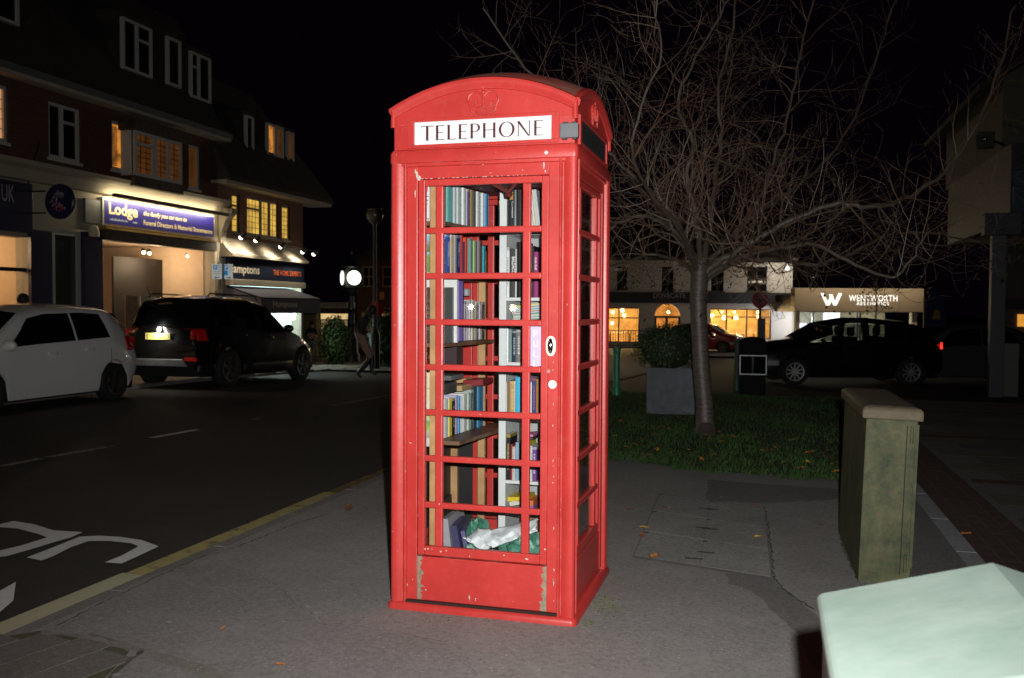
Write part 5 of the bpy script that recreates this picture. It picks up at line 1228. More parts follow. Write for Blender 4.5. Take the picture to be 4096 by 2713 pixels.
    if plate:
        mb = MB(); mb.box(-L / 2 - .03, -L / 2 - .012, -.26, .26, plate[1], plate[1] + .115); pl_ = mb.build('number_plate', m_plate, root, local=True, bevel=.004)
        mb = MB(); text_on(mb, plate[0], (-L / 2 - .0315, .235, plate[1] + .02), (0, -1, 0), (0, 0, 1), width=.47, height=.075); mb.build('lettering', m_pltx, pl_, local=True, fixn=False)
        ld = bpy.data.lights.new('plate_fill_light', 'AREA'); ld.shape = 'RECTANGLE'; ld.size = .4; ld.size_y = .02; ld.energy = plate[2]; ld.color = (1, .97, .85)  # added light, stands in for the flash thrown back by the plate
        lo = bpy.data.objects.new('plate_fill_light', ld); col.objects.link(lo); lo.parent = root; lo.location = (-L / 2 - .11, 0, plate[1] + .19); lo.rotation_euler = (0, radians(-40), 0)
    if mirror:
        for s in (-1, 1):
            zz = interp(belt, mirror) + .05; y = ws(mirror) + .08; mb = MB(); mb.sphere((mirror, s * (y + .04), zz + .03), (.07, .12, .08), 12, 8); mb.build('wing_mirror', paint, root, local=True, smooth=True)
    return root
R90 = radians(90)
white_p = M('white_car_paint', (.8, .8, .77), .3, var=.03, scale=2, coat=.8); black_p = M('black_car_paint', (.006, .006, .007), .22, var=.1, coat=.9); dark_p = M('dark_navy_car_paint', (.005, .005, .008), .25, var=.1, coat=.9)
red_p = M('red_car_paint', (.22, .012, .012), .3, var=.1, coat=.8); grey_p = M('grey_car_paint', (.05, .053, .06), .4, var=.1, coat=.5)
# white hatchback: its tail points along the street towards the black car
wr_ = PG(262, 926, -.04)
car('hatchback', 'white hatchback at the left edge of the picture, nose out of frame', (wr_.x - .76, wr_.y - 1.22, -.04 + slope(wr_.y)), radians(-90), 3.62, 1.66,
    [(-1.81, .80), (-1.80, .98), (-1.72, 1.05), (-1.50, 1.33), (-1.28, 1.43), (-.6, 1.475), (.1, 1.46), (.5, 1.38), (1.12, .98), (1.45, .90), (1.72, .78), (1.81, .6)],
    [(-1.81, .74), (-1.2, .985), (-.3, .945), (.9, .90), (1.81, .6)], white_p, (-1.21, 1.21), .30, [(-1.12, -.42, -1.0, -.40), (-.38, .92, -.36, .42)], (-1.74, -1.46), (.52, 1.08), m_dalloy, handles=(-.62, .12), tail=(.78, 1.02, m_tail), mirror=1.0, spokes=5, zb=.19)
sr = PG(522, 897, -.04); sf = PG(690, 882, -.04)
ang = atan2(sf.y - sr.y, sf.x - sr.x)
_k = 2.0 / 2.14; sx1 = lambda A: [(a * _k, b) for a, b in A]; sx4 = lambda A: [tuple(v_ * _k for v_ in a) for a in A]
car('suv', 'black compact SUV parked ahead of the white hatchback', (sr.x - .72, sr.y + 1.11, slope(sr.y + 1.2) - .045), radians(90) - .03, 4.0, 1.78,
    sx1([(-2.14, .74), (-2.12, 1.02), (-2.02, 1.10), (-1.86, 1.45), (-1.74, 1.58), (-1.2, 1.645), (-.3, 1.65), (.2, 1.58), (.86, 1.1), (1.2, 1.02), (1.7, .90), (1.95, .74), (2.14, .42)]),
    sx1([(-2.14, .7), (-1.5, 1.14), (-.4, 1.06), (.8, 1.01), (2.14, .7)]), black_p, (-1.13, 1.43), .35, sx4([(-1.78, -1.12, -1.62, -1.10), (-1.06, -.22, -1.04, -.24), (-.16, .80, -.18, .18)]), (-2.03 * _k, -1.78 * _k), (.28 * _k, .84 * _k), m_dalloy, zb=.24, cladding=True, handles=(-.75, .15), tail=(.86, 1.07, m_tail), plate=('SY63 OGO', .87, 5.), mirror=.62, glass=m_ctrans, tumble=.30, pitch=.026)
suv = [o for o in col.objects if o.name.startswith('suv')][0]
for s in (-1, 1):
    mb = MB(); mb.box(-2.025, -1.99, s * .56, s * .80, .50, .565); mb.build('fog_reflector', M('red_reflector', (.7, .03, .02), .2, var=.2, scale=60), suv, local=True, bevel=.006)
mb = MB(); mb.prism([(-2.03, -.62, .40), (-2.03, -.52, .53), (-2.03, .52, .53), (-2.03, .62, .40)], (.06, 0, 0)); mb.build('skid_plate', M('silver_skid_plate', (.30, .32, .35), .4, .6, var=.15), suv, local=True, bevel=.012)
mb = MB(); mb.tube([(-1.6, .5, 1.64), (-1.7, .5, 1.82)], [.008, .004], 6); mb.build('aerial', m_under, suv, local=True)
mb = MB(); mb.lathe([(.0, -.006), (.055, -.006), (.055, .006), (0, .006)], (-1.995, 0, 1.045), 20, 'x'); mb.build('badge', m_alloy, suv, local=True)
for s in (-1, 1): MB().tube([(-1.5, s * .62, 1.64), (-1.4, s * .62, 1.71), (0, s * .62, 1.71), (.1, s * .62, 1.62)], .014, 6).build('roof_rail', m_black_trim, suv, local=True)
# dark hatchback on the right, nose to the left
fw_, rw_ = PG(1797, 889, -.044), PG(2071, 894, -.044)
dpt = 20.3; zz = (PD(1797, 889, dpt) + PD(2071, 894, dpt)) / 2; wb = (PD(2071, 892, dpt) - PD(1797, 889, dpt)); L_ = 4.0
car('hatchback', 'dark hatchback with bright alloy front wheel behind the litter bin', (zz.x + .1, zz.y + .78, zz.z), pi + atan2(wb.y, wb.x), 4.05, 1.74,
    [(-2.02, .72), (-2.0, .98), (-1.9, 1.03), (-1.62, 1.27), (-1.35, 1.39), (-.6, 1.46), (.05, 1.46), (.45, 1.38), (1.12, .98), (1.5, .93), (1.88, .78), (2.02, .6)],
    [(-2.02, .7), (-1.4, 1.0), (-.3, .93), (.9, .88), (2.02, .6)], dark_p, (-1.28, 1.28), .31, [(-1.66, -1.2, -1.42, -1.18), (-1.14, -.32, -1.12, -.30), (-.26, .95, -.24, .38)], (-1.9, -1.5), (.48, 1.08), m_alloy, tail=(.80, 1.0, m_tail_glow), spokes=10, mirror=.72, glass=m_smoke)
gz_ = PD(2215, 888, 22.5)
car('saloon', 'dim grey car behind the dark hatchback at the right', (gz_.x, gz_.y + .6, gz_.z), pi + .27, 4.4, 1.8,
    [(-2.2, .72), (-2.17, .98), (-1.7, 1.05), (-1.1, 1.38), (-.5, 1.46), (.1, 1.45), (.5, 1.37), (1.2, 1.0), (1.7, .92), (2.1, .78), (2.2, .6)],
    [(-2.2, .7), (-1.4, 1.0), (-.3, .95), (.9, .9), (2.2, .6)], grey_p, (-1.35, 1.35), .32, [(-1.2, -.3, -.95, -.3), (-.25, 1.0, -.25, .45)], (-1.65, -1.15), (.55, 1.15), m_dalloy, tail=(.8, .98, m_tail))
rc = PD(1655, 812, 46)
car('hatchback', 'red car parked in front of the lit restaurant', (rc.x - .6, rc.y, slope(rc.y) - .044), -.27, 4.0, 1.72,
    [(-2.0, .72), (-1.95, .98), (-1.7, 1.05), (-1.3, 1.36), (-.6, 1.45), (.1, 1.44), (.5, 1.36), (1.15, .98), (1.6, .9), (1.9, .78), (2.0, .6)],
    [(-2.0, .7), (-1.4, 1.0), (-.3, .93), (.9, .88), (2.0, .6)], red_p, (-1.25, 1.25), .31, [(-1.3, -.3, -1.15, -.3), (-.25, 1.0, -.25, .42)], (-1.65, -1.35), (.55, 1.1), m_dalloy, mirror=.7)
# ================================================================== buildings on the left
def brickmat(name, a, b, mortar, scale=1., axis='y'):
    mt, nt, bs = _new(name); g = NN(nt, 'NewGeometry'); sx = NN(nt, 'SeparateXYZ', g.outputs['Position'])
    v_ = NN(nt, 'CombineXYZ', MT(nt, 'ADD', sx.outputs[1], sx.outputs[0]) if axis == 'y' else sx.outputs[0], sx.outputs[2], 0.).outputs[0]
    bt_ = NN(nt, 'TexBrick'); nt.links.new(v_, bt_.inputs['Vector']); bt_.inputs['Color1'].default_value = c4(a); bt_.inputs['Color2'].default_value = c4(b); bt_.inputs['Mortar'].default_value = c4(mortar)
    bt_.inputs['Scale'].default_value = 1.; bt_.inputs['Brick Width'].default_value = .225; bt_.inputs['Row Height'].default_value = .075; bt_.inputs['Mortar Size'].default_value = .009
    n1 = noise(nt, g.outputs['Position'], 2.2, 5); c = mixcol(nt, MT(nt, 'MULTIPLY', n1, .6), bt_.outputs[0], sc_(a, .55))
    nt.links.new(c, bs.inputs['Base Color']); bs.inputs['Roughness'].default_value = .9
    bn = NN(nt, 'Bump'); bn.inputs['Strength'].default_value = .4; bn.inputs['Distance'].default_value = .01; nt.links.new(bt_.outputs['Fac'], bn.inputs['Height']); bn.invert = True; nt.links.new(bn.outputs[0], bs.inputs['Normal']); return mt
m_brk = brickmat('red_brick', (.1, .032, .018), (.13, .045, .026), (.08, .06, .045)); m_brk2 = brickmat('orange_brick', (.2, .085, .045), (.25, .11, .06), (.2, .15, .11))
m_tile = M('roof_tile', (.035, .025, .021), .9, var=.4, scale=3, bump=.6, bscale=14, world=True)
m_cream = M('cream_render', (.34, .30, .24), .7, var=.1, scale=2, world=True); m_pvc = M('white_window_frame', (.5, .49, .46), .45, var=.05)
m_navy = M('navy_shopfront', (.008, .010, .05), .35, var=.1); m_navy2 = M('dark_navy_sign', (.008, .014, .035), .85, var=.1, spec=.1); m_dkpane = M('dark_window_pane', (.004, .005, .006), .06, var=0)
m_soff = M('pale_soffit', (.36, .32, .26), .7, var=.12, scale=3); m_dkbeam = M('dark_timber', (.03, .02, .012), .6, var=.5, scale=12, tint=(.1, .06, .02), tscale=8)
m_glass = GLASS('shop_glass', (.9, .92, .9), 1.45)
lit_orange = EM('lit_orange_window', (1., .36, .05), .62, .8, 5.); lit_dim = EM('dim_orange_window', (1., .34, .06), .055, .7, 4.); lit_yellow = EM('lit_yellow_window', (1., .60, .10), .85, .55, 2.4); lit_peach = EM('lit_peach_window', (1., .5, .2), .6, .3, 2.)
XF = -12.0
def FQ(u0, v0, u1, v1, X=XF):
    a, b = PX(u0, v0, X), PX(u1, v1, X); return a.y, b.y, b.z, a.z       # y0,y1,z0,z1
def wallholes(mb, X0, X1, y0, y1, z0, z1, holes):
    ys = sorted(set([y0, y1] + [min(max(h[i], y0), y1) for h in holes for i in (0, 1)])); zs = sorted(set([z0, z1] + [min(max(h[i], z0), z1) for h in holes for i in (2, 3)]))
    for a, b in zip(ys, ys[1:]):
        for c, d in zip(zs, zs[1:]):
            m1, m2 = (a + b) / 2, (c + d) / 2
            if b - a > 1e-5 and d - c > 1e-5 and not any(h[0] < m1 < h[1] and h[2] < m2 < h[3] for h in holes): mb.box(X0, X1, a, b, c, d)
    return mb
def window(parent, X, q, pane, cols=((0, 1, ()),), frame=m_pvc, fw=.06, bars=0, sill=True):
    """frame and panes in the wall plane; cols: (start, end, transoms)"""
    y0, y1, z0, z1 = q; mb = MB(); d0, d1 = X - .06, X + .025
    mb.box(d0, d1, y0, y1, z0, z0 + fw); mb.box(d0, d1, y0, y1, z1 - fw, z1)
    edges = sorted(set([c[0] for c in cols] + [c[1] for c in cols]))
    for e in edges:
        yc = y0 + (y1 - y0) * e; h_ = fw if e in (0, 1) else fw * .62
        a, b = (yc, yc + fw) if e == 0 else ((yc - fw, yc) if e == 1 else (yc - h_, yc + h_)); mb.box(d0, d1 + (.002 if e not in (0, 1) else 0), a, b, z0 + fw, z1 - fw)
    for s, e, tr in cols:
        for t in tr: zc = z0 + (z1 - z0) * t; mb.box(d0, d1 - .004, y0 + (y1 - y0) * s + fw * .5, y0 + (y1 - y0) * e - fw * .5, zc - fw * .45, zc + fw * .45)
    w = mb.build('window', frame, parent)
    for i, (s, e, tr) in enumerate(cols):
        zz_ = [0] + list(tr) + [1]
        for t0, t1 in zip(zz_, zz_[1:]):
            pm_ = pane[i] if isinstance(pane, (list, tuple)) else pane
            MB().box(X - .03, X - .022, y0 + (y1 - y0) * s + .02, y0 + (y1 - y0) * e - .02, z0 + (z1 - z0) * t0 + .01, z0 + (z1 - z0) * t1 - .01).build('pane', pm_, w)
        if bars:
            mb = MB(); ya, yb = y0 + (y1 - y0) * s + .05, y0 + (y1 - y0) * e - .05; nb = max(1, int((yb - ya) / .16))
            for k in range(1, nb): yk = ya + (yb - ya) * k / nb; mb.box(X - .022, X - .014, yk - .006, yk + .006, z0 + fw, z1 - fw)
            for k in range(1, bars): zk = z0 + fw + (z1 - z0 - 2 * fw) * k / bars; mb.box(X - .021, X - .013, ya, yb, zk - .006, zk + .006)
            mb.build('leaded_bars', m_black_trim, w, kind='stuff')
    if sill: MB().box(X, X + .07, y0 - .05, y1 + .05, z0 - .06, z0 - .002).build('sill', frame, w)
    return w
Y1 = PX(503, 500, XF).y
b1 = thing('shop_terrace', 'dark brick terrace with mansard dormers above the lit blue sign', 'building', (XF - 3, 8, 0))
q1 = FQ(-60, 178, 19, 330); q2 = FQ(112, 233, 187, 378); q3 = FQ(258, 277, 295, 398); q5 = FQ(436, 333, 463, 440); q4 = FQ(312, 300, 426, 432)
shopA = FQ(-80, 535, 68, 730); shopA = (shopA[0], shopA[1], .5, shopA[3]); doorq = FQ(121, 530, 190, 720); lodw = FQ(236, 553, 497, 700); lodw = (lodw[0], lodw[1], .55, lodw[3])
ZB1 = 4.10; ZE = 5.55
mb = MB(); wallholes(mb, XF - .3, XF, 1., Y1, ZB1, ZE, [q1, q2, q3, q4, q5]); mb.build('upper_wall', m_brk, b1)
mb = MB(); wallholes(mb, XF - .3, XF, 1., Y1, 0., ZB1, [shopA, (doorq[0], doorq[1], .1, doorq[3]), lodw]); mb.build('ground_wall', m_cream, b1)
MB().box(XF - 9, XF - .31, 1., Y1, 3.9, ZE).build('floor_mass', m_brk, b1)
MB().box(XF - 9, XF - 5, 1., Y1, 0, 3.9).build('rear_wall', m_brk, b1)
window(b1, XF - .06, q1, lit_peach, ((0, .5, ()), (.5, 1, ())), bars=5); window(b1, XF - .06, q2, m_dkpane, ((0, .45, ()), (.45, 1, (.7,)))); window(b1, XF - .06, q3, lit_orange); window(b1, XF - .06, q5, lit_dim)
mb = MB()                                                                      # venetian blind in the narrow lit window
for k in range(22): z = q3[2] + .1 + k * (q3[3] - q3[2] - .2) / 22; mb.box(XF - .085, XF - .08, q3[0] + .04, q3[0] + (q3[1] - q3[0]) * .55, z, z + .022)
mb.build('blind_slats', M('blind_slat', (.5, .4, .25), .6, var=.1), b1, kind='stuff')
# oriel bay
bq = FQ(314, 300, 424, 428, XF + .38); by0, by1, bz0, bz1 = bq
MB().box(XF, XF + .42, by0 - .08, by1 + .08, bz1, bz1 + .2).build('bay_roof', m_dkbeam, b1); MB().box(XF, XF + .36, by0 - .03, by1 + .03, bz0 - .22, bz0 - .001).build('bay_base', m_dkbeam, b1)
window(b1, XF + .33, (by0, by0 + (by1 - by0) * .40, bz0, bz1), lit_dim, ((0, 1, (.72,)),), bars=7, sill=False, fw=.07); window(b1, XF + .33, (by0 + (by1 - by0) * .41, by1, bz0, bz1), lit_dim, ((0, .5, ()), (.5, 1, ())), bars=7, sill=False, fw=.07)
for yk in (by0, by1 - .05): MB().box(XF, XF + .30, yk, yk + .05, bz0, bz1).build('bay_cheek', m_pvc, b1)
# eaves and mansard
mb = MB(); mb.box(XF - .3, XF + .30, 1., Y1 + .15, ZE, ZE + .07); mb.build('soffit', m_soff, b1)
mb = MB(); mb.box(XF + .22, XF + .34, 1., Y1 + .15, ZE + .07, ZE + .19); mb.build('gutter', M('grey_gutter', (.1, .11, .12), .5, var=.1), b1)
mb = MB(); mb.prism([(XF + .22, 1., ZE + .071), (XF - 1.1, 1., 8.6), (XF - 4.5, 1., 9.6), (XF - 9, 1., 9.6), (XF - 9, 1., ZE + .071)], (0, Y1 - 1., 0)); mb.build('roof', m_tile, b1)
for k, (u0, v0, u1, v1, cols) in enumerate(((-80, -70, 43, 62, ((0, .5, ()), (.5, 1, ()))), (282, 38, 351, 183, ((0, .48, ()), (.48, 1, (.68,)))), (386, 83, 418, 206, ((0, 1, ()),)), (440, 117, 487, 241, ((0, .4, (.68,)), (.4, 1, ()))))):
    XD = XF - .15; q = FQ(u0, v0, u1, v1, XD); mb = MB(); mb.box(XD - 2.2, XD - .062, q[0] - .12, q[1] + .12, q[2] - .25, q[3] + .14); dm = mb.build('dormer', m_tile, b1)
    window(b1, XD, q, m_dkpane, cols, sill=False)
# shop fascia band, cornice
yb0 = 1.
mb = MB(); mb.prism([(XF, yb0, 3.74), (XF + .10, yb0, 3.76), (XF + .16, yb0, 3.95), (XF + .26, yb0, 4.02), (XF + .28, yb0, 4.10), (XF, yb0, 4.14)], (0, Y1 + .2 - yb0, 0)); mb.build('shop_cornice', m_cream, b1)
# navy charity shop
qs = FQ(-90, 412, 77, 540, XF + .1); mb = MB(); mb.box(XF + .002, XF + .1, qs[0], qs[1], qs[2], 3.70); sg = mb.build('shop_sign', m_navy, b1, bevel=.01)
A = PX(4, 464, XF + .104); B = PX(33, 438, XF + .104); mb = MB(); text_on(mb, 'UK', (XF + .104, A.y, A.z), (0, 1, 0), (0, 0, 1), width=B.y - A.y, height=.30)
mb.build('lettering', M('grey_lettering', (.4, .4, .46), .5, var=0), sg, fixn=False)
for u0, v0, u1, v1 in ((68, 530, 119, 730), (190, 535, 236, 730)):
    q = FQ(u0, v0, u1, v1, XF + .05); MB().box(XF + .002, XF + .09, q[0], q[1], .03, q[3]).build('pilaster', m_navy, b1, bevel=.01)
dq = (doorq[0], doorq[1], .1, doorq[3]); w = window(b1, XF - .05, dq, M('grey_blind_pane', (.05, .055, .05), .2, var=.1), ((0, 1, (.42,)),), fw=.09, sill=False)
q = FQ(196, 458, 240, 520, XF + .06); MB().box(XF + .002, XF + .07, q[0], q[1], q[2], q[3]).build('plain_panel', M('grey_panel', (.1, .11, .12), .5, var=.15), b1, bevel=.008)
c = PX(217, 536, XF + .14); mb = MB(); mb.lathe([(.0, .13), (.07, .11), (.10, .03), (.11, -.10), (.0, -.10)], (c.x, c.y, c.z), 16); mb.build('wall_light', M('opal_wall_light', (.6, .52, .38), .4, var=.1), b1, smooth=True)
def room(parent, X0, X1, y0, y1, z0, z1, wallm, floorm, ceilm):
    MB().box(X0, X0 + .02, y0, y1, z0, z1).build('room_back', wallm, parent); MB().box(X0, X1, y0, y0 + .02, z0, z1).build('room_side', wallm, parent); MB().box(X0, X1, y1 - .02, y1, z0, z1).build('room_side', wallm, parent)
    MB().box(X0, X1, y0, y1, z0 - .02, z0).build('room_floor', floorm, parent); MB().box(X0, X1, y0, y1, z1, z1 + .02).build('room_ceiling', ceilm, parent)
m_beige = M('beige_interior', (.55, .42, .30), .8, var=.08); m_carpet = M('dark_carpet', (.08, .06, .05), .9, var=.2)
def plight(name, loc, e, colr, r=.1, parent=None):
    d = bpy.data.lights.new(name, 'POINT'); d.energy = e; d.color = colr; d.shadow_soft_size = r; o = bpy.data.objects.new(name, d); col.objects.link(o); o.location = loc; return o
room(b1, XF - 3.2, XF - .31, shopA[0], shopA[1] + .3, .3, shopA[3] + .15, m_beige, m_carpet, m_beige)
MB().box(XF - .12, XF - .11, shopA[0], shopA[1], shopA[2], shopA[3]).build('shop_window', m_glass, b1)
zb_ = PX(40, 623, XF).z; MB().box(XF - .14, XF - .05, shopA[0], shopA[1], zb_ - .035, zb_ + .035).build('transom_bar', m_navy, b1)
plight('charity_shop_lamp', (XF - 1.6, shopA[1] - 1.2, 2.6), 110, (1, .66, .36))
mb = MB(); mb.lathe([(.10, .3), (.24, .5), (.30, .8), (.20, 1.15), (.26, 1.45), (.22, 1.6), (.07, 1.66), (.06, 1.74)], (XF - 1.0, PX(22, 650, XF - 1.0).y, .3), 16); mb.sphere((XF - 1.0, PX(22, 650, XF - 1.0).y, .3 + 1.86), (.09, .09, .12), 12, 8)
mb.build('shop_mannequin', M('dark_coat', (.05, .02, .012), .8, var=.3), smooth=True, label='dressed mannequin in the navy shop window at the far left', cat='mannequin')
# funeral shop
yl0, yl1 = PX(243, 486, XF + .12).y, PX(498, 531, XF + .12).y; zl0, zl1 = 3.10, 3.62
yl1 -= .05
zt_, zbm = PX(243, 457, XF + .12).z, PX(243, 517, XF + .12).z; zl0, zl1 = zbm - .0, zt_ - .02
mb = MB(); mb.box(XF + .002, XF + .10, yl0 - .05, yl1 + .05, zl0 - .03, zl1 + .03); sg = mb.build('shop_sign', m_pvc, b1, bevel=.008)
MB().box(XF + .10, XF + .112, yl0, yl1, zl0 + .01, zl1 - .01).build('sign_face', M('royal_blue_sign', (.018, .014, .20), .4, var=.08), sg)
mb = MB(); wl = yl1 - yl0; hl = zl1 - zl0; ctx = (XF + .114)
text_on(mb, 'Lodge', (ctx, yl0 + .12, zl0 + hl * .27), (0, 1, 0), (0, 0, 1), width=wl * .235, height=hl * .62, bold=.03)
text_on(mb, 'the family you can turn to', (ctx, yl0 + wl * .315, zl0 + hl * .50), (0, 1, 0), (0, 0, 1), width=wl * .40, height=hl * .26, bold=.02, shear=.25)
text_on(mb, 'Funeral Directors & Memorial Stonemasons', (ctx, yl0 + wl * .315, zl0 + hl * .16), (0, 1, 0), (0, 0, 1), width=wl * .665, height=hl * .22, bold=.025)
mb.build('lettering', M('cream_lettering', (.72, .62, .40), .5, var=0), sg, fixn=False)
mb = MB()
for k in range(16): mb.box(ctx - .002, ctx, yl0 + .14 + k * wl * .0092, yl0 + .14 + (k + .72) * wl * .0092, zl0 + hl * .17, zl0 + hl * (.22 + .02 * (k % 3)))
mb.box(ctx - .002, ctx, yl0 + wl * .225, yl0 + wl * .26, zl0 + hl * .17, zl0 + hl * .23)
mb.build('small_print', M('pale_blue_lettering', (.4, .5, .6), .5, var=0), sg, fixn=False, kind='stuff')
tz = PX(243, 447, XF + .42).z
mb = MB(); mb.box(XF + .36, XF + .46, yl0 - .08, yl1 + .12, tz - .035, tz + .035)
for k in range(5): y = yl0 + wl * (k + .1) / 4.6; mb.box(XF, XF + .36, y - .012, y + .012, tz + .01, tz + .034)
tr = mb.build('sign_trough', M('black_metal', (.01, .01, .01), .5, var=.1), b1)
MB().box(XF + .33, XF + .358, yl0 - .02, yl1 + .06, tz - .02, tz + .02).build('fluorescent_tube', EM('fluorescent_tube', (1, .86, .55), 9.), tr)
ad = bpy.data.lights.new('sign_trough_light', 'AREA'); ad.shape = 'RECTANGLE'; ad.size = wl; ad.size_y = .05; ad.energy = 48; ad.color = (1, .83, .50)
ao = bpy.data.objects.new('sign_trough_light', ad); col.objects.link(ao); ao.location = (XF + .325, (yl0 + yl1) / 2, tz); ao.rotation_euler = (0, radians(65), radians(0)); ao.rotation_euler = Matrix(((0, .0, 1), (1, 0, 0), (0, 1, 0))).to_euler()
v1_ = Vector((0, 1, 0)); nz_ = Vector((.93, 0, .36)); vy = nz_.cross(v1_); ao.rotation_euler = Matrix((v1_, vy, nz_)).transposed().to_euler()
q = FQ(237, 528, 497, 560, XF + .1); zq = PX(237, 528, XF + .1).z
MB().box(XF + .002, XF + .16, q[0], q[1], lodw[3] - .02, zl0 - .12).build('carved_beam', m_dkbeam, b1, bevel=.01)
mb = MB(); mb.box(XF + .002, XF + .2, q[0], q[1], zl0 - .115, zl0 - .07); mb.build('gilt_moulding', M('gilt_moulding', (.35, .22, .06), .5, var=.3, scale=8), b1)
room(b1, XF - 3.4, XF - .31, lodw[0], lodw[1], .3, lodw[3] + .12, m_beige, m_carpet, m_beige)
MB().box(XF - .12, XF - .11, lodw[0], lodw[1], lodw[2], lodw[3]).build('shop_window', m_glass, b1)
a, b = PX(262, 592, XF - 1.5), PX(440, 640, XF - 1.5); MB().box(XF - 1.55, XF - 1.5, a.y, b.y, .32, a.z).build('display_screen', M('dark_display_screen', (.012, .01, .01), .7, var=.15), label='dark folding screen in the lit funeral shop window', cat='screen')
for i, (u, v_) in enumerate(((331, 579), (344, 581), (433, 588))):
    p = PX(u, v_, XF - .8); mb = MB(); mb.lathe([(0, .06), (.04, .05), (.045, -.04), (0, -.045)], tuple(p), 12); so = mb.build('ceiling_spotlight', m_black_trim, smooth=True, label=['left ceiling spotlight of the funeral shop', 'middle ceiling spotlight of the funeral shop', 'right ceiling spotlight of the funeral shop'][i], cat='spotlight', group='funeral shop spotlights')
    mb = MB(); mb.sphere((p.x + .03, p.y - .02, p.z - .05), .04, 10, 6); mb.build('bulb', EM('warm_spot_bulb', (1, .72, .45), 14.), so)
plight('funeral_shop_lamp', (XF - 1.0, lodw[1] - 1.0, lodw[3] - .3), 75, (1, .7, .45)); plight('funeral_shop_lamp', (XF - 1.1, lodw[0] + 1.2, lodw[3] - .25), 30, (1, .66, .42))
# white notices and a stand in the window
for (u0, v0, u1, v1, lb_, mm) in ((290, 683, 318, 720, 'framed dark picture on a white stand in the funeral shop window', M('picture_frame', (.3, .2, .16), .5, var=.6, scale=8)), (325, 685, 362, 722, 'white notice panel in the funeral shop window', M('notice_white', (.6, .58, .54), .6, var=.08))):
    a, b = PX(u0, v0, XF - .5), PX(u1, v1, XF - .5); MB().box(XF - .52, XF - .5, a.y, b.y, .32, a.z).build('window_notice', mm, label=lb_, cat='notice')
# console bracket between the shops
q = FQ(505, 515, 530, 590, XF + .1); mb = MB(); prof = [(0, 0), (.07, -.02), (.10, .3), (.20, .55), (.38, .72), (.40, .85), (0, .85)]
mb.prism([(XF + p[0], Y1 + .03, 3.05 + p[1]) for p in prof], (0, .22, 0)); mb.build('console_bracket', m_cream, b1, bevel=.01)
# hanging round sign
hc = PX(139, 466, XF + .75)
hs = thing('hanging_sign', 'round navy hanging sign with a speckled letter C on a bracket', 'sign', (hc.x, hc.y, hc.z))
R_ = .30; mb = MB(); mb.lathe([(0, -.04), (R_, -.04), (R_ + .02, -.02), (R_ + .02, .02), (R_, .04), (0, .04)], tuple(hc), 40, 'y'); mb.build('disc', m_navy, hs, smooth=True)
mb = MB(); mb2 = MB(); rn = random.Random(4)
for i in range(150):
    a = rn.uniform(.6, 2 * pi - .6); r = R_ * (.42 + rn.gauss(0, .10)); s = rn.uniform(.009, .018); cx, cz = hc.x + r * cos(a), hc.z + r * sin(a)
    tgt = mb2 if (rn.random() < .55 and sin(a) < .35) else mb
    tgt.poly([(cx + s * cos(t), hc.y - .042, cz + s * sin(t)) for t in [k * pi / 3 for k in range(6)]])
mb.build('pale_dots', M('pale_dot', (.45, .4, .5), .5, var=.3), hs, fixn=False, kind='stuff'); mb2.build('red_dots', M('red_dot', (.45, .03, .08), .5, var=.3), hs, fixn=False, kind='stuff')
mb = MB(); top = PX(122, 392, XF + .2); mb.tube([(XF, hc.y, hc.z - .2), (hc.x - R_ - .02, hc.y, hc.z - .2)], .015, 6); mb.tube([(XF, hc.y, hc.z + .2), (hc.x - R_ - .02, hc.y, hc.z + .2)], .015, 6)
mb.tube([(XF + .02, hc.y, hc.z - .3), (XF + .02, hc.y, hc.z + .3)], .02, 6); mb.tube([(XF + .02, hc.y + .3, hc.z + 1.15), (XF + .1, hc.y + .02, hc.z + .62), (XF + .03, hc.y, hc.z + .3)], .014, 6); mb.build('bracket', m_black_trim, hs)

# ---- estate agent on the corner
Y2 = PX(700, 520, XF).y
b2 = thing('corner_building', 'brick corner building with yellow lit windows and shop awning', 'building', (XF - 3, (Y1 + Y2) / 2, 0))
ya = Y1 + .02
k1 = FQ(536, 446, 556, 541); k2 = FQ(571, 453, 646, 553); k3 = FQ(652, 474, 672, 557)
EZ = PX(505, 428, XF + .3).z
E2 = max(k2[3], k1[3]) + .12
hamw = FQ(560, 700, 696, 800, XF); hamw = (ya + .5, PX(696, 750, XF).y, .45, 2.25)
mb = MB(); wallholes(mb, XF - .3, XF, ya, Y2, 3.2, E2, [k1, k2, k3]); mb.build('upper_wall', m_brk2, b2)
mb = MB(); wallholes(mb, XF - .3, XF, ya, Y2, 0., 3.2, [hamw]); mb.build('ground_wall', m_cream, b2)
MB().box(XF - 8, XF - .301, ya, Y2 - .01, 3.25, E2).build('upper_mass', m_brk2, b2); MB().box(XF - 8, XF - 4.2, ya, Y2 - .01, 0, 3.2).build('rear_mass', m_brk2, b2); MB().box(XF - 4.2, XF - .301, Y2 - .10, Y2 - .01, 0, 3.2).build('flank_wall', m_brk2, b2)
window(b2, XF - .06, k1, lit_yellow, ((0, 1, (.70,)),), frame=m_black_trim, bars=6); window(b2, XF - .06, k2, lit_yellow, ((0, .45, (.7,)), (.45, .72, ()), (.72, 1, ())), frame=m_black_trim, bars=6); window(b2, XF - .06, k3, lit_yellow, frame=m_black_trim, bars=7)
mb = MB(); mb.box(XF - .3, XF + .45, ya - .3, Y2 + .95, E2, E2 + .08); mb.build('soffit', m_soff, b2)
mb = MB(); hy0, hy1 = ya - .3, Y2 + 1.0; x0_, x1_ = XF + .5, XF - 8; zt = E2 + .081
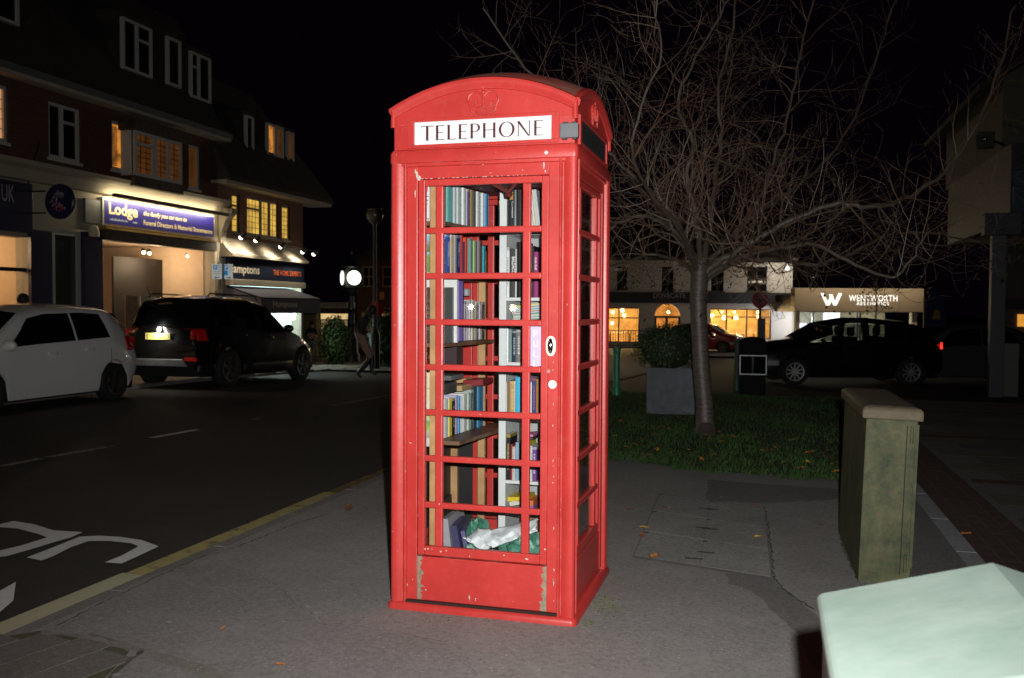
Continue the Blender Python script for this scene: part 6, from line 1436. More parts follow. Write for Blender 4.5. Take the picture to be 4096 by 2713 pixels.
mb.add([(x0_, hy0, zt), (x0_, hy1, zt), (x1_, hy1, zt), (x1_, hy0, zt), (x0_, hy0, zt + .12), (x0_, hy1, zt + .12), (x1_, hy1, zt + .12), (x1_, hy0, zt + .12), (XF - 1.2, hy0, zt + 3.0), (XF - 1.2, hy1 - 1.9, zt + 3.0), (XF - 6, hy1 - 1.9, zt + 3.6), (XF - 6, hy0, zt + 3.6)],
       [[0, 1, 5, 4], [1, 2, 6, 5], [2, 3, 7, 6], [3, 0, 4, 7], [4, 5, 9, 8], [5, 6, 10, 9], [8, 9, 10, 11], [6, 7, 11, 10], [7, 4, 8, 11], [3, 2, 1, 0]]); mb.build('roof', m_tile, b2)
for u0, v0, u1, v1, pn in ((568, 266, 586, 357, m_dkpane), (617, 283, 636, 366, lit_orange), (637, 290, 655, 368, lit_dim), (664, 303, 679, 385, lit_dim)):
    XD = XF - .1; q = FQ(u0, v0, u1, v1, XD); MB().box(XD - 2., XD - .062, q[0] - .1, q[1] + .1, q[2] - .2, q[3] + .12).build('dormer', m_tile, b2); window(b2, XD, q, pn, sill=False)
# fascia: cove, board, strip, awning
XS = XF + .28; hz1 = PX(600, 600, XS).z; hz0 = PX(600, 648, XS).z; hy0 = ya + .12; hy1 = PX(703, 620, XS).y
ztop = PX(600, 563, XF + .05).z
mb = MB(); pr = [(XF + .002, ztop), (XF + .06, ztop + .005), (XF + .09, ztop - .08), (XF + .16, ztop - .2), (XF + .30, hz1 + .12), (XS + .10, hz1 + .08), (XS + .10, hz1 + .01), (XF + .002, hz1)]
mb.prism([(x, hy0 - .05, z) for x, z in pr], (0, hy1 - hy0 + .15, 0)); cove = mb.build('coved_cornice', m_cream, b2)
MB().box(XF + .002, XS, hy0, hy1, hz0, hz1 - .002).build('shop_sign', m_navy2, b2); sg = [o for o in b2.children if o.name.startswith('shop_sign')][-1]
mb = MB(); A = PX(527, 632, XS + .004); B = PX(600, 600, XS + .004); text_on(mb, 'Hamptons', (XS + .004, A.y, PX(560, 636, XS).z - .02), (0, 1, 0), (0, 0, 1), width=B.y - A.y, height=(hz1 - hz0) * .52, bold=.028); mb.build('lettering', M('ivory_lettering', (.66, .6, .5), .5, var=0), sg, fixn=False)
mb = MB(); A = PX(632, 634, XS + .004); B = PX(696, 630, XS + .004); text_on(mb, 'THE HOME EXPERTS', (XS + .004, A.y, A.z - .02), (0, 1, 0), (0, 0, 1), width=B.y - A.y, height=.14, bold=.008, spacing=1.05); mb.build('small_lettering', M('orange_lettering', (.8, .14, .02), .5, var=0), sg, fixn=False)
MB().box(XF + .002, XS + .05, hy0, hy1 + .02, hz0 - .16, hz0 - .002).build('white_strip', m_cream, b2, bevel=.01)
az1 = hz0 - .17; ay0, ay1 = hy0 + .05, min(hy1 - .02, PX(741, 700, XF + 1.1).y); fx = PY(738, 689, hy1 + .2).x
fx = XF + 1.1; az0 = PX(660, 689, fx).z; vz = PX(700, 724, fx).z
mb = MB(); mb.add([(XF + .1, ay0, az1), (XF + .1, ay1, az1), (fx, ay1, az0), (fx, ay0, az0), (XF + .1, ay0, az1 - .03), (XF + .1, ay1, az1 - .03), (fx, ay1, az0 - .03), (fx, ay0, az0 - .03)], [[0, 1, 2, 3], [4, 7, 6, 5], [0, 4, 5, 1], [2, 6, 7, 3], [1, 5, 6, 2], [0, 3, 7, 4]])
mb.add([(fx, ay0, az0), (fx, ay1, az0), (fx, ay1, vz), (fx, ay0, vz), (fx - .02, ay0, az0 - .03), (fx - .02, ay1, az0 - .03), (fx - .02, ay1, vz), (fx - .02, ay0, vz)], [[0, 1, 2, 3], [4, 7, 6, 5], [2, 6, 7, 3]])
mb.add([(XF + .1, ay1, az1), (fx, ay1, az0), (fx, ay1, vz), (XF + .1, ay1, vz)], [[0, 1, 2, 3]]); mb.add([(XF + .1, ay0, az1), (fx, ay0, az0), (fx, ay0, vz), (XF + .1, ay0, vz)], [[0, 1, 2, 3]])
aw = mb.build('awning', M('slate_canvas', (.07, .068, .095), .8, var=.12, scale=4), b2)
A = PX(631, 706, fx + .004); B = PX(687, 706, fx + .004); mb = MB(); text_on(mb, 'Hamptons', (fx + .004, A.y, vz + (az0 - vz) * .28), (0, 1, 0), (0, 0, 1), width=B.y - A.y, height=(az0 - vz) * .5, bold=.02); mb.build('lettering', M('dull_cream_lettering', (.42, .38, .3), .6, var=0), aw, fixn=False)
room(b2, XF - 3.4, XF - .301, hamw[0], hamw[1], .3, hamw[3] + .1, M('bright_white_interior', (.75, .78, .78), .7, var=.03), M('pale_floor', (.4, .42, .42), .6, var=.1), M('bright_white_interior', (.75, .78, .78), .7, var=.03))
MB().box(XF - .1, XF - .09, hamw[0], hamw[1], hamw[2], hamw[3]).build('shop_window', m_glass, b2)
for k in range(3):
    y = hamw[0] + (hamw[1] - hamw[0]) * (k + .5) / 3; pn = MB().box(XF - 2.6, XF - .5, y - .25, y + .25, hamw[3] + .04, hamw[3] + .08).build('light_panel', EM('cool_light_panel', (.8, 1., .98), 7.), b2)
plight('estate_agent_light', (XF - 1.3, hamw[0] + 1.2, hamw[3] - .25), 150, (.82, 1, .98), .2); plight('estate_agent_light', (XF - 1.0, hamw[1] - .9, hamw[3] - .25), 150, (.82, 1, .98), .2)
# spot lamps on the cornice
for i, (u, v_) in enumerate(((594, 556), (651, 571), (702, 583), (728, 588), (560, 549))):
    p = PX(u, v_ - 3, XF + .62); s = thing('sign_spotlight', ['second spotlight from the left above the estate agent sign', 'third spotlight from the left above the estate agent sign', 'fourth spotlight from the left above the estate agent sign', 'spotlight round the corner of the estate agent sign', 'first spotlight from the left above the estate agent sign'][i], 'spotlight', tuple(p), group='estate agent spotlights')
    mb = MB(); mb.tube([p + Vector((.07, 0, .07)), p + Vector((-.02, 0, -.03))], [.045, .06], 12); mb.build('lamp_head', m_black_trim, s, smooth=True)
    mb = MB(); mb.tube([p + Vector((.06, 0, .06)), Vector((XF + .02, p.y, p.z + .12))], .012, 6); mb.build('arm', m_black_trim, s)
    mb = MB(); mb.sphere(p + Vector((-.03, -.01, -.035)), .05, 12, 8); mb.build('lens', EM('spot_lens', (1, .9, .68), 9.), s, smooth=True)
    if i != 3:
        d = bpy.data.lights.new('sign_spot', 'SPOT'); d.energy = 110; d.color = (1, .86, .62); d.spot_size = radians(150); d.spot_blend = 1.; d.shadow_soft_size = .04
        o = bpy.data.objects.new('sign_spot', d); col.objects.link(o); o.location = p + Vector((-.06, 0, -.06)); o.rotation_euler = Vector((.5, 0, .86)).to_track_quat('Z', 'Y').to_euler()
# two-part parking sign on a pole
pc_ = PX(514, 628, -10.2); gnd = .03 + slope(pc_.y)
ps = thing('parking_sign', 'white two-panel parking sign with blue P squares on a grey pole', 'sign', (pc_.x, pc_.y, gnd))
MB().cyl((pc_.x, pc_.y + .03, gnd - .1), (pc_.x, pc_.y + .03, pc_.z + .3), .045, n=14).build('pole', M('galvanised_pole', (.25, .25, .24), .5, .4, var=.1), ps, smooth=True)
nrm = (CAM - pc_).normalized(); nh = Vector((nrm.x, nrm.y, 0)).normalized(); exs = Vector((-nh.y, nh.x, 0)); ezs = Vector((0, 0, 1)); m_retro = M('retroreflective_white', (.78, .84, .86), .46, .9, var=.03); m_retb = M('retroreflective_blue', (.05, .35, .75), .46, .9, var=.03)
dd = (pc_ - CAM).length; px_ = VS / FPX * dd; hw_, hh_ = 22 * px_, 16.5 * px_
def plate_(mb, x0, x1, z0, z1, off):
    o = pc_ + nh * off; mb.poly([o + exs * x0 + ezs * z0, o + exs * x1 + ezs * z0, o + exs * x1 + ezs * z1, o + exs * x0 + ezs * z1])
mb = MB(); mb.prism([pc_ + exs * a + ezs * b for a, b in ((-hw_, -hh_), (-.004, -hh_), (-.004, hh_), (-hw_, hh_))], nh * .012); pa_ = mb.build('panel', m_retro, ps)
mb = MB(); mb.prism([pc_ + exs * a + ezs * b for a, b in ((.004, -hh_), (hw_, -hh_), (hw_, hh_), (.004, hh_))], nh * .012); pb_ = mb.build('panel', m_retro, ps)
for pnl, x0 in ((pa_, -hw_ + .03), (pb_, .03)):
    mb = MB(); plate_(mb, x0, x0 + .085, hh_ * .25, hh_ * .85, .014); mb.build('blue_square', m_retb, pnl, fixn=False)
    mb = MB(); text_on(mb, 'P', pc_ + nh * .016 + exs * (x0 + .022) + ezs * (hh_ * .33), exs, ezs, width=.045, height=hh_ * .42, bold=.02); mb.build('letter', m_retro, pnl, fixn=False)
    mb = MB()
    ln = ('Mon-Sat', '8am-6pm', '1 hour', 'No return', 'within 2 hours') if pnl is pa_ else ('Disabled', 'badge', 'holders', 'only')
    for i, t_ in enumerate(ln): text_on(mb, t_, pc_ + nh * .016 + exs * (x0 + (.10 if i < 3 or pnl is pb_ else .02)) + ezs * (hh_ * (.68 - .26 * i)), exs, ezs, height=hh_ * .16)
    sgn = 1 if pnl is pb_ else -1; cx = x0 + .09; o = pc_ + nh * .016 + ezs * (-hh_ * .8)
    mb.poly([o + exs * (cx - .04) + ezs * -.008, o + exs * (cx + .04) + ezs * -.008, o + exs * (cx + .04) + ezs * .008, o + exs * (cx - .04) + ezs * .008]); mb.poly([o + exs * (cx + sgn * .065), o + exs * (cx + sgn * .03) + ezs * .025, o + exs * (cx + sgn * .03) + ezs * -.025])
    mb.build('print', m_bp, pnl, fixn=False)
mb = MB(); plate_(mb, .03, .115, -hh_ * .5, hh_ * .15, .014); mb.build('blue_square', m_retb, pb_, fixn=False)
# ================================================================== far side of the junction
ROTZ = -YAW
class Local:
    """a facade square to the line of sight: picture points at depth t become local x and z"""
    def __init__(s, u0, t, zg):
        s.t = t; p = PD(u0, 717, t); s.o = Vector((p.x, p.y, zg)); s.u0 = u0; s.k = VS / FPX * t
    def x(s, u): return (u - s.u0) * s.k
    def z(s, u, v_): return PD(u, v_, s.t).z - s.o.z
def lbox(L, u0, v0, u1, v1, y0, y1, mb=None):
    mb = mb or MB(); um = (u0 + u1) / 2; mb.box(L.x(u0), L.x(u1), y0, y1, max(L.z(um, v1), 0.), L.z(um, v0)); return mb
zfar = slope(46) + .04
L = Local(1600, 50, zfar)
rs_ = thing('restaurant', 'pale rendered restaurant with dark fascia and warm lit windows', 'building', tuple(L.o), (0, 0, ROTZ))
m_rend = M('pale_render', (.5, .45, .37), .8, var=.08, scale=.5, tint=(.42, .36, .28), tscale=.3)
wL, wR, wD = (1380, 711, 1479, 792), (1641, 714, 1783, 785), (1513, 703, 1573, 797)
holes = []
for q in (wL, wR, wD): um = (q[0] + q[2]) / 2; holes.append((L.x(q[0]), L.x(q[2]), max(L.z(um, q[3]), .02), L.z(um, q[1])))
holes[2] = (holes[2][0], holes[2][1], .05, holes[2][3])
upw = [(1529, 617, 1556, 673), (1426, 617, 1449, 668), (1643, 617, 1672, 673), (1726, 617, 1772, 673)]
uh = []
for q in upw: um = (q[0] + q[2]) / 2; uh.append((L.x(q[0]), L.x(q[2]), L.z(um, q[3]), L.z(um, q[1])))
HU = L.z(1600, 603) - L.z(1600, 676); xl, xr = L.x(1300), L.x(1831); zf0, zf1 = L.z(1600, 701), L.z(1600, 676)
def wall_x(mb, x0, x1, z0, z1, hs, y0=0., y1=.3):
    xs = sorted(set([x0, x1] + [min(max(h[i], x0), x1) for h in hs for i in (0, 1)])); zs = sorted(set([z0, z1] + [min(max(h[i], z0), z1) for h in hs for i in (2, 3)]))
    for a, b in zip(xs, xs[1:]):
        for c, d in zip(zs, zs[1:]):
            if b - a > 1e-5 and d - c > 1e-5 and not any(h[0] < (a + b) / 2 < h[1] and h[2] < (c + d) / 2 < h[3] for h in hs): mb.box(a, b, y0, y1, c, d)
    return mb
wall_x(MB(), xl, xr, 0, zf0, holes).build('ground_wall', m_rend, rs_, local=True)
wall_x(MB(), xl, xr, zf1, zf1 + HU, uh).build('upper_wall', m_rend, rs_, local=True)
MB().box(xl, xr, -.12, .3, zf0, zf1).build('fascia_sign', M('black_fascia', (.012, .012, .013), .5, var=.1), rs_, local=True)
fs = rs_.children[-1]; mb = MB(); a, b = L.x(1509), L.x(1583); text_on(mb, 'DOVECATE', (a, -.125, L.z(1545, 689)), (1, 0, 0), (0, 0, 1), width=b - a, height=.26)
mb.build('lettering', M('grey_letter', (.3, .29, .27), .5, var=0), fs, local=True, fixn=False)
for h in uh:
    MB().box(h[0], h[1], .12, .14, h[2], h[3]).build('pane', m_dkpane, rs_, local=True); mb = MB(); xm = (h[0] + h[1]) / 2; zm = (h[2] + h[3]) / 2
    mb.box(xm - .03, xm + .03, .08, .12, h[2], h[3]); mb.box(h[0], h[1], .075, .118, zm - .03, zm + .03); mb.build('window_bars', m_dkbeam, rs_, local=True)
    MB().box(h[0] - .06, h[1] + .06, -.06, .1, h[2] - .08, h[2] - .002).build('sill', m_dkbeam, rs_, local=True)
MB().box(xl, xr, .31, 8, zf1, zf1 + HU).build('upper_mass', m_rend, rs_, local=True)
MB().box(xl - .2, xr + .2, -.3, 8.2, zf1 + HU, zf1 + HU + .15).build('eaves', m_dkbeam, rs_, local=True)
MB().prism([(xl - .3, -.4, zf1 + HU + .151), (xl - .3, 8.4, zf1 + HU + .151), (xl - .3, 4, zf1 + HU + 3)], (xr - xl + .6, 0, 0)).build('roof', m_tile, rs_, local=True)
m_warm = M('amber_interior', (.62, .42, .2), .8, var=.5, scale=1.6); m_wfl = M('oak_floor', (.25, .13, .05), .6, var=.2)
zc__ = zf0 - .1
MB().box(xl, xr, 4.0, 4.1, 0, zc__).build('room_back', m_warm, rs_, local=True); MB().box(xl, xr, .31, 4.0, -.05, .01).build('room_floor', m_wfl, rs_, local=True); MB().box(xl, xr, .31, 4.0, zc__, zc__ + .05).build('room_ceiling', m_warm, rs_, local=True)
MB().box(L.x(1500), L.x(1501), .31, 4., 0, zc__).build('partition', m_warm, rs_, local=True); MB().box(L.x(1600), L.x(1601), .31, 4., 0, zc__).build('partition', m_warm, rs_, local=True)
for nm, q, nx, tz_ in (('w', holes[0], (1431,), 735), ('w', holes[1], (1680, 1727), 733)):
    mb = MB(); fwid = .06; mb.box(q[0], q[0] + fwid, .05, .15, q[2], q[3]); mb.box(q[1] - fwid, q[1], .05, .15, q[2], q[3]); mb.box(q[0] + fwid, q[1] - fwid, .05, .15, q[3] - fwid, q[3]); mb.box(q[0] + fwid, q[1] - fwid, .05, .15, q[2], q[2] + fwid)
    for u in nx: mb.box(L.x(u) - .035, L.x(u) + .035, .051, .149, q[2] + fwid, q[3] - fwid)
    zt_2 = L.z(nx[0], tz_); mb.box(q[0] + fwid, q[1] - fwid, .055, .145, zt_2 - .03, zt_2 + .03); w_ = mb.build('window', m_dkbeam, rs_, local=True)
    MB().box(q[0], q[1], .16, .165, q[2], q[3]).build('pane', m_glass, w_, local=True)
# arched door
q = holes[2]; xm = (q[0] + q[1]) / 2; R2 = (q[1] - q[0]) / 2; zsp = q[3] - R2; mb = MB()
for k in range(16):
    a, b = pi * k / 16, pi * (k + 1) / 16; zo = q[3] + .001
    mb.prism([(xm + R2 * cos(a), .0, zsp + R2 * sin(a)), (xm + R2 * cos(b), .0, zsp + R2 * sin(b)), (xm + R2 * cos(b), .0, zo), (xm + R2 * cos(a), .0, zo)], (0, .3, 0))
mb.build('arch_spandrel', m_rend, rs_, local=True, fixn=True)
mb = MB(); mb.box(q[0], q[1], .06, .14, zsp - .06, zsp + .06); mb.box(q[0], q[0] + .12, .06, .14, q[2], zsp - .06); mb.box(q[1] - .12, q[1], .06, .14, q[2], zsp - .06); mb.box(xm - .1, xm + .04, .061, .139, q[2], zsp - .06); mb.box(q[0] + .12, q[1] - .12, .062, .138, q[2], q[2] + .5); mb.build('door', m_black_trim, rs_, local=True)
def lw_(x, y, z): return L.o + Vector((cos(ROTZ) * x - sin(ROTZ) * y, sin(ROTZ) * x + cos(ROTZ) * y, z))
for i, (u, v_, y, s) in enumerate(((1422, 722, 1.2, .10), (1448, 718, 1.8, .11), (1454, 730, 2.2, .1), (1420, 748, 1., .09), (1556, 722, 1.5, .08), (1657, 731, 1.2, .12), (1684, 735, 1., .13), (1714, 735, 1.2, .13), (1768, 733, 1.4, .09), (1775, 722, 2., .08), (1722, 722, 2.4, .07), (1690, 722, 2.2, .06))):
    p = lw_(L.x(u), y, L.z(u, v_)); mb = MB(); mb.sphere(p, s, 10, 8); o = mb.build('pendant_lamp', EM('warm_globe', (1, .72, .3), 9.), smooth=True, label='glowing globe lamp, %s from the left inside the restaurant' % ORD[i], cat='lamp', group='restaurant pendant lamps')
    mb = MB(); ztop_ = L.o.z + zc__; mb.tube([p + Vector((0, 0, s * .9)), (p.x, p.y, ztop_)], .008, 4); mb.build('flex', m_black_trim, o)
for u, e in ((1430, 380), (1540, 120), (1680, 300), (1750, 260)):
    p = lw_(L.x(u), 1.6, zc__ - .5); plight('restaurant_light', tuple(p), e, (1, .68, .30), .25)
rn = random.Random(9)
for i in range(9):
    u = [1395, 1418, 1440, 1462, 1655, 1680, 1705, 1735, 1765][i]; p = lw_(L.x(u), 1.0 + .5 * (i % 3), 0); mb = MB(); mb.box(p.x - .4, p.x + .4, p.y - .35, p.y + .35, p.z + .72, p.z + .76); mb.cyl((p.x, p.y, p.z), (p.x, p.y, p.z + .72), .05, n=8)
    for k in range(4): mb.cyl((p.x - .3 + .2 * k, p.y - .2, p.z + .76), (p.x - .3 + .2 * k, p.y - .2, p.z + .95 + .12 * rn.random()), .03, .02, 8)
    mb.build('dining_table', M('laid_table', (.5, .42, .32), .5, var=.4, scale=8), label='laid dining table, %s from the left inside the restaurant' % ORD[i], cat='table', group='restaurant tables')
# lamp bracket on the wall that lights the front
p = lw_(L.x(1806), -1.0, L.z(1806, 622)); ln_ = thing('wall_lantern', 'bright lantern on a bracket high on the restaurant wall', 'lantern', tuple(p)); mb = MB(); mb.sphere(p, (.07, .07, .1), 12, 8); mb.build('globe', EM('cool_globe', (.95, .95, 1), 12.), ln_, smooth=True)
mb = MB(); mb.tube([p + Vector((0, 0, .25)), p + Vector((0, 0, .4)), lw_(L.x(1806), 0, L.z(1806, 622) + .4)], .025, 6); mb.build('arm', m_black_trim, ln_)
plight('wall_lantern_light', tuple(lw_(L.x(1806), -1.5, L.z(1806, 622))), 110, (1, .93, .85), .2)
# street lantern in front of the shops (stands out of sight behind the phone box)
sp = PD(1385, 800, 40); sl_ = thing('street_lantern', 'street lantern in front of the restaurant hidden by the phone box', 'lamp post', (sp.x, sp.y, slope(sp.y) - .04)); zt_ = slope(sp.y)
MB().cyl((sp.x, sp.y, zt_ - .1), (sp.x, sp.y, zt_ + 5), .06, .04, 10).build('post', m_black_trim, sl_, smooth=True); mb = MB(); mb.sphere((sp.x, sp.y, zt_ + 5.2), .22, 12, 8); mb.build('globe', EM('street_globe', (1, .78, .5), 14.), sl_, smooth=True)
plight('street_lantern_light', (sp.x, sp.y - .3, zt_ + 5.3), 340, (1, .76, .5), .25)
# railing before the left window
ra, rb = lw_(L.x(1395), -1.2, 0), lw_(L.x(1475), -1.2, 0); rl = thing('railing', 'low black railing before the left restaurant window', 'railing', tuple((ra + rb) / 2))
for z in (.15, .95): MB().tube([ra + Vector((0, 0, z)), rb + Vector((0, 0, z))], .025, 6).build('rail', m_black_trim, rl)
for k in range(15): p = ra.lerp(rb, k / 14); MB().tube([p, p + Vector((0, 0, .95))], .014, 4).build('baluster', m_black_trim, rl)

# ---- aesthetics shop
L2 = Local(1980, 47, zfar)
ws_ = thing('aesthetics_shop', 'single storey shop with broad tan fascia and white lit lettering', 'building', tuple(L2.o), (0, 0, ROTZ))
m_tan = M('tan_fascia', (.36, .29, .2), .6, var=.06, scale=1.)
z0, z1 = L2.z(1980, 721), L2.z(1980, 667); xa, xb = L2.x(1831), L2.x(2127)
MB().box(xa, xb, -.4, .3, z0, z1).build('fascia', m_tan, ws_, local=True, bevel=.02)
fa = ws_.children[-1]; m_lit = EM('lit_white_letter', (1, .96, .88), 1.4)
mb = MB(); a, b = L2.x(1955), L2.x(2066); text_on(mb, 'WENTWORTH', (a, -.42, L2.z(2010, 697)), (1, 0, 0), (0, 0, 1), width=b - a, height=.32, bold=.005, spacing=1.1); a, b = L2.x(1972), L2.x(2047); text_on(mb, 'AESTHETICS', (a, -.42, L2.z(2010, 706)), (1, 0, 0), (0, 0, 1), width=b - a, height=.17, bold=.0, spacing=1.12)
mb.build('lettering', m_lit, fa, local=True, fixn=False)
mb = MB()
def wp(u, v_): return (L2.x(u), -.42, L2.z(1915, v_))
for P in ([(1890, 678), (1897, 678), (1911, 706), (1903, 706)], [(1903, 706), (1911, 706), (1919, 684), (1913, 682)], [(1909, 681), (1917, 681), (1926, 706), (1919, 706)], [(1919, 706), (1927, 706), (1939, 679), (1931, 678)]): mb.poly([wp(*p) for p in P])
mb.build('logo', m_lit, fa, local=True, fixn=False)
h = (L2.x(1849), L2.x(2108), .1, z0 - .03)
wall_x(MB(), xa + .2, xb - .15, 0, z0, [h]).build('shop_wall', m_rend, ws_, local=True)
MB().box(xa, xb, .3, 6, z0, z1 - .3).build('roof_mass', m_dkbeam, ws_, local=True)
for u in (1880, 1983, 1990): MB().box(L2.x(u) - .04, L2.x(u) + .04, .04, .16, h[2], h[3]).build('mullion', m_al, ws_, local=True)
MB().box(h[0], h[1], .17, .175, h[2], h[3]).build('shop_window', m_glass, ws_, local=True)
MB().box(h[0], h[1], 3.4, 3.45, 0, z0).build('room_back', M('olive_interior', (.4, .38, .28), .8, var=.15), ws_, local=True); MB().box(h[0], h[1], .31, 3.4, z0 - .02, z0 - .001).build('room_ceiling', M('olive_interior', (.4, .38, .28), .8), ws_, local=True); MB().box(h[0], h[1], .31, 3.4, .0, .02).build('room_floor', m_wfl, ws_, local=True)
def lw2(x, y, z): return L2.o + Vector((cos(ROTZ) * x - sin(ROTZ) * y, sin(ROTZ) * x + cos(ROTZ) * y, z))
for i, (u0, v0, u1, v1, e) in enumerate(((1851, 748, 1874, 772, 2.2), (1877, 748, 1901, 772, 2.2), (1908, 724, 1944, 752, 5.))):
    mb = MB(); c = [lw2(L2.x(u), .6 - .2 * i, max(L2.z(u, v_), .1)) for u, v_ in ((u0, v1), (u1, v1), (u1, v0), (u0, v0))]; mb.prism(c, Vector((sin(ROTZ), -cos(ROTZ), 0)) * -.08)
    mb.build('display_screen', EM('blue_white_screen_%d' % i, ((.72, .8, 1), (.72, .8, 1), (.92, 1, 1))[i], e), label=['left glowing screen in the aesthetics shop window', 'middle glowing screen in the aesthetics shop window', 'largest bright white light box in the aesthetics shop window'][i], cat='screen', group='aesthetics shop screens')
plight('aesthetics_light', tuple(lw2(L2.x(1870), 1.4, z0 - .5)), 190, (.75, .82, 1), .2); plight('aesthetics_light', tuple(lw2(L2.x(2060), 1.4, z0 - .6)), 90, (1, .9, .7), .2)
p = lw2(L2.x(1962), .9, L2.z(1962, 741)); mb = MB(); mb.sphere(p, .13, 10, 8); mb.build('table_lamp', EM('peach_globe', (1, .6, .3), 6.), smooth=True, label='small warm lamp in the aesthetics shop window', cat='lamp')
p = lw2(xb + .0 - .3, -.15, L2.z(2110, 738)); mb = MB(); mb.cyl(p, p + Vector((0, -.1, 0)), .16, n=16); mb.build('alarm_disc', M('bronze_disc', (.2, .12, .05), .5, var=.3), ws_, local=False) if False else None
ad = bpy.data.lights.new('fascia_fill_light', 'AREA'); ad.shape = 'RECTANGLE'; ad.size = 7; ad.size_y = .1; ad.energy = 60; ad.color = (1, .82, .58)  # added light to brighten the tan fascia, its arms and trough added too
ao = bpy.data.objects.new('fascia_fill_light', ad); col.objects.link(ao); ao.location = lw2(0, -1.7, z1 + .55); nz_ = Vector((sin(ROTZ) * .8, -cos(ROTZ) * .8, .62)).normalized(); vx = Vector((cos(ROTZ), sin(ROTZ), 0)); ao.rotation_euler = Matrix((vx, nz_.cross(vx), nz_)).transposed().to_euler()
for xx in (-2.6, 0, 2.6): MB().tube([(xx, -.3, z1), (xx, -1.0, z1 + .5), (xx, -1.72, z1 + .6)], .02, 6).build('added_light_arm', m_black_trim, ws_, local=True)
MB().box(-3.5, 3.5, -1.76, -1.68, z1 + .6, z1 + .66).build('added_light_trough', m_black_trim, ws_, local=True)
# sapling before it
tpn = lw2(L2.x(1966), -3.2, 0); sap = thing('sapling', 'thin bare sapling in front of the tan fascia', 'tree', tuple(tpn)); mb = MB(); mb.tube([tpn, tpn + Vector((.05, 0, 2.2)), tpn + Vector((0, 0, 4.0))], [.05, .035, .012], 6); mb.build('trunk', m_bark, sap)
mb = MB(); rn = random.Random(6); lv = MB()
for k in range(26):
    z = rn.uniform(1.7, 3.8); a = rn.uniform(0, 6.28); p = tpn + Vector((0, 0, z)); e = p + Vector((cos(a) * .6, sin(a) * .6, .5)) * rn.uniform(.5, 1.1); mb.tube([p, p.lerp(e, .5) + Vector((0, 0, .05)), e], [.012, .009, .004], 4, False)
    for _ in range(4): c = e + Vector((rn.gauss(0, .1), rn.gauss(0, .1), rn.gauss(0, .1))); lv.poly([c, c + Vector((.05, .02, -.05)), c + Vector((.02, .03, -.12)), c + Vector((-.04, 0, -.05))])
mb.build('twigs', m_twig, sap, fixn=False, kind='stuff'); lv.build('leaves', M('withered_leaf', (.06, .03, .012), .8, var=.4, scale=3), sap, fixn=False, kind='stuff')

# ---- red discs on posts
def disc_post(u, v_, vb, t, r, label, zt=None):
    c = PD(u, v_, t); g_ = slope(c.y) ; s = thing('disc_sign', label, 'sign', (c.x, c.y, g_)); nrm = (CAM - c).normalized()
    MB().cyl((c.x, c.y, g_ - .1), (c.x, c.y, c.z + r + .1), .04, n=10).build('post', m_black_trim, s, smooth=True)
    mb = MB(); ex = Vector((-nrm.y, nrm.x, 0)).normalized(); ez = nrm.cross(ex) * -1
    o1 = c + nrm * .06; rg = [o1 + ex * (r * cos(2 * pi * k / 28)) + Vector((0, 0, 1)) * (r * sin(2 * pi * k / 28)) for k in range(28)]; mb.prism(rg, nrm * .02); mb.build('disc', M('poppy_red', (.34, .008, .012), .5, var=.15), s)
    mb = MB(); rg = [o1 + nrm * .022 + ex * (r * .3 * cos(2 * pi * k / 16)) + Vector((0, 0, 1)) * (r * .3 * sin(2 * pi * k / 16)) for k in range(16)]; mb.prism(rg, nrm * .006); mb.build('centre', m_black_trim, s)
    return s, c
s2, c2 = disc_post(1757, 694, 800, 26, .23, 'red round disc on a black post before the restaurant')
mb = MB(); q = PD(1761, 760, 26); mb.box(q.x - .12, q.x + .1, q.y - .1, q.y - .08, q.z - .35, q.z + .3); mb.build('lower_plate', M('grey_plate', (.1, .1, .1), .6, var=.1), s2)
# ---- blue notice board with a bell
t = 29.; c = PD(2164, 735, t); g_ = slope(c.y) - .04; nb = thing('pub_sign', 'tall arched blue sign board with a painted golden bell', 'sign', (c.x, c.y, g_), (0, 0, ROTZ)); k = VS / FPX * t
w2, zt1, zb1 = 23.5 * k, PD(2164, 690, t).z - g_, max(PD(2164, 797, t).z - g_, .1)
P = [(-w2, 0, zb1), (w2, 0, zb1), (w2, 0, zt1)] + [(w2 * .72 * cos(a) , 0, zt1 + w2 * .9 * sin(a)) for a in [pi * j / 12 for j in range(13)]] + [(-w2, 0, zt1)]
MB().prism(P, (0, .06, 0)).build('board', M('deep_blue_board', (.012, .022, .09), .5, var=.15), nb, local=True)
mb = MB(); bz = PD(2164, 728, t).z - g_; bw = 10 * k; mb.prism([(-bw * 1.1, -.02, bz - bw * 1.1), (bw * 1.1, -.02, bz - bw * 1.1), (bw * .8, -.02, bz - bw * .3), (bw * .7, -.02, bz + bw * .7), (bw * .3, -.02, bz + bw * 1.2), (-bw * .3, -.02, bz + bw * 1.2), (-bw * .7, -.02, bz + bw * .7), (-bw * .8, -.02, bz - bw * .3)], (0, .018, 0)); mb.build('bell_emblem', M('gold_paint', (.34, .17, .02), .5, var=.2), nb, local=True)
mb = MB()
for i in range(5): z = PD(2164, 752 + i * 8, t).z - g_; mb.box(-w2 * .75, w2 * (.75 - .15 * (i % 2)), -.012, -.004, z - .02, z + .02)
mb.build('faded_lines', M('faded_blue_line', (.05, .06, .15), .6, var=.2), nb, local=True, kind='stuff')
for s in (-1, 1): MB().box(s * w2 - .04, s * w2 + .04, .06, .14, -.05, zt1).build('post', m_black_trim, nb, local=True)

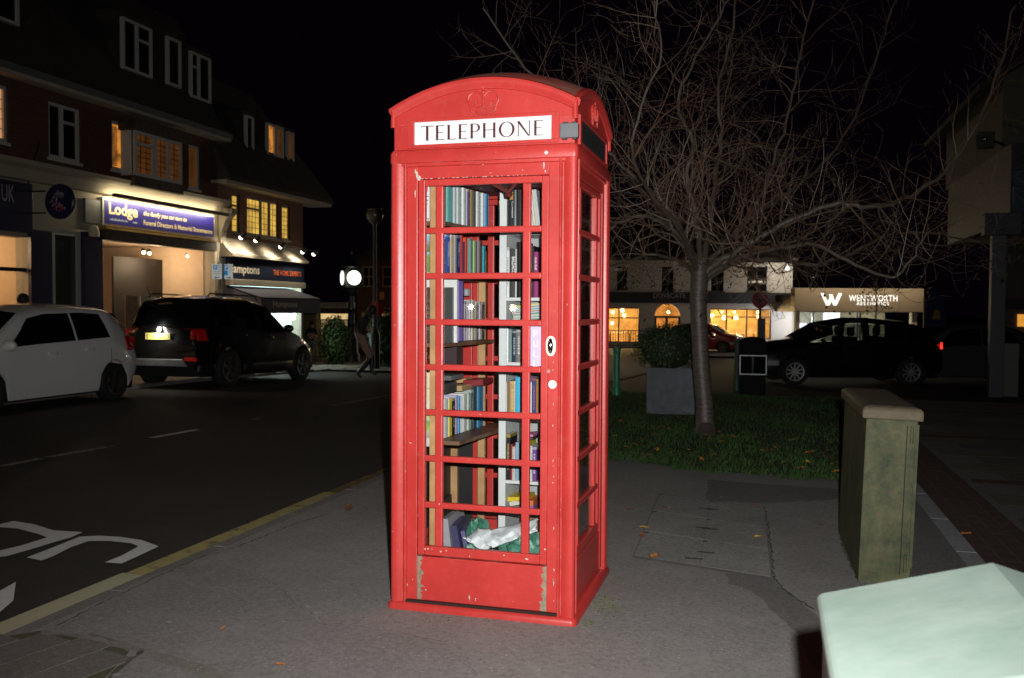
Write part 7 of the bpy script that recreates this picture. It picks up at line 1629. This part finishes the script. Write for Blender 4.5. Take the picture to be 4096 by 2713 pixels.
# ---- building with canopy at the far right
b3 = thing('gabled_building', 'cream gabled building with canopy at the right edge', 'building', (9.5, 17, -.1))
t = 18.
m_cr3 = M('dim_cream_wall', (.09, .08, .062), .8, var=.1, scale=2)
wl_ = PD(2318, 250, t); wx_ = wl_.x; wy_ = wl_.y; zA = PD(2318, 352, t).z; zB = PD(2318, 172, t).z; zC = PD(2367, 130, t).z
MB().prism([(wx_, wy_, zA), (wx_ + 6, wy_ - .2, zA), (wx_ + 6, wy_ - .2, zC + 3.), (wx_ + .9, wy_ - .03, zC + .35), (wx_, wy_, zB)], (0, 6, 0)).build('upper_wall', m_cr3, b3)
mb = MB(); mb.prism([(wx_ - .5, wy_ - .35, PD(2300, 215, t).z), (wx_ + 6, wy_ - .35, zC + 3.3), (wx_ + 6, wy_ - .35, zC + 3.5), (wx_ - .5, wy_ - .35, PD(2300, 200, t).z)], (0, 6.6, 0)); mb.build('roof_slope', m_tile, b3)
cz0, cz1 = PD(2320, 525, t).z, PD(2320, 355, t).z
MB().box(wx_ - .1, wx_ + 6, wy_ - 1.2, wy_ + 5, cz0, cz1).build('canopy', M('dark_canopy', (.012, .016, .02), .6, var=.2), b3); cn_ = b3.children[-1]
a = PD(2338, 478, t - 1.3); MB().box(wx_ - .05, wx_ + .34, wy_ - 1.23, wy_ - 1.201, PD(2320, 500, t).z, PD(2320, 415, t).z).build('teal_panel', M('dark_teal_panel', (.012, .045, .06), .5, var=.2), b3)
mb = MB(); aa = PY(2341, 470, wy_ - 1.21); text_on(mb, 'P', (aa.x, wy_ - 1.206, aa.z), (1, 0, 0), (0, 0, 1), height=.3, bold=.02); mb.build('lettering', M('grey_letter', (.3, .29, .27), .5, var=0), cn_, fixn=False)
gw = PD(2312, 690, 27); MB().box(gw.x, gw.x + 7, gw.y, gw.y + .4, slope(gw.y), PD(2312, 640, 27).z + 1.2).build('ground_wall', m_cr3, b3)
q0, q1_ = PD(2351, 755, 26.9), PD(2375, 727, 26.9); MB().box(q0.x, q1_.x + .4, gw.y - .06, gw.y - .01, q0.z, q1_.z).build('lit_window', EM('amber_window', (1, .42, .06), .8, .4, 3.), b3)
MB().box(gw.x, gw.x + 7, gw.y - .1, gw.y - .001, PD(2320, 715, 27).z, PD(2320, 690, 27).z).build('dark_fascia', M('dark_canopy', (.012, .016, .02), .6), b3)
pb = PG(2300, 912, -.0); po = thing('steel_post', 'square grey steel post with brackets under the canopy', 'post', tuple(pb)); m_gp_ = M('grey_steel_post', (.05, .056, .066), .55, .2, var=.15); pt = (pb - CAM).dot(FW)
ztp = PD(2300, 545, pt).z; MB().box(pb.x - .12, pb.x + .12, pb.y - .1, pb.y + .1, pb.z - .05, ztp).build('shaft', m_gp_, po, bevel=.01)
MB().box(pb.x - .26, pb.x + .34, pb.y - .14, pb.y + .14, ztp, PD(2300, 495, pt).z).build('head', M('dark_steel_head', (.03, .036, .045), .6, var=.15), po, bevel=.01)
mb = MB(); mb.tube([(pb.x + .1, pb.y, ztp - .35), (pb.x + .5, pb.y, ztp + .3)], .05, 6); mb.build('brace', m_gp_, po)
MB().box(pb.x + .13, pb.x + .42, pb.y + .2, pb.y + .5, pb.z - .05, PD(2320, 795, pt).z).build('utility_box', M('pale_grey_box', (.11, .11, .105), .7, var=.1), label='small grey utility box behind the steel post', cat='utility box')
# flood light unit
c = PD(2278, 321, 17.4); fu = thing('floodlight', 'unlit floodlight with glinting lens on the canopy bracket', 'floodlight', tuple(c)); MB().box(c.x - .16, c.x + .16, c.y, c.y + .14, c.z - .18, c.z + .14).build('housing', M('dark_housing', (.012, .014, .014), .6, var=.1), fu, bevel=.02)
mb = MB(); mb.sphere((c.x, c.y - .01, c.z), (.05, .03, .05), 12, 8); mb.build('lens', m_chrome, fu, smooth=True); mb = MB(); mb.tube([(c.x + .1, c.y + .14, c.z), (wx_ + .1, wy_ + .1, c.z)], .025, 6); mb.build('arm', m_black_trim, fu)

# ================================================================== clock, lamp and the far corner
t = 23.2; cp = PG(818, 836, .03); t = (cp - CAM).dot(FW); k = VS / FPX * t
cc = PD(812, 643, t); zcl = cc.z; ck = thing('pillar_clock', 'black pillar clock with glowing white faces at the corner', 'clock', (cc.x, cc.y, cp.z), (0, 0, 0))
m_iron = M('dark_green_iron', (.008, .014, .012), .45, var=.15); gdz = cp.z
mb = MB(); mb.lathe([(.0, 0), (.30, 0), (.30, .25), (.25, .32), (.24, .75), (.18, .85), (.13, 1.0), (.12, 1.25), (.15, 1.3), (.12, 1.36), (.115, 1.75), (.15, 1.8), (.11, 1.86), (.10, zcl - gdz - .62), (.2, zcl - gdz - .52), (.24, zcl - gdz - .40)], (cc.x, cc.y, gdz), 16); mb.build('column', m_iron, ck, smooth=True)
fd = (CAM - cc); fa_ = atan2(fd.y, fd.x) + radians(17); hb = .30; RM = Matrix.Translation(cc) @ Matrix.Rotation(fa_, 4, 'Z')
MB().mbox(RM, hb, hb, .34).build('clock_case', m_iron, ck, bevel=.02)
mb = MB(); mb.lathe([(.40, .34), (.42, .38), (.30, .46), (.16, .62), (.10, .74), (.03, .80), (.02, .95), (0, .97)], tuple(cc), 16); mb.build('cap', m_iron, ck, smooth=True)
m_face = EM('lit_clock_face', (1, .95, .82), 3.2)
for j in range(4):
    R3 = RM @ Matrix.Rotation(j * pi / 2, 4, 'Z'); mb = MB(); rr = .245
    mb.add([R3 @ Vector((hb + .012, rr * cos(2 * pi * i / 36), rr * sin(2 * pi * i / 36))) for i in range(36)], [list(range(36))]); f_ = mb.build('clock_face', m_face, ck, fixn=False)
    mb = MB(); ri = [R3 @ Vector((hb + .02, (rr + .012) * cos(2 * pi * i / 36), (rr + .012) * sin(2 * pi * i / 36))) for i in range(37)]; mb.tube(ri, .014, 6, False); mb.build('bezel', m_iron, f_)
    mb = MB(); mb.tube([R3 @ Vector((hb + .018, 0, 0)), R3 @ Vector((hb + .018, -.03, .11))], .004, 4); mb.tube([R3 @ Vector((hb + .018, 0, 0)), R3 @ Vector((hb + .018, .15, -.05))], .003, 4); mb.build('hands', m_black_trim, f_)
plight('clock_light', tuple(cc + (CAM - cc).normalized() * .75), 9, (1, .93, .8), .22)
lp = PG(866, 852, .03); t = (lp - CAM).dot(FW); lg = PD(866, 497, t); la = thing('lamp_post', 'tall black lamp post with unlit globe lantern', 'lamp post', tuple(lp))
mb = MB(); mb.lathe([(.0, -.05), (.14, -.05), (.14, .9), (.10, .98), (.075, 1.05), (.06, 1.2), (.05, lg.z - lp.z - .3), (.09, lg.z - lp.z - .22)], tuple(lp), 14); mb.build('column', m_iron, la, smooth=True)
mb = MB(); mb.sphere(lg, .235, 20, 12); mb.build('globe', M('smoked_globe', (.14, .12, .07), .15, var=.15, spec=.7), la, smooth=True)
mb = MB(); mb.lathe([(.19, .14), (.195, .16), (.12, .24), (.04, .28), (.02, .34), (0, .35)], tuple(lg), 16); mb.build('cap', m_iron, la, smooth=True)
c = PD(872, 713, t - .12); mb = MB(); nrm = (CAM - c).normalized(); ex = Vector((-nrm.y, nrm.x, 0)).normalized()
mb.prism([c + ex * (.19 * cos(2 * pi * q / 24)) + Vector((0, 0, .19 * sin(2 * pi * q / 24))) for q in range(24)], nrm * .02); mb.build('poppy_disc', M('poppy_red', (.34, .008, .012), .5, var=.15), label='red round disc fixed on the lamp post behind the woman', cat='sign')
c = PD(882, 684, t - .1); MB().box(c.x - .05, c.x + .06, c.y - .02, c.y + .02, c.z - .1, c.z + .1).build('orange_plate', M('orange_plate', (.4, .12, .02), .6, var=.2), la)
# low walls, hedges and houses at the corner
def bush(u, v_, t, r, label, seed, n=2600, ls=.09):
    c = PD(u, v_, t); g_ = slope(c.y); leafball('garden_shrub', (c.x, c.y, g_ + r[2] * .95), r, n, M('shrub_leaf', (.045, .085, .018), .6, var=.6, scale=1.4, world=True), m_core, label, seed, ls, stem=False)
bush(774, 800, 28, (.5, .5, .78), 'leafy green shrub left of the pillar clock', 5); bush(893, 800, 26, (.55, .5, .85), 'leafy green shrub between the lamp post and phone box', 6); bush(925, 800, 27, (.6, .5, .8), 'leafy green shrub mostly hidden behind the phone box', 16)
a, b = PD(698, 722, 40), PD(734, 800, 40); mb = MB(); mb.box(a.x, b.x, a.y, a.y + .3, slope(a.y), a.z + .6); mb.build('garden_wall', M('ochre_wall', (.28, .24, .1), .8, var=.2), label='ochre wall behind the standing man', cat='wall')
pv = PD(768, 790, 41); g_ = slope(pv.y); pvn = thing('lit_pavilion', 'small lit pavilion with white pickets behind the left shrub', 'building', (pv.x, pv.y, g_), (0, 0, ROTZ)); k = VS / FPX * 41
x0, x1 = -32 * k, 36 * k; ztp = PD(768, 712, 41).z - g_; MB().box(x0, x1, -.3, 2, ztp, ztp + .25).build('roof_edge', M('cream_trim', (.45, .38, .28), .7, var=.1), pvn, local=True)
MB().box(x0, x1, .5, .6, 0, ztp).build('glowing_wall', EM('pavilion_glow', (1, .72, .32), .9, .5, 1.5), pvn, local=True); MB().box(x0, x1, -.25, .45, PD(768, 733, 41).z - g_ + .15, ztp - .001).build('canvas', M('grey_canvas', (.08, .07, .07), .8, var=.3), pvn, local=True)
for i in range(20): x = x0 + (x1 - x0) * (i + .5) / 20; MB().box(x - .02, x + .02, .1, .14, 0, PD(768, 738, 41).z - g_).build('picket', M('cream_picket', (.5, .42, .3), .7), pvn, local=True)
MB().box(x0, x1, .06, .1, PD(768, 741, 41).z - g_, PD(768, 738, 41).z - g_).build('picket_rail', M('cream_picket', (.5, .42, .3), .7), pvn, local=True)
hp_ = PD(880, 790, 46); g_ = slope(hp_.y); hs_ = thing('brick_house', 'dark brick house with one lit window behind the lamp post', 'building', (hp_.x, hp_.y, g_), (0, 0, ROTZ)); k = VS / FPX * 46
X = lambda u: (u - 880) * k; Zv = lambda v_: PD(880, v_, 46).z - g_
MB().box(X(826), X(1050), 0, 6, 0, Zv(598)).build('wall', m_brk, hs_, local=True); MB().prism([(X(815), -.3, Zv(598)), (X(1060), -.3, Zv(598)), (X(940), -.3, Zv(540))], (0, 6.6, 0)).build('roof', m_tile, hs_, local=True)
MB().box(X(826), X(1050), -.1, -.001, Zv(602), Zv(592)).build('barge_board', m_dkbeam, hs_, local=True)
for (u0, v0, u1, v1, pn) in ((838, 616, 868, 664, m_dkpane), (884, 616, 930, 664, m_dkpane), (835, 722, 858, 765, m_dkpane), (880, 720, 906, 752, EM('amber_house_window', (1, .45, .12), .45, .4, 3.))):
    mb = MB(); mb.box(X(u0), X(u1), -.04, .0, Zv(v1), Zv(v1) + .07); mb.box(X(u0), X(u1), -.04, .0, Zv(v0) - .07, Zv(v0)); mb.box(X(u0), X(u0) + .07, -.04, 0, Zv(v1) + .07, Zv(v0) - .07); mb.box(X(u1) - .07, X(u1), -.04, 0, Zv(v1) + .07, Zv(v0) - .07); mb.box(X((u0 + u1) / 2) - .03, X((u0 + u1) / 2) + .03, -.041, -.001, Zv(v1) + .07, Zv(v0) - .07); mb.box(X(u0) + .07, X(u1) - .07, -.0405, -.0005, Zv((v0 + v1) / 2) - .03, Zv((v0 + v1) / 2) + .03)
    w_ = mb.build('window', M('tan_window_frame', (.3, .2, .1), .6, var=.1), hs_, local=True); MB().box(X(u0) + .02, X(u1) - .02, -.02, -.012, Zv(v1) + .02, Zv(v0) - .02).build('pane', pn, w_, local=True)
a, b = PD(880, 806, 27), PD(930, 845, 27); MB().box(a.x, b.x + 1, a.y, a.y + .25, slope(a.y), slope(a.y) + .55).build('low_wall', M('grey_low_wall', (.1, .1, .09), .8, var=.2), label='low grey wall between lamp post and phone box', cat='wall')

# ================================================================== people
def person(label, bones, R, mats, hair=None, name='person', extra=None):
    """bones: list of (a, b, kind); R: joint -> (pos, radius)"""
    ids = {}; me = bpy.data.meshes.new('body'); V = []; 
    for j, (p, r) in R.items(): ids[j] = len(V); V.append(tuple(p))
    me.from_pydata(V, [(ids[a], ids[b]) for a, b, _ in bones], []); ob = bpy.data.objects.new('tmp', me); col.objects.link(ob)
    md = ob.modifiers.new('s', 'SKIN'); ss = ob.modifiers.new('d', 'SUBSURF'); ss.levels = 2; ss.render_levels = 2; md.use_smooth_shade = True
    for j, (p, r) in R.items():
        sv = me.skin_vertices[0].data[ids[j]]; sv.radius = (r, r) if not hasattr(r, '__len__') else r; sv.use_root = (j == 'pelvis')
    bpy.context.view_layer.update(); m2 = bpy.data.meshes.new_from_object(ob.evaluated_get(bpy.context.evaluated_depsgraph_get())); bpy.data.objects.remove(ob)
    keys = list(mats); [m2.materials.append(mats[kk]) for kk in keys]
    segs = [(Vector(R[a][0]), Vector(R[b][0]), kd) for a, b, kd in bones]
    for p in m2.polygons:
        c = p.center; best = None
        for a, b, kd in segs:
            d = b - a; t_ = max(0, min(1, (c - a).dot(d) / max(d.length_squared, 1e-9))); e = (c - a - d * t_).length
            if best is None or e < best[0]: best = (e, kd)
        p.material_index = keys.index(best[1]); p.use_smooth = True
    ft = min(v_.co.z for v_ in m2.vertices); x0_ = Vector(R['pelvis'][0]); root = thing(name, label, 'person', (x0_.x, x0_.y, ft))
    for v_ in m2.vertices: v_.co -= Vector((x0_.x, x0_.y, ft))
    b_ = bpy.data.objects.new('body', m2); col.objects.link(b_); b_.parent = root
    if hair:
        mb = MB()
        for c, r in hair[0]: mb.sphere(c, r, 14, 10)
        mb.build('hair', hair[1], root, smooth=True)
    # face: nose, ears, eyes
    if extra: extra(root)
    return root
skin_m = M('skin', (.42, .24, .17), .55, var=.1); hair_m = M('dark_hair', (.02, .013, .01), .6, var=.3); coat_m = M('black_jacket', (.012, .012, .014), .7, var=.3, scale=8); jean_m = M('pale_jeans', (.16, .18, .21), .8, var=.2); tan_m = M('tan_trousers', (.26, .17, .14), .8, var=.15); boot_m = M('black_boots', (.008, .008, .008), .4, var=.2)
def BZ(x, y): return ((1150 + x / 2.613) / VS, (950 + y / 2.613) / VS)
wt = (PG(828, 874) - CAM).dot(FW)
def wj(x, y, dz=0.): return PD(*BZ(x, y), wt + dz)
W = {'pelvis': (wj(775, 1035), (.115, .13)), 'spine': (wj(770, 960), (.105, .125)), 'chest': (wj(790, 880), (.11, .15)), 'neck': (wj(845, 815), .05), 'head0': (wj(880, 795), .075), 'head1': (wj(897, 760), .085),
     'shL': (wj(790, 860, .17), .06), 'elL': (wj(790, 960, .2), .045), 'haL': (wj(850, 990, .12), .032), 'shR': (wj(795, 860, -.17), .065), 'elR': (wj(775, 970, -.2), .048), 'wrR': (wj(835, 990, -.12), .034), 'haR': (wj(868, 975, -.08), .035),
     'hipL': (wj(770, 1050, .09), .10), 'knL': (wj(885, 1235, .09), .066), 'anL': (wj(880, 1400, .09), .045), 'toL': (wj(930, 1432, .09), .035),
     'hipR': (wj(772, 1050, -.09), .105), 'knR': (wj(870, 1262, -.09), .07), 'anR': (wj(735, 1425, -.09), .046), 'toR': (wj(775, 1466, -.09), .034)}
WBn = [('pelvis', 'spine', 'coat'), ('spine', 'chest', 'coat'), ('chest', 'neck', 'coat'), ('neck', 'head0', 'skin'), ('head0', 'head1', 'skin'), ('chest', 'shL', 'coat'), ('shL', 'elL', 'coat'), ('elL', 'haL', 'coat'), ('chest', 'shR', 'coat'), ('shR', 'elR', 'coat'), ('elR', 'wrR', 'coat'), ('wrR', 'haR', 'skin'),
       ('pelvis', 'hipL', 'trouser'), ('hipL', 'knL', 'trouser'), ('knL', 'anL', 'boot'), ('anL', 'toL', 'boot'), ('pelvis', 'hipR', 'trouser'), ('hipR', 'knR', 'trouser'), ('knR', 'anR', 'boot'), ('anR', 'toR', 'boot')]
def wface(root):
    h = wj(905, 778); f = (wj(920, 790) - wj(890, 770)).normalized(); rr = RT * 1.0
    mb = MB(); mb.sphere(wj(925, 785), .018, 8, 6); mb.build('nose', skin_m, root, smooth=True)
    for dz in (-.03, .03): MB().sphere(wj(921, 772, dz), .009, 8, 6).build('eye', m_black_trim, root)
    hp2 = wj(878, 972, -.1)                                           # fingers closed round a phone
    for i in range(4): MB().tube([hp2 + Vector((0, 0, .03 - .02 * i)), hp2 + RT * .03 + Vector((0, 0, .035 - .02 * i)), hp2 + RT * .05 - FW * .015 + Vector((0, 0, .03 - .02 * i))], [.009, .0085, .007], 6).build('finger', skin_m, root, smooth=True)
    MB().tube([hp2 - FW * .03, hp2 - FW * .035 + RT * .025 + Vector((0, 0, .03))], [.01, .008], 6).build('thumb', skin_m, root, smooth=True)
person('woman in black jacket and tall boots striding right with bent head', WBn, W, {'coat': coat_m, 'skin': skin_m, 'trouser': tan_m, 'boot': boot_m}, ([(wj(885, 760), (.105, .1, .115)), (wj(858, 790), (.085, .09, .11)), (wj(835, 815), (.06, .08, .09))], hair_m), extra=wface)
mt_ = 33.5
gm = PG(722, 830, .03); mt_ = (gm - CAM).dot(FW)
def mj(x, y, dz=0.): return PD(*BZ(x, y), mt_ + dz)
Mn = {'pelvis': (mj(255, 1085), (.13, .11)), 'spine': (mj(252, 1030), (.13, .11)), 'chest': (mj(252, 975), (.16, .11)), 'neck': (mj(257, 942), .055), 'head0': (mj(258, 925), .08), 'head1': (mj(258, 905), .09),
      'shL': (mj(212, 965), .065), 'elL': (mj(198, 1030, .02), .05), 'haL': (mj(240, 1035, -.2), .04), 'shR': (mj(293, 965), .065), 'elR': (mj(305, 1030, .02), .05), 'haR': (mj(275, 1032, -.2), .04),
      'hipL': (mj(232, 1105), .095), 'knL': (mj(222, 1170), .07), 'anL': (mj(210, 1232), .05), 'toL': (mj(205, 1248, -.12), .045), 'hipR': (mj(272, 1105), .095), 'knR': (mj(268, 1180), .07), 'anR': (mj(262, 1255), .05), 'toR': (mj(264, 1270, -.12), .045)}
MBn = [('pelvis', 'spine', 'coat'), ('spine', 'chest', 'coat'), ('chest', 'neck', 'coat'), ('neck', 'head0', 'skin'), ('head0', 'head1', 'skin'), ('chest', 'shL', 'coat'), ('shL', 'elL', 'coat'), ('elL', 'haL', 'skin'), ('chest', 'shR', 'coat'), ('shR', 'elR', 'coat'), ('elR', 'haR', 'skin'),
       ('pelvis', 'hipL', 'trouser'), ('hipL', 'knL', 'trouser'), ('knL', 'anL', 'trouser'), ('anL', 'toL', 'boot'), ('pelvis', 'hipR', 'trouser'), ('hipR', 'knR', 'trouser'), ('knR', 'anR', 'trouser'), ('anR', 'toR', 'boot')]
def mface(root):
    for s in (-7, 7): MB().sphere(mj(258 + s, 912, -.1), .012, 6, 5).build('eye', m_black_trim, root)
    MB().sphere(mj(258, 920, -.11), .02, 6, 5).build('nose', skin_m, root)
person('man in dark jacket and pale jeans standing by the ochre wall', MBn, Mn, {'coat': coat_m, 'skin': skin_m, 'trouser': jean_m, 'boot': boot_m}, ([(mj(258, 897, .03), (.1, .11, .09))], hair_m), extra=mface)
c = PX(53, 698, -11.0); g_ = .03
hd = Vector((c.x, c.y, c.z)); P3 = {'pelvis': (Vector((c.x, c.y, g_ + .95)), .13), 'spine': (Vector((c.x, c.y, g_ + 1.15)), .13), 'chest': (Vector((c.x, c.y, hd.z - .33)), (.15, .11)), 'neck': (Vector((c.x, c.y, hd.z - .14)), .055), 'head0': (Vector((c.x, c.y, hd.z - .06)), .08), 'head1': (hd + Vector((0, 0, .02)), .09)}
for s, n_ in ((-1, 'L'), (1, 'R')):
    P3['sh' + n_] = (Vector((c.x, c.y + s * .19, hd.z - .3)), .06); P3['el' + n_] = (Vector((c.x + .05, c.y + s * .23, hd.z - .6)), .048); P3['ha' + n_] = (Vector((c.x + .1, c.y + s * .2, hd.z - .85)), .036)
    P3['hip' + n_] = (Vector((c.x, c.y + s * .09, g_ + .88)), .095); P3['kn' + n_] = (Vector((c.x, c.y + s * .1, g_ + .47)), .068); P3['an' + n_] = (Vector((c.x, c.y + s * .1, g_ + .08)), .048); P3['to' + n_] = (Vector((c.x + .14, c.y + s * .1, g_ + .05)), .04)
person('dark-haired person seen only as a head over the white car roof', MBn, P3, {'coat': coat_m, 'skin': skin_m, 'trouser': jean_m, 'boot': boot_m}, ([(hd + Vector((0, 0, .05)), (.1, .1, .1))], hair_m))

# ================================================================== street lamps out of frame, seen as warm light on the road and as glints in the panes
def street_lamp(x, y, h, e, label, colr=(1, .66, .36)):
    g_ = .03 if x < -9 or x > 2 else 0.; s = thing('street_lamp', label, 'street lamp', (x, y, g_)); MB().cyl((x, y, g_ - .05), (x, y, g_ + h), .08, .05, 12).build('column', m_iron, s, smooth=True)
    mb = MB(); mb.sphere((x, y, g_ + h + .15), .16, 14, 10); mb.build('globe', EM('sodium_globe', colr, 22.), s, smooth=True); plight('street_lamp_light', (x, y, g_ + h + .42), e, colr, .2)
street_lamp(-10.4, -3.5, 5.5, 110, 'lit street lamp on the far pavement, out of the left of the picture')
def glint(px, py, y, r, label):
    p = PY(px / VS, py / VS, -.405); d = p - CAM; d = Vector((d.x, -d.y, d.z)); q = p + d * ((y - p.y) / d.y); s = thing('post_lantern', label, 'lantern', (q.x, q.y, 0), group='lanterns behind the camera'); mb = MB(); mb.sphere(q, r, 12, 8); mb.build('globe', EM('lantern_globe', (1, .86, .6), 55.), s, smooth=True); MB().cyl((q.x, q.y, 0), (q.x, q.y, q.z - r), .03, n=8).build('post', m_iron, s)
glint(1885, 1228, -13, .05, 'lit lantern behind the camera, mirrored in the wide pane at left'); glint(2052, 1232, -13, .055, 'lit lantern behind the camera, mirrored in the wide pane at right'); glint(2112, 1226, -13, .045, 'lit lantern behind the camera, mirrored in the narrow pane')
